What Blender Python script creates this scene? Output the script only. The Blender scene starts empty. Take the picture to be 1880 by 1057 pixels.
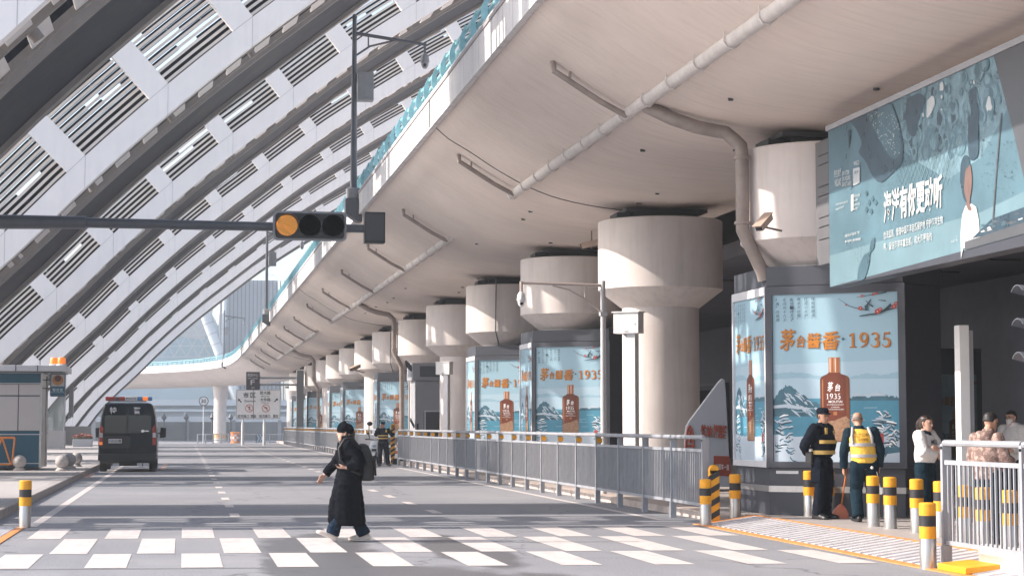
import bpy, bmesh, math, random
from mathutils import Vector as V, Matrix
R = math.radians
SKY_STRENGTH, SUN_ENERGY, EXPOSURE, HAZE = .15, 3.4, 1.12, .0008
random.seed(7)
SC = bpy.context.scene
COL = SC.collection
# ------------------------------------------------------------------ camera geometry
F = 3400.0; CX, CY = 940.0, 528.5; EYE = 1.6
TH = math.atan(251.5 / F); PSI = math.atan(603 * math.cos(TH) / F)
FW = V((math.sin(PSI) * math.cos(TH), math.cos(PSI) * math.cos(TH), math.sin(TH)))
RT = V((math.cos(PSI), -math.sin(PSI), 0))
UP = RT.cross(FW)
def ray(x, y):
    return FW + RT * ((x - CX) / F) + UP * ((CY - y) / F)
def onY(x, y, Y):
    d = ray(x, y); t = Y / d.y
    return V((d.x * t, Y, EYE + d.z * t))
def onX(x, y, X):
    d = ray(x, y); t = X / d.x
    return V((X, d.y * t, EYE + d.z * t))
def gnd(x, y, z=0.0):
    d = ray(x, y); t = (z - EYE) / d.z
    return V((d.x * t, d.y * t, z))
cam_d = bpy.data.cameras.new('camera')
cam = bpy.data.objects.new('camera', cam_d); COL.objects.link(cam)
cam.location = (0, 0, EYE)
cam.rotation_euler = Matrix((RT, UP, -FW)).transposed().to_euler()
cam_d.sensor_width = 36; cam_d.lens = 36 * F / 1880
cam_d.clip_end = 3000
SC.camera = cam

# ------------------------------------------------------------------ materials
MATS = {}
def M(name, col=(.5, .5, .5), rough=.6, metal=0, var=.12, scale=2.0, bump=0.0, streak=None, spec=.5, emit=0, dirt=0, dirtcol=(.12, .10, .09), coat=0):
    """procedural material: base colour broken by two noises, optional streaks along an axis, dirt blotches, bump"""
    if name in MATS: return MATS[name]
    m = bpy.data.materials.new(name); m.use_nodes = True
    nt = m.node_tree; N = nt.nodes; L = nt.links
    b = N['Principled BSDF']
    b.inputs['Roughness'].default_value = rough; b.inputs['Metallic'].default_value = metal
    b.inputs['Specular IOR Level'].default_value = spec
    if coat: b.inputs['Coat Weight'].default_value = coat; b.inputs['Coat Roughness'].default_value = .08
    c4 = (*col, 1)
    if var or streak or dirt:
        tc = N.new('ShaderNodeTexCoord')
        n1 = N.new('ShaderNodeTexNoise'); n1.inputs['Scale'].default_value = scale; n1.inputs['Detail'].default_value = 6; n1.inputs['Roughness'].default_value = .65
        L.new(tc.outputs['Object'], n1.inputs['Vector'])
        rmp = N.new('ShaderNodeMapRange'); rmp.inputs['From Min'].default_value = .3; rmp.inputs['From Max'].default_value = .7
        rmp.inputs['To Min'].default_value = 1 - var; rmp.inputs['To Max'].default_value = 1 + var
        L.new(n1.outputs['Fac'], rmp.inputs['Value'])
        mul = N.new('ShaderNodeVectorMath'); mul.operation = 'SCALE'; mul.inputs[0].default_value = col
        L.new(rmp.outputs[0], mul.inputs['Scale'])
        out = mul.outputs[0]
        if streak:
            ax, amt, sc, colr = streak
            mp = N.new('ShaderNodeMapping'); mp.inputs['Scale'].default_value = ax
            L.new(tc.outputs['Object'], mp.inputs['Vector'])
            n2 = N.new('ShaderNodeTexNoise'); n2.inputs['Scale'].default_value = sc; n2.inputs['Detail'].default_value = 5; n2.inputs['Roughness'].default_value = .6
            L.new(mp.outputs[0], n2.inputs['Vector'])
            r2 = N.new('ShaderNodeMapRange'); r2.inputs['From Min'].default_value = .48; r2.inputs['From Max'].default_value = .75; r2.inputs['To Max'].default_value = amt
            L.new(n2.outputs['Fac'], r2.inputs['Value'])
            mx = N.new('ShaderNodeMix'); mx.data_type = 'RGBA'; mx.inputs['B'].default_value = (*colr, 1)
            L.new(r2.outputs[0], mx.inputs['Factor']); L.new(out, mx.inputs['A']); out = mx.outputs['Result']
        if dirt:
            n3 = N.new('ShaderNodeTexNoise'); n3.inputs['Scale'].default_value = scale * .45; n3.inputs['Detail'].default_value = 8; n3.inputs['Roughness'].default_value = .7
            L.new(tc.outputs['Object'], n3.inputs['Vector'])
            r3 = N.new('ShaderNodeMapRange'); r3.inputs['From Min'].default_value = .52; r3.inputs['From Max'].default_value = .72; r3.inputs['To Max'].default_value = dirt
            L.new(n3.outputs['Fac'], r3.inputs['Value'])
            m3 = N.new('ShaderNodeMix'); m3.data_type = 'RGBA'; m3.inputs['B'].default_value = (*dirtcol, 1)
            L.new(r3.outputs[0], m3.inputs['Factor']); L.new(out, m3.inputs['A']); out = m3.outputs['Result']
        L.new(out, b.inputs['Base Color'])
        if rough > .15 and metal < 1:
            rn = N.new('ShaderNodeMapRange'); rn.inputs['To Min'].default_value = max(.03, rough - .12); rn.inputs['To Max'].default_value = min(1, rough + .12)
            L.new(n1.outputs['Fac'], rn.inputs['Value']); L.new(rn.outputs[0], b.inputs['Roughness'])
        if bump:
            bp = N.new('ShaderNodeBump'); bp.inputs['Strength'].default_value = bump; bp.inputs['Distance'].default_value = .02
            nb = N.new('ShaderNodeTexNoise'); nb.inputs['Scale'].default_value = scale * 6; nb.inputs['Detail'].default_value = 4
            L.new(tc.outputs['Object'], nb.inputs['Vector']); L.new(nb.outputs['Fac'], bp.inputs['Height']); L.new(bp.outputs[0], b.inputs['Normal'])
    else:
        b.inputs['Base Color'].default_value = c4
    if emit:
        b.inputs['Emission Color'].default_value = c4; b.inputs['Emission Strength'].default_value = emit
    MATS[name] = m
    return m

WHITE = M('white_cladding', (.84, .81, .80), .45, var=.05, scale=.6, streak=((3, 3, .25), .22, 2, (.60, .60, .62)))
LOUVRE = M('louvre_white', (.66, .63, .61), .5, var=.08, scale=.8)
DARKP = M('dark_glazed_panel', (.020, .024, .036), .55, spec=.12, var=.25, scale=.7, streak=((1, 4, 1), .35, 1.5, (.05, .056, .07)))
DUSTY = M('dusty_grey_steel', (.22, .20, .188), .65, var=.15, scale=1.2, dirt=.35)
GRILLE = M('grey_grille_steel', (.30, .295, .30), .6, var=.15, scale=1.5)
SOFF = M('viaduct_concrete', (.74, .645, .59), .75, var=.07, scale=.35, bump=.10, streak=((.35, 7, 3), .30, 1.0, (.46, .385, .34)), dirt=.30, dirtcol=(.56, .475, .42))
COLM = M('column_concrete', (.66, .60, .575), .75, var=.08, scale=.8, bump=.12, streak=((5, 5, .35), .40, 1.3, (.42, .37, .34)), dirt=.22, dirtcol=(.44, .39, .36))
FASC = M('parapet_concrete', (.66, .64, .64), .7, var=.10, scale=1.0, bump=.15, streak=((2, 3, .22), .75, 1.7, (.30, .31, .33)), dirt=.25, dirtcol=(.36, .37, .40))
GROOVE = M('parapet_groove', (.36, .34, .35), .8)
TEAL = M('teal_paint', (.30, .55, .60), .45, var=.2, scale=2)
PIPE = M('pipe_grey', (.60, .56, .54), .5, var=.12, scale=3, streak=((8, 8, 1), .35, 2, (.30, .27, .25)))
PIPED = M('pipe_weathered', (.27, .225, .205), .6, var=.2, scale=3)
WIRE = M('thin_steel', (.25, .24, .24), .5, var=0)
BEAR = M('bearing_steel', (.05, .05, .055), .6, var=.2)
DKGREY = M('charcoal_cladding', (.052, .056, .072), .45, var=.10, scale=1.5)
MIDGREY = M('grey_cladding', (.33, .335, .36), .5, var=.08, scale=1.5)
PALEGREY = M('pale_cladding', (.60, .60, .62), .5, var=.06, scale=2)
RAILG = M('railing_grey_paint', (.32, .33, .36), .45, var=.16, scale=4, dirt=.4, dirtcol=(.19, .185, .19))
STEEL = M('brushed_steel', (.56, .54, .53), .33, metal=.85, var=.12, scale=4, streak=((9, 9, .5), .3, 3, (.35, .33, .32)))
YEL = M('reflective_yellow', (.80, .36, .012), .5, var=.14, scale=7, dirt=.45, dirtcol=(.34, .17, .03))
ORA = M('orange_paint', (.72, .25, .05), .5, var=.12, scale=4, dirt=.2)
BLK = M('black_band', (.025, .025, .028), .5, var=.15, scale=6)
REDP = M('red_paint', (.62, .08, .04), .5, var=.12, scale=4)
WPAINT = M('white_paint', (.80, .79, .79), .5, var=.05, scale=3)
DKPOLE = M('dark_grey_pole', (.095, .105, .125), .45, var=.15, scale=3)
GREYPOLE = M('galvanised_grey', (.26, .27, .29), .5, var=.12, scale=3)
PLASTW = M('white_plastic', (.75, .74, .74), .4, var=.05, scale=5)
RUB = M('rubber', (.02, .02, .022), .75, var=.2, scale=8)
GLASSD = M('dark_glass', (.010, .014, .020), .05, var=0, spec=.5)
CHROME = M('chrome', (.7, .7, .72), .15, metal=1, var=0)
STONE = M('granite', (.44, .41, .40), .65, var=.22, scale=14, bump=.1)
KERB = M('kerb_stone', (.36, .33, .32), .75, var=.18, scale=5, bump=.3, dirt=.35)
BLUEP = M('kiosk_blue', (.018, .105, .17), .4, var=.08, scale=2)
CREAM = M('kiosk_panel', (.58, .55, .55), .4, var=.03, scale=2)
LAMPO = M('amber_lens', (.85, .20, .03), .3, var=0, emit=.35)
REDL = M('red_lens', (.42, .03, .02), .2, var=.2, scale=12)
BLUEL = M('blue_lens', (.05, .20, .45), .2, var=.1, scale=12)
INK = M('black_ink', (.02, .02, .025), .6, var=0)

# ------------------------------------------------------------------ mesh builder
class MB:
    def __init__(s): s.v = []; s.f = []; s.m = []; s.mi = 0
    def add(s, vs, fs):
        o = len(s.v); s.v += [tuple(v) for v in vs]
        for f in fs: s.f.append(tuple(i + o for i in f)); s.m.append(s.mi)
    def box(s, c, d, rz=0, taper=1.0, rx=0):
        hx, hy, hz = d[0] / 2, d[1] / 2, d[2] / 2
        mt = Matrix.Translation(c) @ Matrix.Rotation(rz, 4, 'Z') @ Matrix.Rotation(rx, 4, 'X')
        vs = [mt @ V((sx * hx * (taper if sz > 0 else 1), sy * hy * (taper if sz > 0 else 1), sz * hz)) for sz in (-1, 1) for sx, sy in ((-1, -1), (1, -1), (1, 1), (-1, 1))]
        s.add(vs, [(3, 2, 1, 0), (4, 5, 6, 7), (0, 1, 5, 4), (1, 2, 6, 5), (2, 3, 7, 6), (3, 0, 4, 7)])
    def bb(s, a, b):
        s.box([(a[i] + b[i]) / 2 for i in range(3)], [abs(b[i] - a[i]) for i in range(3)])
    def prism(s, poly, d):
        """closed polygon (3d points) extruded by vector d"""
        n = len(poly); d = V(d); p = [V(q) for q in poly]
        nrm = V((0, 0, 0))
        for i in range(n): nrm += p[i].cross(p[(i + 1) % n])
        if nrm.dot(d) < 0: p.reverse()
        s.add(p + [q + d for q in p], [tuple(reversed(range(n))), tuple(range(n, 2 * n))] + [(i, (i + 1) % n, n + (i + 1) % n, n + i) for i in range(n)])
    def face(s, poly): s.add(poly, [tuple(range(len(poly)))])
    def tube(s, pts, r, n=8, cap=True):
        pts = [V(p) for p in pts]; k = len(pts)
        if not hasattr(r, '__len__'): r = [r] * k
        T = [(pts[min(i + 1, k - 1)] - pts[max(i - 1, 0)]).normalized() for i in range(k)]
        a = T[0].orthogonal().normalized(); vs = []
        for i in range(k):
            a = (a - T[i] * a.dot(T[i])).normalized(); b = T[i].cross(a)
            vs += [pts[i] + (a * math.cos(2 * math.pi * j / n) + b * math.sin(2 * math.pi * j / n)) * r[i] for j in range(n)]
        fs = [(i * n + j, i * n + (j + 1) % n, (i + 1) * n + (j + 1) % n, (i + 1) * n + j) for i in range(k - 1) for j in range(n)]
        if cap: fs += [tuple(reversed(range(n))), tuple(range((k - 1) * n, k * n))]
        s.add(vs, fs)
    def lathe(s, prof, c, n=24, axis='Z'):
        """prof: (r, z) bottom to top"""
        vs = []
        for r, z in prof:
            for j in range(n):
                a = 2 * math.pi * j / n
                p = V((r * math.cos(a), r * math.sin(a), z))
                if axis == 'Y': p = V((p.x, p.z, -p.y))
                if axis == 'X': p = V((p.z, p.x, p.y))
                vs.append(V(c) + p)
        k = len(prof)
        s.add(vs, [(i * n + j, i * n + (j + 1) % n, (i + 1) * n + (j + 1) % n, (i + 1) * n + j) for i in range(k - 1) for j in range(n)] + [tuple(reversed(range(n))), tuple(range((k - 1) * n, k * n))])
    def ring(s, rings, close=True):
        """loft through equal-length rings of points"""
        n = len(rings[0]); vs = [p for r in rings for p in r]
        fs = [(i * n + j, i * n + (j + 1) % n, (i + 1) * n + (j + 1) % n, (i + 1) * n + j) for i in range(len(rings) - 1) for j in range(n)]
        if close: fs += [tuple(reversed(range(n))), tuple(range((len(rings) - 1) * n, len(rings) * n))]
        s.add(vs, fs)
    def ball(s, c, r, n=12, sq=(1, 1, 1)):
        vs = []; fs = []; m = n // 2
        for i in range(1, m):
            t = math.pi * i / m
            for j in range(n):
                a = 2 * math.pi * j / n
                vs.append(V(c) + V((r * sq[0] * math.sin(t) * math.cos(a), r * sq[1] * math.sin(t) * math.sin(a), -r * sq[2] * math.cos(t))))
        b = len(vs); vs += [V(c) - V((0, 0, r * sq[2])), V(c) + V((0, 0, r * sq[2]))]
        for i in range(m - 2):
            for j in range(n): fs.append((i * n + j, i * n + (j + 1) % n, (i + 1) * n + (j + 1) % n, (i + 1) * n + j))
        for j in range(n):
            fs.append((b, (j + 1) % n, j)); fs.append((b + 1, (m - 2) * n + j, (m - 2) * n + (j + 1) % n))
        s.add(vs, fs)
    def build(s, name, mats, parent=None, smooth=None, bevel=0, loc=None):
        me = bpy.data.meshes.new(name)
        o = bpy.data.objects.new(name, me); COL.objects.link(o)
        if parent is not None:
            o.parent = parent
        vs = s.v
        if loc is not None:
            l = V(loc); vs = [tuple(V(q) - l) for q in s.v]; o.location = l
        me.from_pydata(vs, [], s.f)
        if not isinstance(mats, (list, tuple)): mats = [mats]
        for m in mats: me.materials.append(m)
        if len(mats) > 1: me.polygons.foreach_set('material_index', s.m)
        if smooth:
            me.polygons.foreach_set('use_smooth', [True] * len(me.polygons)); me.set_sharp_from_angle(angle=R(smooth))
        if bevel:
            bv = o.modifiers.new('bevel', 'BEVEL'); bv.width = bevel; bv.segments = 2; bv.limit_method = 'ANGLE'; bv.angle_limit = R(50)
        me.update()
        return o

def tag(o, label=None, cat=None, group=None, kind=None):
    if label: o['label'] = label
    if cat: o['category'] = cat
    if group: o['group'] = group
    if kind: o['kind'] = kind
    return o
def thing(name, label, cat, loc=(0, 0, 0), rz=0, group=None):
    o = bpy.data.objects.new(name, None); COL.objects.link(o)
    o.location = loc; o.rotation_euler = (0, 0, rz); o.empty_display_size = .2
    return tag(o, label, cat, group)
def kids(o): return [c for c in bpy.data.objects if c.parent == o]
def dup(root, loc, rz=0, label=None):
    cp = {}
    def rec(o, par):
        c = o.copy(); COL.objects.link(c)
        if par is not None: c.parent = par
        for ch in kids(o): rec(ch, c)
        return c
    r = rec(root, None); r.location = loc; r.rotation_euler = (0, 0, rz)
    if label: r['label'] = label
    return r

# ------------------------------------------------------------------ lettering
_tx = {}
def text_geo(body, bold=0.0, shear=0.0):
    k = (body, bold, shear)
    if k not in _tx:
        c = bpy.data.curves.new('lettering', 'FONT'); c.body = body; c.align_x = 'LEFT'; c.offset = bold; c.shear = shear; c.resolution_u = 3
        o = bpy.data.objects.new('lettering', c); COL.objects.link(o)
        dg = bpy.context.evaluated_depsgraph_get()
        me = bpy.data.meshes.new_from_object(o.evaluated_get(dg))
        vs = [(v.co.x, v.co.y) for v in me.vertices]; fs = [tuple(p.vertices) for p in me.polygons]
        bpy.data.objects.remove(o); bpy.data.curves.remove(c); bpy.data.meshes.remove(me)
        x0 = min(v[0] for v in vs); x1 = max(v[0] for v in vs); y0 = min(v[1] for v in vs); y1 = max(v[1] for v in vs)
        _tx[k] = ([((x - x0) / (x1 - x0), (y - y0) / (y1 - y0)) for x, y in vs], fs, (x1 - x0) / (y1 - y0))
    return _tx[k]
def text_at(mb, body, o, ux, uy, bold=0.0, shear=0.0, skew=None):
    """lettering fitted to the parallelogram origin o, edges ux (width) and uy (height)"""
    vs, fs, asp = text_geo(body, bold, shear); o, ux, uy = V(o), V(ux), V(uy)
    flip = ux.cross(uy)
    mb.add([o + ux * a + uy * b for a, b in vs], fs)
def text_h(mb, body, o, dx, dz, h, bold=0.0, center=False, wmax=None):
    """lettering of height h from o along dx, up dz"""
    asp = text_geo(body, bold)[2]; w = asp * h
    if wmax and w > wmax: w = wmax
    dx, dz = V(dx).normalized(), V(dz).normalized(); o = V(o)
    if center: o = o - dx * w / 2
    text_at(mb, body, o, dx * w, dz * h, bold)
def stroke(mb, o, ux, uy, pts, ws):
    """flat brush stroke of varying width in a unit square"""
    o, ux, uy = V(o), V(ux), V(uy); L = []; Rr = []
    n = len(pts)
    for i in range(n):
        a = pts[max(i - 1, 0)]; b = pts[min(i + 1, n - 1)]
        dx, dy = b[0] - a[0], b[1] - a[1]; l = math.hypot(dx, dy) or 1
        w = ws[i] if hasattr(ws, '__len__') else ws
        nx, ny = -dy / l * w / 2, dx / l * w / 2
        L.append(o + ux * (pts[i][0] + nx) + uy * (pts[i][1] + ny)); Rr.append(o + ux * (pts[i][0] - nx) + uy * (pts[i][1] - ny))
    mb.add(L + Rr, [(i, n + i, n + i + 1, i + 1) for i in range(n - 1)])
def arc(cx, cy, rx, ry, a0, a1, n=14):
    return [(cx + rx * math.cos(R(a0 + (a1 - a0) * i / n)), cy + ry * math.sin(R(a0 + (a1 - a0) * i / n))) for i in range(n + 1)]
def serif_digit(mb, ch, o, ux, uy):
    """old-style serif numerals with thick and thin strokes, drawn in a unit box"""
    if ch == '1':
        stroke(mb, o, ux, uy, [(.5, .04), (.5, .98)], .22); stroke(mb, o, ux, uy, [(.16, .03), (.84, .03)], .06); stroke(mb, o, ux, uy, [(.14, .80), (.5, .95)], .08)
    if ch == '9':
        p = arc(.5, .68, .34, .28, 0, 360, 26); stroke(mb, o, ux, uy, p, [.09 + .14 * abs(math.cos(2 * math.pi * i / 26)) for i in range(27)])
        stroke(mb, o, ux, uy, [(.86, .66), (.82, .42), (.66, .2), (.42, .06), (.18, .02)], [.2, .2, .15, .09, .05])
    if ch == '3':
        p = arc(.44, .74, .34, .22, 150, -85, 16); stroke(mb, o, ux, uy, p, [.08 + .14 * max(0, math.cos(R(150 - 235 * i / 16))) for i in range(17)])
        p = arc(.42, .28, .40, .26, 85, -160, 18); stroke(mb, o, ux, uy, p, [.07 + .17 * max(0, math.cos(R(85 - 245 * i / 18))) for i in range(19)])
    if ch == '5':
        stroke(mb, o, ux, uy, [(.26, .55), (.30, .94)], .08); stroke(mb, o, ux, uy, [(.27, .93), (.84, .95)], .12)
        p = arc(.42, .29, .38, .28, 130, -160, 20); stroke(mb, o, ux, uy, p, [.07 + .17 * max(0, math.cos(R(130 - 290 * i / 20))) for i in range(21)])
def serif_text(mb, s, o, ux, uy):
    o, ux, uy = V(o), V(ux), V(uy); n = len(s)
    for i, c in enumerate(s): serif_digit(mb, c, o + ux * (i / n), ux * (.9 / n), uy)
# ------------------------------------------------------------------ world, sun
SUN_EL, SUN_AZ = R(35), R(-8)          # sun on the left, a touch beyond the square-on
sdir = V((-math.cos(SUN_AZ) * math.cos(SUN_EL), -math.sin(SUN_AZ) * math.cos(SUN_EL), math.sin(SUN_EL)))
W = bpy.data.worlds.new('World'); SC.world = W; W.use_nodes = True
nt = W.node_tree; bg = nt.nodes['Background']
sky = nt.nodes.new('ShaderNodeTexSky'); sky.sky_type = 'NISHITA'; sky.sun_disc = False
sky.sun_elevation = SUN_EL; sky.sun_rotation = math.atan2(sdir.x, sdir.y) % (2 * math.pi)
sky.dust_density = 3.0; sky.air_density = 1.0; sky.ozone_density = 1.0; sky.altitude = 500
hs = nt.nodes.new('ShaderNodeHueSaturation'); hs.inputs['Saturation'].default_value = .74
nt.links.new(sky.outputs[0], hs.inputs['Color']); nt.links.new(hs.outputs[0], bg.inputs[0]); bg.inputs[1].default_value = SKY_STRENGTH
sd = bpy.data.lights.new('sun', 'SUN'); sd.energy = SUN_ENERGY; sd.angle = R(.5); sd.color = (1, .90, .80)
so = bpy.data.objects.new('sun', sd); COL.objects.link(so); so.rotation_euler = (-sdir).to_track_quat('-Z', 'Y').to_euler(); so.location = (-30, -10, 40)
SC.view_settings.view_transform = 'Standard'; SC.view_settings.look = 'None'; SC.view_settings.gamma = 1; SC.view_settings.exposure = EXPOSURE
SC.cycles.max_bounces = 8; SC.cycles.diffuse_bounces = 5; SC.cycles.use_denoising = True

def gz(Y):
    return 0.0 if Y < 150 else (-.62 if Y > 235 else -.62 * (Y - 150) / 85)

# ------------------------------------------------------------------ ground
def road_material():
    m = bpy.data.materials.new('worn_asphalt'); m.use_nodes = True; nt = m.node_tree; N = nt.nodes; L = nt.links; b = N['Principled BSDF']
    tc = N.new('ShaderNodeTexCoord')
    def noise(scale, detail, mapping=None, rough=.6):
        n = N.new('ShaderNodeTexNoise'); n.inputs['Scale'].default_value = scale; n.inputs['Detail'].default_value = detail; n.inputs['Roughness'].default_value = rough
        if mapping:
            mp = N.new('ShaderNodeMapping'); mp.inputs['Scale'].default_value = mapping; L.new(tc.outputs['Object'], mp.inputs['Vector']); L.new(mp.outputs[0], n.inputs['Vector'])
        else: L.new(tc.outputs['Object'], n.inputs['Vector'])
        return n.outputs['Fac']
    def rng(src, a, b_, c, d):
        r = N.new('ShaderNodeMapRange'); r.inputs['From Min'].default_value = a; r.inputs['From Max'].default_value = b_; r.inputs['To Min'].default_value = c; r.inputs['To Max'].default_value = d
        L.new(src, r.inputs['Value']); return r.outputs[0]
    def mix(fac, A, B):
        x = N.new('ShaderNodeMix'); x.data_type = 'RGBA'; L.new(fac, x.inputs['Factor'])
        for k, v in (('A', A), ('B', B)):
            if isinstance(v, tuple): x.inputs[k].default_value = (*v, 1)
            else: L.new(v, x.inputs[k])
        return x.outputs['Result']
    grain = rng(noise(45, 3), .35, .65, 0, 1)
    c = mix(grain, (.165, .172, .194), (.275, .277, .302))
    c = mix(rng(noise(.35, 6), .4, .7, 0, .55), c, (.31, .308, .326))
    c = mix(rng(noise(.55, 5, (1.6, .05, 1)), .52, .72, 0, .6), c, (.19, .19, .208))      # tyre-worn lanes along the road
    c = mix(rng(noise(1.2, 7, (1, .35, 1), .7), .60, .68, 0, .45), c, (.17, .168, .182))      # oil and patching
    vo = N.new('ShaderNodeTexVoronoi'); vo.feature = 'DISTANCE_TO_EDGE'; vo.inputs['Scale'].default_value = .16
    mpv = N.new('ShaderNodeMapping'); L.new(tc.outputs['Object'], mpv.inputs['Vector'])
    nz = N.new('ShaderNodeTexNoise'); nz.inputs['Scale'].default_value = 1.1; nz.inputs['Detail'].default_value = 6; L.new(tc.outputs['Object'], nz.inputs['Vector'])
    va = N.new('ShaderNodeVectorMath'); va.operation = 'MULTIPLY_ADD'; va.inputs[1].default_value = (1.6, 1.6, 0); L.new(nz.outputs['Color'], va.inputs[0]); L.new(tc.outputs['Object'], va.inputs[2]); L.new(va.outputs[0], vo.inputs['Vector'])
    c = mix(rng(vo.outputs['Distance'], .0, .006, .65, 0), c, (.07, .07, .075))      # sealed cracks
    c = mix(rng(noise(6, 4, None, .8), .66, .72, 0, .35), c, (.11, .11, .118))
    # damp patches in the lane in front of the crossing
    sx = N.new('ShaderNodeSeparateXYZ'); L.new(tc.outputs['Object'], sx.inputs[0])
    def mth(op, a, bb):
        x = N.new('ShaderNodeMath'); x.operation = op
        for i, v in enumerate((a, bb)):
            if isinstance(v, (int, float)): x.inputs[i].default_value = v
            else: L.new(v, x.inputs[i])
        return x.outputs[0]
    wob = rng(noise(.8, 6, (1, .45, 1)), .2, .8, -.75, .75)
    def blob(cx, cy, rx, ry):
        dx = mth('DIVIDE', mth('SUBTRACT', sx.outputs['X'], cx), rx); dy = mth('DIVIDE', mth('SUBTRACT', sx.outputs['Y'], cy), ry)
        d = mth('ADD', mth('ADD', mth('MULTIPLY', dx, dx), mth('MULTIPLY', dy, dy)), wob)
        return rng(d, .75, 1.15, 1, 0)
    wet = mth('MAXIMUM', blob(1.75, 22.0, .85, 5.4), mth('MAXIMUM', blob(3.6, 23.6, .5, 3.4), blob(2.6, 18.6, 1.5, 2.6)))
    wet = mth('MULTIPLY', wet, .72)
    c = mix(wet, c, (.075, .074, .08))
    L.new(c, b.inputs['Base Color'])
    rr = N.new('ShaderNodeMapRange'); rr.inputs['To Min'].default_value = .78; rr.inputs['To Max'].default_value = .30; L.new(wet, rr.inputs['Value']); L.new(rr.outputs[0], b.inputs['Roughness'])
    b.inputs['Specular IOR Level'].default_value = .35
    bp = N.new('ShaderNodeBump'); bp.inputs['Strength'].default_value = .25; bp.inputs['Distance'].default_value = .01; L.new(noise(60, 4), bp.inputs['Height']); L.new(bp.outputs[0], b.inputs['Normal'])
    return m
ROAD = road_material()
mb = MB()
ys = [-60, 0, 20, 40, 80, 120, 150, 180, 210, 235, 300, 500, 900]; xs = [-300, -60, -20, 0, 20, 60, 300]
mb.add([(x, y, gz(y)) for y in ys for x in xs], [(j * 7 + i, j * 7 + i + 1, (j + 1) * 7 + i + 1, (j + 1) * 7 + i) for j in range(len(ys) - 1) for i in range(6)])
tag(mb.build('road', ROAD), kind='structure')

MARK = M('road_paint', (.56, .515, .505), .65, var=.12, scale=5, dirt=.75, dirtcol=(.36, .34, .345), streak=((4, .3, 1), .5, 2, (.40, .375, .375)))
mb = MB()
def mark(x0, x1, y0, y1, k=0.0, z=.004):
    n = max(1, int(abs(y1 - y0) / 40))
    for i in range(n):
        a = y0 + (y1 - y0) * i / n; b = y0 + (y1 - y0) * (i + 1) / n
        mb.face([(x0, a + k * x0, gz(a) + z), (x1, a + k * x1, gz(a) + z), (x1, b + k * x1, gz(b) + z), (x0, b + k * x0, gz(b) + z)])
ROWS = [(26.84, 29.45, 1.07), (23.72, 26.80, .52), (21.35, 23.68, 1.07)]
for y0, y1, x0 in ROWS:
    for i in range(-4, 8):
        x = x0 + i * 1.075
        if -2.4 < x < 7.95: mark(x, x + .465, y0, y1, -.088)
mark(-2.42, -2.26, 30.3, 150)                         # left edge line
y = 33.0
while y < 150:
    mark(.83, 1.0, y, y + 1.25); mark(4.5, 4.68, y + .6, y + 2.0); y += 3.75
mark(7.9, 8.05, 30.5, 70); mark(7.9, 8.05, 74, 150)
tag(mb.build('road_markings', MARK), kind='structure')
mb = MB()
for x0, x1, y in ((-2.4, 1.6, 29.75), (2.6, 6.2, 25.55), (-2.3, .9, 21.2)):  # tar joints, with cast shadows painted in as the same thin dark lines
    for i in range(12):
        a, b = x0 + (x1 - x0) * i / 12, x0 + (x1 - x0) * (i + 1) / 12; mb.face([(a, y - .088 * a - .018, .0075), (b, y - .088 * b - .018, .0075), (b, y - .088 * b + .022, .0075), (a, y - .088 * a + .022, .0075)])
tag(mb.build('road_joints_and_shadows', M('tar_and_shadow_line', (.07, .07, .075), .7, var=.2)), kind='structure')
mb = MB()
for y in (68.5, 75): mark(-.8, -.62, y, y + 4)
mark(-3.0, -2.85, 58, 63)
tag(mb.build('parking_markings', M('faded_orange_paint', (.55, .30, .22), .7, var=.2, scale=4, dirt=.5, dirtcol=(.3, .28, .28))), kind='structure')

PAVE = M('paving', (.40, .375, .365), .7, var=.10, scale=1.5, bump=.1, streak=((1, .1, 1), .4, .8, (.30, .29, .285)), dirt=.25, dirtcol=(.26, .25, .25))
mb = MB(); mb.bb((-60, 30.4, -.1), (-3.28, 152, .15)); tag(mb.build('left_pavement', PAVE), kind='structure')
mb = MB()
y = 30.4
while y < 152:
    mb.bb((-3.28, y, -.1), (-3.06, y + .985, .156)); y += 1.0
tag(mb.build('left_kerb', KERB, bevel=.02), kind='structure')
mb = MB(); mb.bb((-60, 10, -.05), (-3.7, 30.38, .012)); tag(mb.build('left_ramp', PAVE), kind='structure')
PLAT = M('platform_paving', (.36, .33, .32), .6, var=.10, scale=1.2, dirt=.25, dirtcol=(.22, .21, .21))
mb = MB(); mb.bb((9.2, 0, -.1), (40, 180, .12)); tag(mb.build('right_platform', PLAT), kind='structure')
mb = MB(); y = 29.7
while y < 178:
    mb.bb((8.72, y, -.1), (9.197, y + .785, .126)); y += .8
tag(mb.build('right_kerb', M('kerb_pale', (.55, .47, .43), .75, var=.2, scale=4, bump=.3, dirt=.4, dirtcol=(.25, .22, .2)), bevel=.03), kind='structure')
# ribbed drop ramps at both ends of the crossing, edged in orange
TACT = M('ramp_plate', (.62, .60, .62), .45, metal=.25, var=.12, scale=3, dirt=.3, dirtcol=(.40, .38, .38))
mb = MB()
def rib_ramp(x0, x1, y0, y1, z0, z1):
    mb.add([(x0, y0, z0), (x1, y0, z1), (x1, y1, z1), (x0, y1, z0)], [(0, 1, 2, 3)] if x1 > x0 else [(3, 2, 1, 0)])
    y = y0 + .1
    while y < y1 - .2:
        mb.prism([(x0, y, z0), (x1, y, z1), (x1, y + .14, z1), (x0, y + .14, z0)], (0, 0, .018)); y += .28
rib_ramp(8.3, 9.12, 15, 29.1, .006, .124); rib_ramp(-2.55, -3.62, 15, 29.9, .006, .02)
tag(mb.build('crossing_ramp', TACT), kind='structure')
mb = MB()
mb.prism([(8.14, 15, .002), (8.29, 15, .004), (8.29, 29.2, .004), (8.14, 29.2, .002)], (0, 0, .012))
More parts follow.
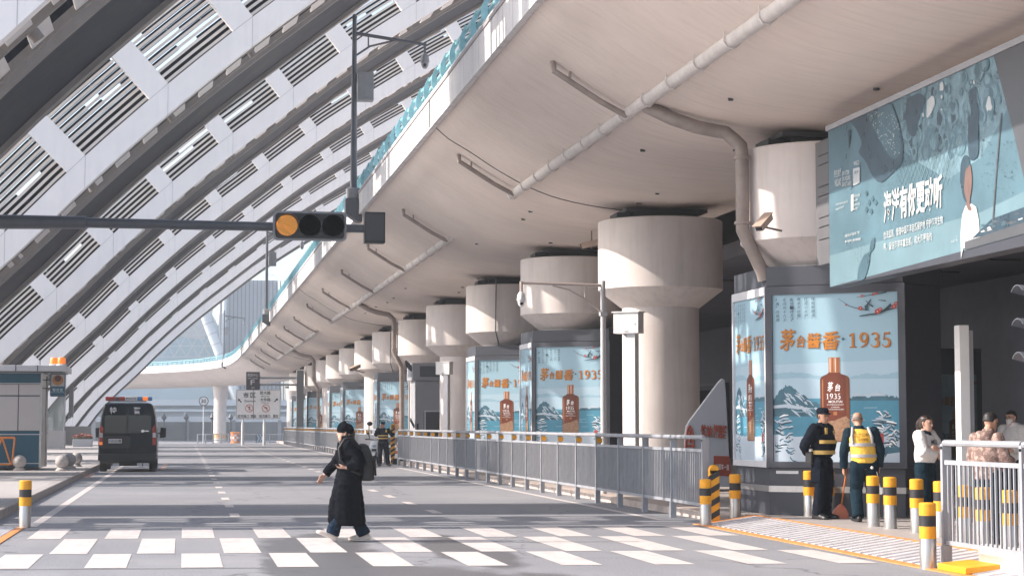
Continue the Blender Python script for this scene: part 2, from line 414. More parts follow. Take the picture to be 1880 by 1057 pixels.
mb.prism([(9.12, 15, .124), (9.25, 15, .13), (9.25, 29.45, .13), (9.12, 29.45, .124)], (0, 0, .01))
mb.prism([(8.29, 29.1, .004), (9.12, 29.1, .124), (9.12, 29.25, .124), (8.29, 29.25, .004)], (0, 0, .01))
mb.prism([(-2.54, 15, .002), (-2.42, 15, .002), (-2.42, 30.0, .002), (-2.54, 30.0, .002)], (0, 0, .012))
tag(mb.build('ramp_edging', M('orange_edging', (.68, .27, .08), .6, var=.2, scale=5, dirt=.3)), kind='structure')

# ------------------------------------------------------------------ viaduct
path = [(5.55, y) for y in range(-14, 181, 6)] + [(5.5, 184), (5.45, 192), (5.4, 200), (5.25, 208), (4.9, 216), (4.2, 223), (2.6, 231), (.2, 238), (-3.2, 245), (-7, 251.5), (-12, 258.5), (-20, 267), (-32, 278), (-48, 292)]
def smooth_path(p, it=2):
    for _ in range(it):
        p = [p[0]] + [tuple(.25 * p[i - 1][k] + .5 * p[i][k] + .25 * p[i + 1][k] for k in (0, 1)) for i in range(1, len(p) - 1)] + [p[-1]]
    return p
path = smooth_path(path)
def frame(i):
    a = V(path[max(i - 1, 0)]); b = V(path[min(i + 1, len(path) - 1)]); t = (b - a).normalized()
    return V(path[i]), t, V((t.y, -t.x))
def pt(i, d, z):
    p, t, n = frame(i); q = p + n * d; return (q.x, q.y, z)
cum = [0]
for i in range(1, len(path)): cum.append(cum[-1] + (V(path[i]) - V(path[i - 1])).length)
def at_s(s):
    s = min(max(s, 0), cum[-1] - .01); i = max(k for k in range(len(cum)) if cum[k] <= s); f = (s - cum[i]) / (cum[i + 1] - cum[i])
    p = V(path[i]) * (1 - f) + V(path[i + 1]) * f; n = (frame(i)[2] * (1 - f) + frame(i + 1)[2] * f).normalized(); return p, n
def sweep(mb, prof, i0=0, i1=None):
    """closed profile of (d, z) carried along the deck edge"""
    i1 = len(path) if i1 is None else i1
    mb.ring([[pt(i, d, z) for d, z in prof] for i in range(i0, i1)])
half = [(.02, 8.40), (.35, 8.12), (.8, 7.86), (1.5, 7.42), (2.2, 7.06), (2.95, 6.80), (3.95, 6.62), (5.2, 6.52)]
def soff_z(d):
    d = min(d, 10.4 - d)
    for (a, za), (b, zb) in zip(half, half[1:]):
        if a <= d <= b: return za + (zb - za) * (d - a) / (b - a)
    return 8.4
def fine(h):     # smooth the underside curve
    out = []
    for k in range(len(h) - 1):
        p0, p1, p2, p3 = h[max(k - 1, 0)], h[k], h[k + 1], h[min(k + 2, len(h) - 1)]
        for j in range(3):
            t = j / 3; out.append(tuple(.5 * (2 * p1[q] + (p2[q] - p0[q]) * t + (2 * p0[q] - 5 * p1[q] + 4 * p2[q] - p3[q]) * t * t + (3 * p1[q] - p0[q] - 3 * p2[q] + p3[q]) * t ** 3) for q in (0, 1)))
    return out + [h[-1]]
hf = fine(half)
prof = hf + [(10.4 - d, z) for d, z in reversed(hf[:-1])] + [(10.38, 8.7), (.02, 8.7)]
via = thing('viaduct', 'curving concrete viaduct with pale smooth underside crossing over the road', 'viaduct')
mb = MB(); sweep(mb, prof); mb.build('deck', SOFF, via, smooth=40)
mb = MB()
for side in (0, 1):
    f = (lambda d: d) if side == 0 else (lambda d: 10.4 - d)
    pr = [(f(-.10), 8.34), (f(.02), 8.34), (f(.02), 8.72), (f(.28), 8.72), (f(.28), 9.22), (f(-.04), 9.22), (f(-.10), 9.06)]
    sweep(mb, pr if side == 0 else list(reversed(pr)))
mb.build('parapet', FASC, via)
mb = MB(); sweep(mb, [(-.125, 9.0), (-.1, 9.0), (-.1, 9.075), (-.125, 9.075)]); mb.build('parapet_groove', GROOVE, via)
mb = MB()
for z, r in ((9.50, .045), (9.72, .05), (9.33, .03)):
    mb.tube([pt(i, .10, z) for i in range(len(path))], r, 6)
s = .5
while s < cum[-1] - 1:
    p, n = at_s(s); n3 = V((n.x, n.y, 0)); t3 = V((-n.y, n.x, 0))
    pl = []
    for a, z in ((.0, 9.2), (-.07, 9.36), (-.06, 9.55), (.05, 9.80), (.15, 9.80), (.05, 9.56), (.06, 9.36), (.14, 9.2)):
        q = V((p.x, p.y, 0)) + n3 * a; pl.append((q.x, q.y, z))
    mb.prism([V(q) - t3 * .03 for q in pl], t3 * .06); s += 1.45
mb.build('railing', TEAL, via)
# deck joints: thin dark seam lines across the underside
for yj in (41.6, 92.5, 144):
    mb = MB(); mb.tube([(5.55 + d, yj, z - .006) for d, z in hf], .013, 6); mb.tube([(5.44, yj, 8.36), (5.44, yj, 9.06)], .012, 6)
    mb.build('deck_joint', BEAR, via)
# drainage: arms across the underside running into long collector pipes
ARMS = [31.24, 42.5, 53.65, 64.3, 75.1, 85.7, 96.6, 108.3, 119.1, 129.9, 142.8, 155, 167, 179]
for k, y in enumerate(ARMS):
    mb = MB()
    ds = [.72, .95, 1.25, 1.55, 1.82, 2.02]
    pts = [(5.55 + d, y, soff_z(d) - .17) for d in ds]
    mb.tube([(pts[0][0] - .02, y, soff_z(.7) - .01), pts[0]] + pts[1:], .055 if k < 14 else .05, 8)
    mb.box((5.55 + 1.0, y, soff_z(1.0) - .08), (.03, .09, .16))
    mb.build('drain_arm', PIPED, via, smooth=40)
for a, b in ((18.0, 43.2), (53.6, 98.9), (108.3, 156)):
    mb = MB(); x, z = 7.62, 7.06 - .0
    mb.tube([(x, a, z), (x, b, z)], .105, 14)
    y = a + .6
    while y < b - .3:
        mb.tube([(x - .12, y, z + .06), (x - .125, y, z - .02), (x - .07, y, z - .11), (x + .03, y, z - .125), (x + .11, y, z - .05), (x + .12, y, z + .03)], .014, 5)
        mb.tube([(x - .12, y, z + .06), (x - .12, y, soff_z(x - .12 - 5.55) + .01)], .010, 5); y += 1.62 if y < 50 else 1.9
    mb.build('collector_pipe', PIPE, via, smooth=40)
# down-pipes leaving the collector for a column
COLY = [30.1, 41.2, 51.2, 61.5, 72.0, 82.3, 93.2, 103.0, 113.6, 124.2, 134.6, 147.0, 157.5, 168]
CXX = 10.75
for k, yy in ((0, 29.6), (5, 82.0), (10, 134.2)):
    mb = MB(); y = yy
    pts = [(7.62 + .08, y + .8, 7.02)] + [(5.55 + d, y + .8 - .15 * d, soff_z(d) - .20) for d in (2.5, 2.9, 3.2, 3.4)] + [(9.08, y + .2, 6.38), (9.17, y + .15, 6.28), (9.19, y + .15, 6.1), (9.19, y + .15, 4.85), (9.55, y + .2, 4.15), (9.58, y + .2, 4.02 if k == 0 else .1)]
    mb.tube(pts, .115, 12)
    for z in (6.05, 4.95): mb.tube([(9.19, y + .15, z), (9.19, y + .15, z + .05)], .14, 12)
    mb.build('down_pipe', PIPED, via, smooth=45)

rnd = random.Random(21)
for k in range(26):
    y = 22 + k * 3.1 + rnd.uniform(-1, 1); d = rnd.choice((2.9, 4.4, 5.6)) + rnd.uniform(-.15, .15); z = soff_z(d) - .004
    mb = MB(); mb.lathe([(.0, z - .03), (rnd.uniform(.04, .06), z - .03), (.05, z + .02)], (5.55 + d, y, 0), 10); mb.build('weep_hole', BEAR, via)
def column(y, label, flare=False, x=CXX):
    z0 = gz(y); t = thing('bridge_column', label, 'column', (x, y, 0), 0, 'columns carrying the viaduct')
    mb = MB()
    if flare: mb.lathe([(.80, z0), (.80, 4.6), (.84, 5.4), (.95, 6.3), (.97, 6.55)], (0, 0, 0), 36)
    else: mb.lathe([(.88, z0), (.88, 4.26), (1.43, 4.68), (1.43, 6.23), (1.41, 6.25)], (0, 0, 0), 48)
    mb.build('shaft', COLM, t, smooth=30)
    mb = MB(); zt = 6.53 if flare else 6.24
    mb.box((0, 0, zt + .09), (1.5, 1.1, .18)); mb.box((-.95, 0, zt + .13), (.3, .7, .10)); mb.box((0, 0, zt + .22), (1.9, 1.3, .08))
    mb.build('bearing', BEAR, t)
    if not flare and y in (61.5, 93.2):
        mb = MB(); mb.tube([(-.62, -1.2, 6.5), (-.64, -1.31, 6.2), (-.66, -1.315, 4.72), (-.46, -.80, 4.24), (-.45, -.80, .2)], .018, 6); mb.build('conduit', DKPOLE, t)
    if flare:
        mb = MB()
        for j in range(16):
            a = 2 * math.pi * j / 16; z = z0 + .55
            q = [(.815 * math.cos(a + b), .815 * math.sin(a + b), z + dz) for b, dz in ((0, 0), (.2, 0), (.42, .62), (.22, .62))]
            mb.prism(q, (math.cos(a) * .004, math.sin(a) * .004, 0))
        mb.build('hazard_stripe', YEL, t)
    return t
CL = ['bridge column inside the large nearest light box beside the blue billboard', 'bare bridge column with a white junction box on its post', 'bridge column above the second light box behind the camera pole',
      'bridge column above the third light box, left of the camera dome', 'bare bridge column between grey guard booth and third light box', 'bare bridge column with brown down-pipe left of the grey guard booth',
      'bridge column above the light box behind the officer on the phone', 'bare bridge column with a small bullet camera above the walking woman', 'bridge column over the light box right of the walking woman\'s hat',
      'bridge column over the narrow light box at the left of the walking woman\'s hat', 'bare far bridge column with its own down-pipe beyond the light boxes', 'far bridge column next to the tall grey gantry post',
      'far bridge column just left of the grey gantry post', 'farthest bridge column visible beside the white direction sign']
for y, l in zip(COLY, CL): column(y, l)
column(239, 'flared bridge column with striped foot standing beside the 30 sign', True, 4.55)
column(252, 'second flared bridge column with striped foot, behind the direction sign', True, 14.5)

# ------------------------------------------------------------------ canopy ribs
RC = [(-8.75, 0), (-8.2, .8), (-7.32, 2.05), (-6.72, 2.85), (-5.64, 4.02), (-4.28, 5.32), (-3.44, 6.14), (-2.4, 7.24), (-.5, 9.05), (1.45, 10.75), (2.62, 11.68), (5.83, 14.25), (7.3, 15.28), (10.2, 17.2), (13.5, 19.1), (17.5, 21.0), (22, 22.8), (27, 24.4)]
def catmull(P, n):
    out = []
    for k in range(len(P) - 1):
        p0, p1, p2, p3 = P[max(k - 1, 0)], P[k], P[k + 1], P[min(k + 2, len(P) - 1)]
        for j in range(n):
            t = j / n; out.append(tuple(.5 * (2 * p1[q] + (p2[q] - p0[q]) * t + (2 * p0[q] - 5 * p1[q] + 4 * p2[q] - p3[q]) * t * t + (3 * p1[q] - p0[q] - 3 * p2[q] + p3[q]) * t ** 3) for q in (0, 1)))
    return out + [P[-1]]
rc = smooth_path(catmull(RC, 6), 6); rs = [0]
for i in range(1, len(rc)): rs.append(rs[-1] + (V(rc[i]) - V(rc[i - 1])).length)
def rp(s, off):
    s = min(max(s, 0), rs[-1] - 1e-3); i = max(k for k in range(len(rs)) if rs[k] <= s); i = min(i, len(rc) - 2); f = (s - rs[i]) / (rs[i + 1] - rs[i])
    p = V(rc[i]) * (1 - f) + V(rc[i + 1]) * f
    def tan(k): return (V(rc[min(k + 1, len(rc) - 1)]) - V(rc[max(k - 1, 0)])).normalized()
    t = (tan(i) * (1 - f) + tan(i + 1) * f).normalized(); return p.x - t.y * off, p.y + t.x * off
def strip(mb, s0, s1, o0, o1, y0, y1, step=.9):
    n = max(1, int((s1 - s0) / step)); rings = []
    for k in range(n + 1):
        s = s0 + (s1 - s0) * k / n; a = rp(s, o0); b = rp(s, o1)
        rings.append([(a[0], y0, a[1]), (b[0], y0, b[1]), (b[0], y1, b[1]), (a[0], y1, a[1])])
    mb.ring(rings)
SMAX = rs[-1] - .05
PITCH = 2.61; BARS = [2.09 + PITCH * k for k in range(16) if 2.09 + PITCH * k < SMAX - 1]
def canopy(smax):
    t = bpy.data.objects.new('canopy_rib', None); COL.objects.link(t)
    mb = MB()
    strip(mb, -.0, smax, 0, .56, 0, .28); strip(mb, 0, smax, 1.95, 2.5, 0, .28)
    strip(mb, 0, BARS[0], .56, 1.95, .004, .27, .5)
    for s in BARS[1:]:
        if s < smax: strip(mb, s - .29, s + .29, .56, 1.95, .006, .27, .6)
    mb.build('frame', WHITE, t)
    mb = MB()
    strip(mb, 0, smax, .552, .56, -.004, 0); strip(mb, 0, smax, 1.95, 1.956, -.004, 0)
    for s in BARS:
        if s < smax - .3:
            a = rp(s + .28, .55); b = rp(s - .22, 0.0); mb.tube([(a[0], -.002, a[1]), (a[0], -.002, a[1] - .78)], .005, 4)
    mb.build('frame_seam', MIDGREY, t)
    mb = MB(); strip(mb, .5, smax, .22, .28, 3.9, 7.53); mb.build('dark_soffit', DARKP, t)
    mb = MB(); strip(mb, .3, smax, .12, .30, 7.55, 7.88); mb.build('rear_beam', DUSTY, t)
    for y0, y1, o0, o1 in ((1.62, 1.75, .16, .30), (3.0, 3.13, .16, .30), (3.72, 3.88, .14, .34)):
        mb = MB(); strip(mb, 1.0, smax, o0, o1, y0, y1); mb.build('soffit_beam', DUSTY, t)
    mb = MB(); s = 1.2
    while s < smax - .6:
        strip(mb, s, s + .50, .20, .24, .70, 1.61, .5); strip(mb, s + .35, s + .80, .20, .24, 1.76, 2.99, .5); s += .92
    mb.build('soffit_grille', LOUVRE, t)
    mb = MB(); strip(mb, 1.0, smax, .35, .85, 3.82, 3.86); strip(mb, 1.0, smax, .40, 1.2, 1.95, 1.98); mb.build('roof_shade_plate', M('roof_shade_dark', (.008, .010, .016), .6, spec=.08, var=.3), t)  # near-black plates added to stand for the dark roof interior
    for o_ in (.75, 1.1): 
        mb = MB(); strip(mb, 1, smax, o_, o_ + .06, 1.5 + o_, 1.62 + o_); mb.build('inner_rail', DKGREY, t)
    mb = MB()
    for j in range(14):
        o = .40 + j * .152; strip(mb, 1.2, smax, o, o + .066, .80, .84)
    mb.build('louvre', LOUVRE, t)
    mb = MB(); rnd = random.Random(3)
    for j in range(14):
        o = .46 + j * .152; s = 1.2
        while s < smax - 1:
            l = rnd.uniform(.8, 4.0); gap = rnd.uniform(.3, 1.7) if rnd.random() < (.10 if j > 7 else .45) else 0
            e = min(s + l, smax); strip(mb, s, e, o, o + .135, 1.25 + (j % 2) * .03, 1.27 + (j % 2) * .03, .9); s = e + gap + .01
    mb.build('roof_shade_strips', M('roof_shade_dark', (.008, .010, .016), .6, spec=.08, var=.3), t)  # near-black strips added for the shade seen between the louvres
    for s in BARS[1:]:
        if s < smax - 1:
            mb = MB(); a = rp(s, .05); b = rp(s + .25, 2.3); mb.tube([(a[0], 2.05, a[1]), (b[0], 1.7, b[1])], .10, 10); mb.build('strut', DUSTY, t, smooth=40)
    return t
RSC = 1.13
rib0 = canopy(SMAX)
RL = ['nearest white canopy rib cut by the top left corner of the picture', 'large white canopy rib whose ladder openings show all their louvres, behind the signal arm end', 'white canopy rib third from the camera, crossing behind the mast arm',
      'white canopy rib fourth from the camera, passing behind the tall viaduct camera pole', 'white canopy rib fifth from the camera, landing behind the kiosk beacons', 'white canopy rib sixth from the camera, above the police kiosk sign',
      'white canopy rib next to last, with nearly no openings showing', 'farthest white canopy rib, its edge against the pale sky above the police van']
for k in range(8):
    Y = 45 + 18.3 * (k - 1)
    o = rib0 if k == 0 else dup(rib0, (0, 0, 0))
    o.location = (0, Y * RSC, EYE - EYE * RSC); o.scale = (RSC,) * 3; tag(o, RL[k], 'canopy', 'white ladder ribs of the canopy')
if HAZE > 0:
    hm = bpy.data.materials.new('haze_air'); hm.use_nodes = True; hn = hm.node_tree; hn.nodes.clear()
    ho = hn.nodes.new('ShaderNodeOutputMaterial'); pv = hn.nodes.new('ShaderNodeVolumePrincipled'); hn.links.new(pv.outputs[0], ho.inputs['Volume'])
    pv.inputs['Color'].default_value = (.86, .93, 1, 1); pv.inputs['Density'].default_value = HAZE; pv.inputs['Anisotropy'].default_value = .3
    mb = MB(); mb.bb((-320, -70, -1.7), (320, 920, 40)); hz = mb.build('haze', hm); tag(hz, kind='stuff')
# ------------------------------------------------------------------ camera poles standing on the parapet
def dome_camera(mb, c, s=1.0, mats=(0, 1)):
    x, y, z = c
    mb.mi = mats[0]; mb.lathe([(.03 * s, .0), (.05 * s, -.02 * s), (.11 * s, -.10 * s), (.13 * s, -.24 * s), (.135 * s, -.27 * s), (.11 * s, -.28 * s), (.10 * s, -.36 * s), (.06 * s, -.44 * s), (.01, -.46 * s)][::-1], c, 18)
    mb.mi = mats[1]; mb.ball((x - .01 * s, y - .07 * s, z - .36 * s), .055 * s, 10)
    mb.mi = 0
def deck_pole(Y, label, first=None, x=5.30):
    if first: return dup(first, (x, Y, 8.55), 0, label)
    t = thing('camera_pole', label, 'camera pole', (x, Y, 8.55), 0, 'camera poles along the viaduct parapet')
    mb = MB(); mb.tube([(0, 0, .4), (0, 0, 6.2)], [.115, .07], 14); mb.lathe([(.02, 6.2), (.09, 6.2), (.06, 6.32), (.03, 6.34)], (0, 0, 0), 12); mb.build('pole', DKPOLE, t, smooth=40)
    mb = MB(); mb.lathe([(.20, .30), (.24, .32), (.24, .62), (.19, .66)], (0, 0, 0), 20); mb.build('collar', GREYPOLE, t, smooth=40)
    mb = MB(); mb.prism([(-.28, -.28, .3), (.26, -.28, .3), (.26, -.28, -.45), (.12, -.28, -.45), (-.28, -.28, -.18)], (0, .56, 0)); mb.build('bracket_box', DKPOLE, t, bevel=.02)
    mb = MB()
    mb.tube([(0, 0, 5.72), (2.35, 0, 5.42)], [.06, .05], 8); mb.tube([(0, 0, 4.95), (.5, 0, 5.3), (1.3, 0, 5.52)], .035, 6); mb.tube([(.45, 0, 5.68), (.45, 0, 5.26)], .025, 6); mb.tube([(2.3, 0, 5.42), (2.3, 0, 5.15)], .04, 8)
    mb.build('arm', DKPOLE, t, smooth=40)
    mb = MB(); dome_camera(mb, (2.3, 0, 5.15), 1.15); mb.build('dome_camera', [GREYPOLE, BLK], t, smooth=40)
    mb = MB(); mb.box((.36, -.05, 3.95), (.50, .4, .92)); mb.box((.36, -.26, 3.75), (.14, .02, .3)); mb.box((.60, -.05, 3.98), (.22, .1, .05)); mb.build('control_box', GREYPOLE, t, bevel=.015)
    return t
p0 = deck_pole(59.3, 'tall dark camera pole on the parapet, arm and dome before the white ribs')
deck_pole(122.6, 'dark camera pole on the parapet seen below the amber signal, no arm showing', p0, 5.27)
deck_pole(217.5, 'farthest camera pole, at the bend of the viaduct before the ribbed grey building', p0, 4.5)

# ------------------------------------------------------------------ mast-arm traffic signal
YS = 38.0
t = thing('traffic_signal', 'horizontal traffic signal with its amber lamp lit on a long dark mast arm', 'traffic signal', (-4.3, YS, 0))
def L(x, y, z): return (x + 4.3, y - YS, z)
zc = onY(572, 415, YS).z
mb = MB(); mb.tube([L(-4.3, YS, 0), L(-4.3, YS, 6.4)], [.17, .13], 16); mb.box(L(-4.3, YS, .02), (.5, .5, .04)); mb.build('pole', DKPOLE, t, smooth=40)
mb = MB(); mb.tube([L(-4.2, YS + .15, zc - .02), L(-2.0, YS + .15, zc), L(-1.98, YS + .15, zc), L(3.9, YS + .15, zc - .02)], [.15, .13, .105, .085], 14)
mb.lathe([(.34, -.02), (.34, .03), (.2, .05), (.16, .4)], L(-4.12, YS + .15, zc - .02), 12, 'X'); mb.build('arm', DKPOLE, t, smooth=40)
x0, x1 = onY(505, 0, YS).x, onY(639, 0, YS).x; h0, h1 = onY(572, 442, YS).z, onY(572, 388, YS).z
xm, zm = (x0 + x1) / 2, (h0 + h1) / 2
def rrect(cx, cz, w, h, r, y, n=5):
    p = []
    for sx, sz, a in ((1, 1, 0), (-1, 1, 90), (-1, -1, 180), (1, -1, 270)):
        for k in range(n + 1):
            b = R(a + 90 * k / n); p.append((cx + sx * (w / 2 - r) + r * math.cos(b), y, cz + sz * (h / 2 - r) + r * math.sin(b)))
    return p
off = V((4.3, -YS, 0))
mb = MB(); mb.prism([V(p) + off for p in rrect(xm, zm, x1 - x0, h1 - h0, .09, YS)], (0, .03, 0)); hd = mb.build('backboard', MIDGREY, t)
mb = MB(); mb.prism([V(p) + off for p in rrect(xm, zm, x1 - x0 - .10, h1 - h0 - .10, .07, YS - .05)], (0, .049, 0)); mb.build('housing', BLK, t)
LENSD = M('unlit_lens', (.05, .056, .066), .35, var=0)
AMB = M('amber_signal', (1.0, .24, .012), .4, var=0, emit=.42)
AMBD = M('amber_led_dots', (1.0, .60, .18), .4, var=0, emit=.8)
rl = (h1 - h0) * .36
for k, lx in enumerate((xm - .50 * (x1 - x0) + .285, xm, xm + .50 * (x1 - x0) - .285)):
    lx = xm + (k - 1) * (x1 - x0) * .312
    mb = MB(); mb.lathe([(rl, 0), (rl, .02), (rl * .9, .035), (.01, .045)], L(lx, YS - .05, zm), 30, 'Y')
    ln = mb.build('lens', [AMB if k == 0 else LENSD], t, smooth=40)
    if k == 0: tag(ln, 'lit amber lens')
    if k == 0:
        mb = MB()
        for q in range(1, 9):
            n = 5 * q
            for j in range(n):
                a = 2 * math.pi * j / n + q * .3; rr = rl * .95 * q / 8.3
                mb.ball(L(lx + rr * math.cos(a), YS - .098 + .0035 * q, zm + rr * math.sin(a)), .0065, 6)
        mb.build('led_dots', AMBD, ln).location = (0, 0, 0)
    mb = MB(); n = 22; ra = rl + .012
    o = []
    for j in range(n + 1):
        a = R(-25 + 230 * j / n); o.append((a, .16 if 0 < a < math.pi else .08))
    mb.ring([[V(L(lx + ra * math.cos(a), YS - .05, zm + ra * math.sin(a))), V(L(lx + ra * math.cos(a), YS - .05 - d, zm + ra * math.sin(a))), V(L(lx + (ra + .008) * math.cos(a), YS - .05 - d, zm + (ra + .008) * math.sin(a))), V(L(lx + (ra + .008) * math.cos(a), YS - .05, zm + (ra + .008) * math.sin(a)))] for a, d in o])
    mb.build('visor', LENSD, t, smooth=40)
a, b = onY(669, 446, YS), onY(707, 390, YS)
mb = MB(); mb.bb(V(L(a.x, YS - .06, a.z)), V(L(b.x, YS + .22, b.z)))
cd = mb.build('countdown_display', BLK, t, bevel=.012); tag(cd, 'blank countdown display')
mb = MB(); mb.bb(V(L(a.x + .03, YS - .066, a.z + .05)), V(L(b.x - .03, YS - .061, b.z - .04))); mb.build('display_glass', LENSD, cd)
mb = MB(); w = b.x - a.x
for sx, sz, dx, dz in ((.2, .12, 0, .33), (.2, .53, 0, .33), (.8, .12, 0, .33), (.8, .53, 0, .33), (.26, .09, .48, 0), (.26, .5, .48, 0), (.26, .88, .48, 0)):
    p = L(a.x + w * sx, YS - .069, a.z + (b.z - a.z) * sz); mb.bb(p, (p[0] + max(dx * w, .03), p[1] + .002, p[2] + max(dz * (b.z - a.z), .03)))
mb.build('unlit_digit', M('unlit_segment', (.05, .055, .062), .5, var=0), cd)

# ------------------------------------------------------------------ signal post at the right edge
PX, PY = 8.55, 17.3
t = thing('signal_post', 'near pedestrian signal seen side-on with black visors above an orange sign', 'traffic signal', (PX, PY, 0))
mb = MB(); mb.tube([(.30, .1, 0), (.30, .1, 5.6)], .07, 14); mb.build('pole', GREYPOLE, t, smooth=40)
mb = MB()
for k in range(4):
    z = 1.93 + k * .335
    mb.box((.06, 0, z + .15), (.26, .36, .315)); mb.box((.06, 0, z + .318), (.30, .40, .03))
mb.build('lamp_housing', M('ribbed_grey_housing', (.42, .44, .46), .45, var=.12, scale=20), t, bevel=.012)
for k in range(3):
    z = 2.16 + k * .335; mb = MB(); n = 12; rg = []
    for j in range(n + 1):
        a = R(-20 + 220 * j / n); d = .30 if 20 < -20 + 220 * j / n < 160 else .12
        c, s_ = math.cos(a), math.sin(a)
        rg.append([(-.07, .15 * c, z + .14 * s_), (-.07 - d, .15 * c, z + .02 + .14 * s_), (-.07 - d, .16 * c, z + .02 + .15 * s_), (-.07, .16 * c, z + .15 * s_)])
    mb.ring(rg); mb.build('visor', DKPOLE, t, smooth=40)
mb = MB(); mb.box((.10, -.02, 1.76), (.30, .3, .28)); mb.build('white_panel', WPAINT, t, bevel=.01)
mb = MB(); mb.box((.10, -.02, 1.43), (.30, .3, .36)); op = mb.build('orange_panel', YEL, t, bevel=.01)
mb = MB(); mb.box((.06, -.175, 1.52), (.13, .006, .12)); mb.build('blue_plate', M('sign_blue', (.12, .42, .55), .5, var=0), op)
mb = MB(); text_h(mb, 'A', (.06, -.180, 1.48), (1, 0, 0), (0, 0, 1), .09, .01, True); mb.build('lettering', WPAINT, op)
mb = MB(); mb.box((.11, -.05, 4.65), (.17, .2, .80)); mb.box((.0, -.05, 4.31), (.10, .12, .12)); mb.tube([(.3, .1, 4.7), (.1, 0, 4.7)], .03, 8); cm = mb.build('camera_housing', WPAINT, t, bevel=.02)
mb = MB(); mb.lathe([(.02, -.06), (.06, -.06), (.06, .05), (.02, .06)], (.0, -.05, 4.22), 12); mb.build('camera_lens', BLK, cm)

# ------------------------------------------------------------------ light boxes with printed posters
ART = [M('poster_sky', (.285, .435, .52), .4, var=0, emit=0.056), M('poster_haze', (.36, .49, .575), .4, var=0, emit=0.049), M('poster_lake', (.06, .23, .33), .4, var=.15, scale=2, emit=0.032), M('poster_slate', (.045, .13, .18), .4, var=.3, scale=5, emit=0.007),
       M('poster_snow', (.42, .49, .56), .4, var=.06, scale=4, emit=0.056), M('poster_gold', (.46, .165, .010), .4, var=.25, scale=6, emit=0.021), M('poster_brown', (.135, .025, .006), .4, var=.15, scale=3, emit=0.007), M('poster_copper', (.38, .14, .045), .4, var=.2, scale=9, emit=0.021),
       M('poster_ink', (.02, .05, .07), .4, var=0), M('poster_red', (.40, .05, .04), .4, var=.2, scale=20, emit=0.010), M('poster_white', (.80, .80, .80), .4, var=0, emit=0.052), M('poster_mist', (.27, .42, .51), .4, var=.05, emit=0.042), M('poster_rock', (.30, .17, .10), .4, var=.45, scale=26, emit=0.017), M('poster_gold_edge', (.20, .05, .01), .4, var=0)]
SKYC, HAZE_, LAKE, SLATE, SNOW, GOLD, BROWN, COPPER, INKC, REDC, WHT, MIST, ROCK, GEDGE = range(14)
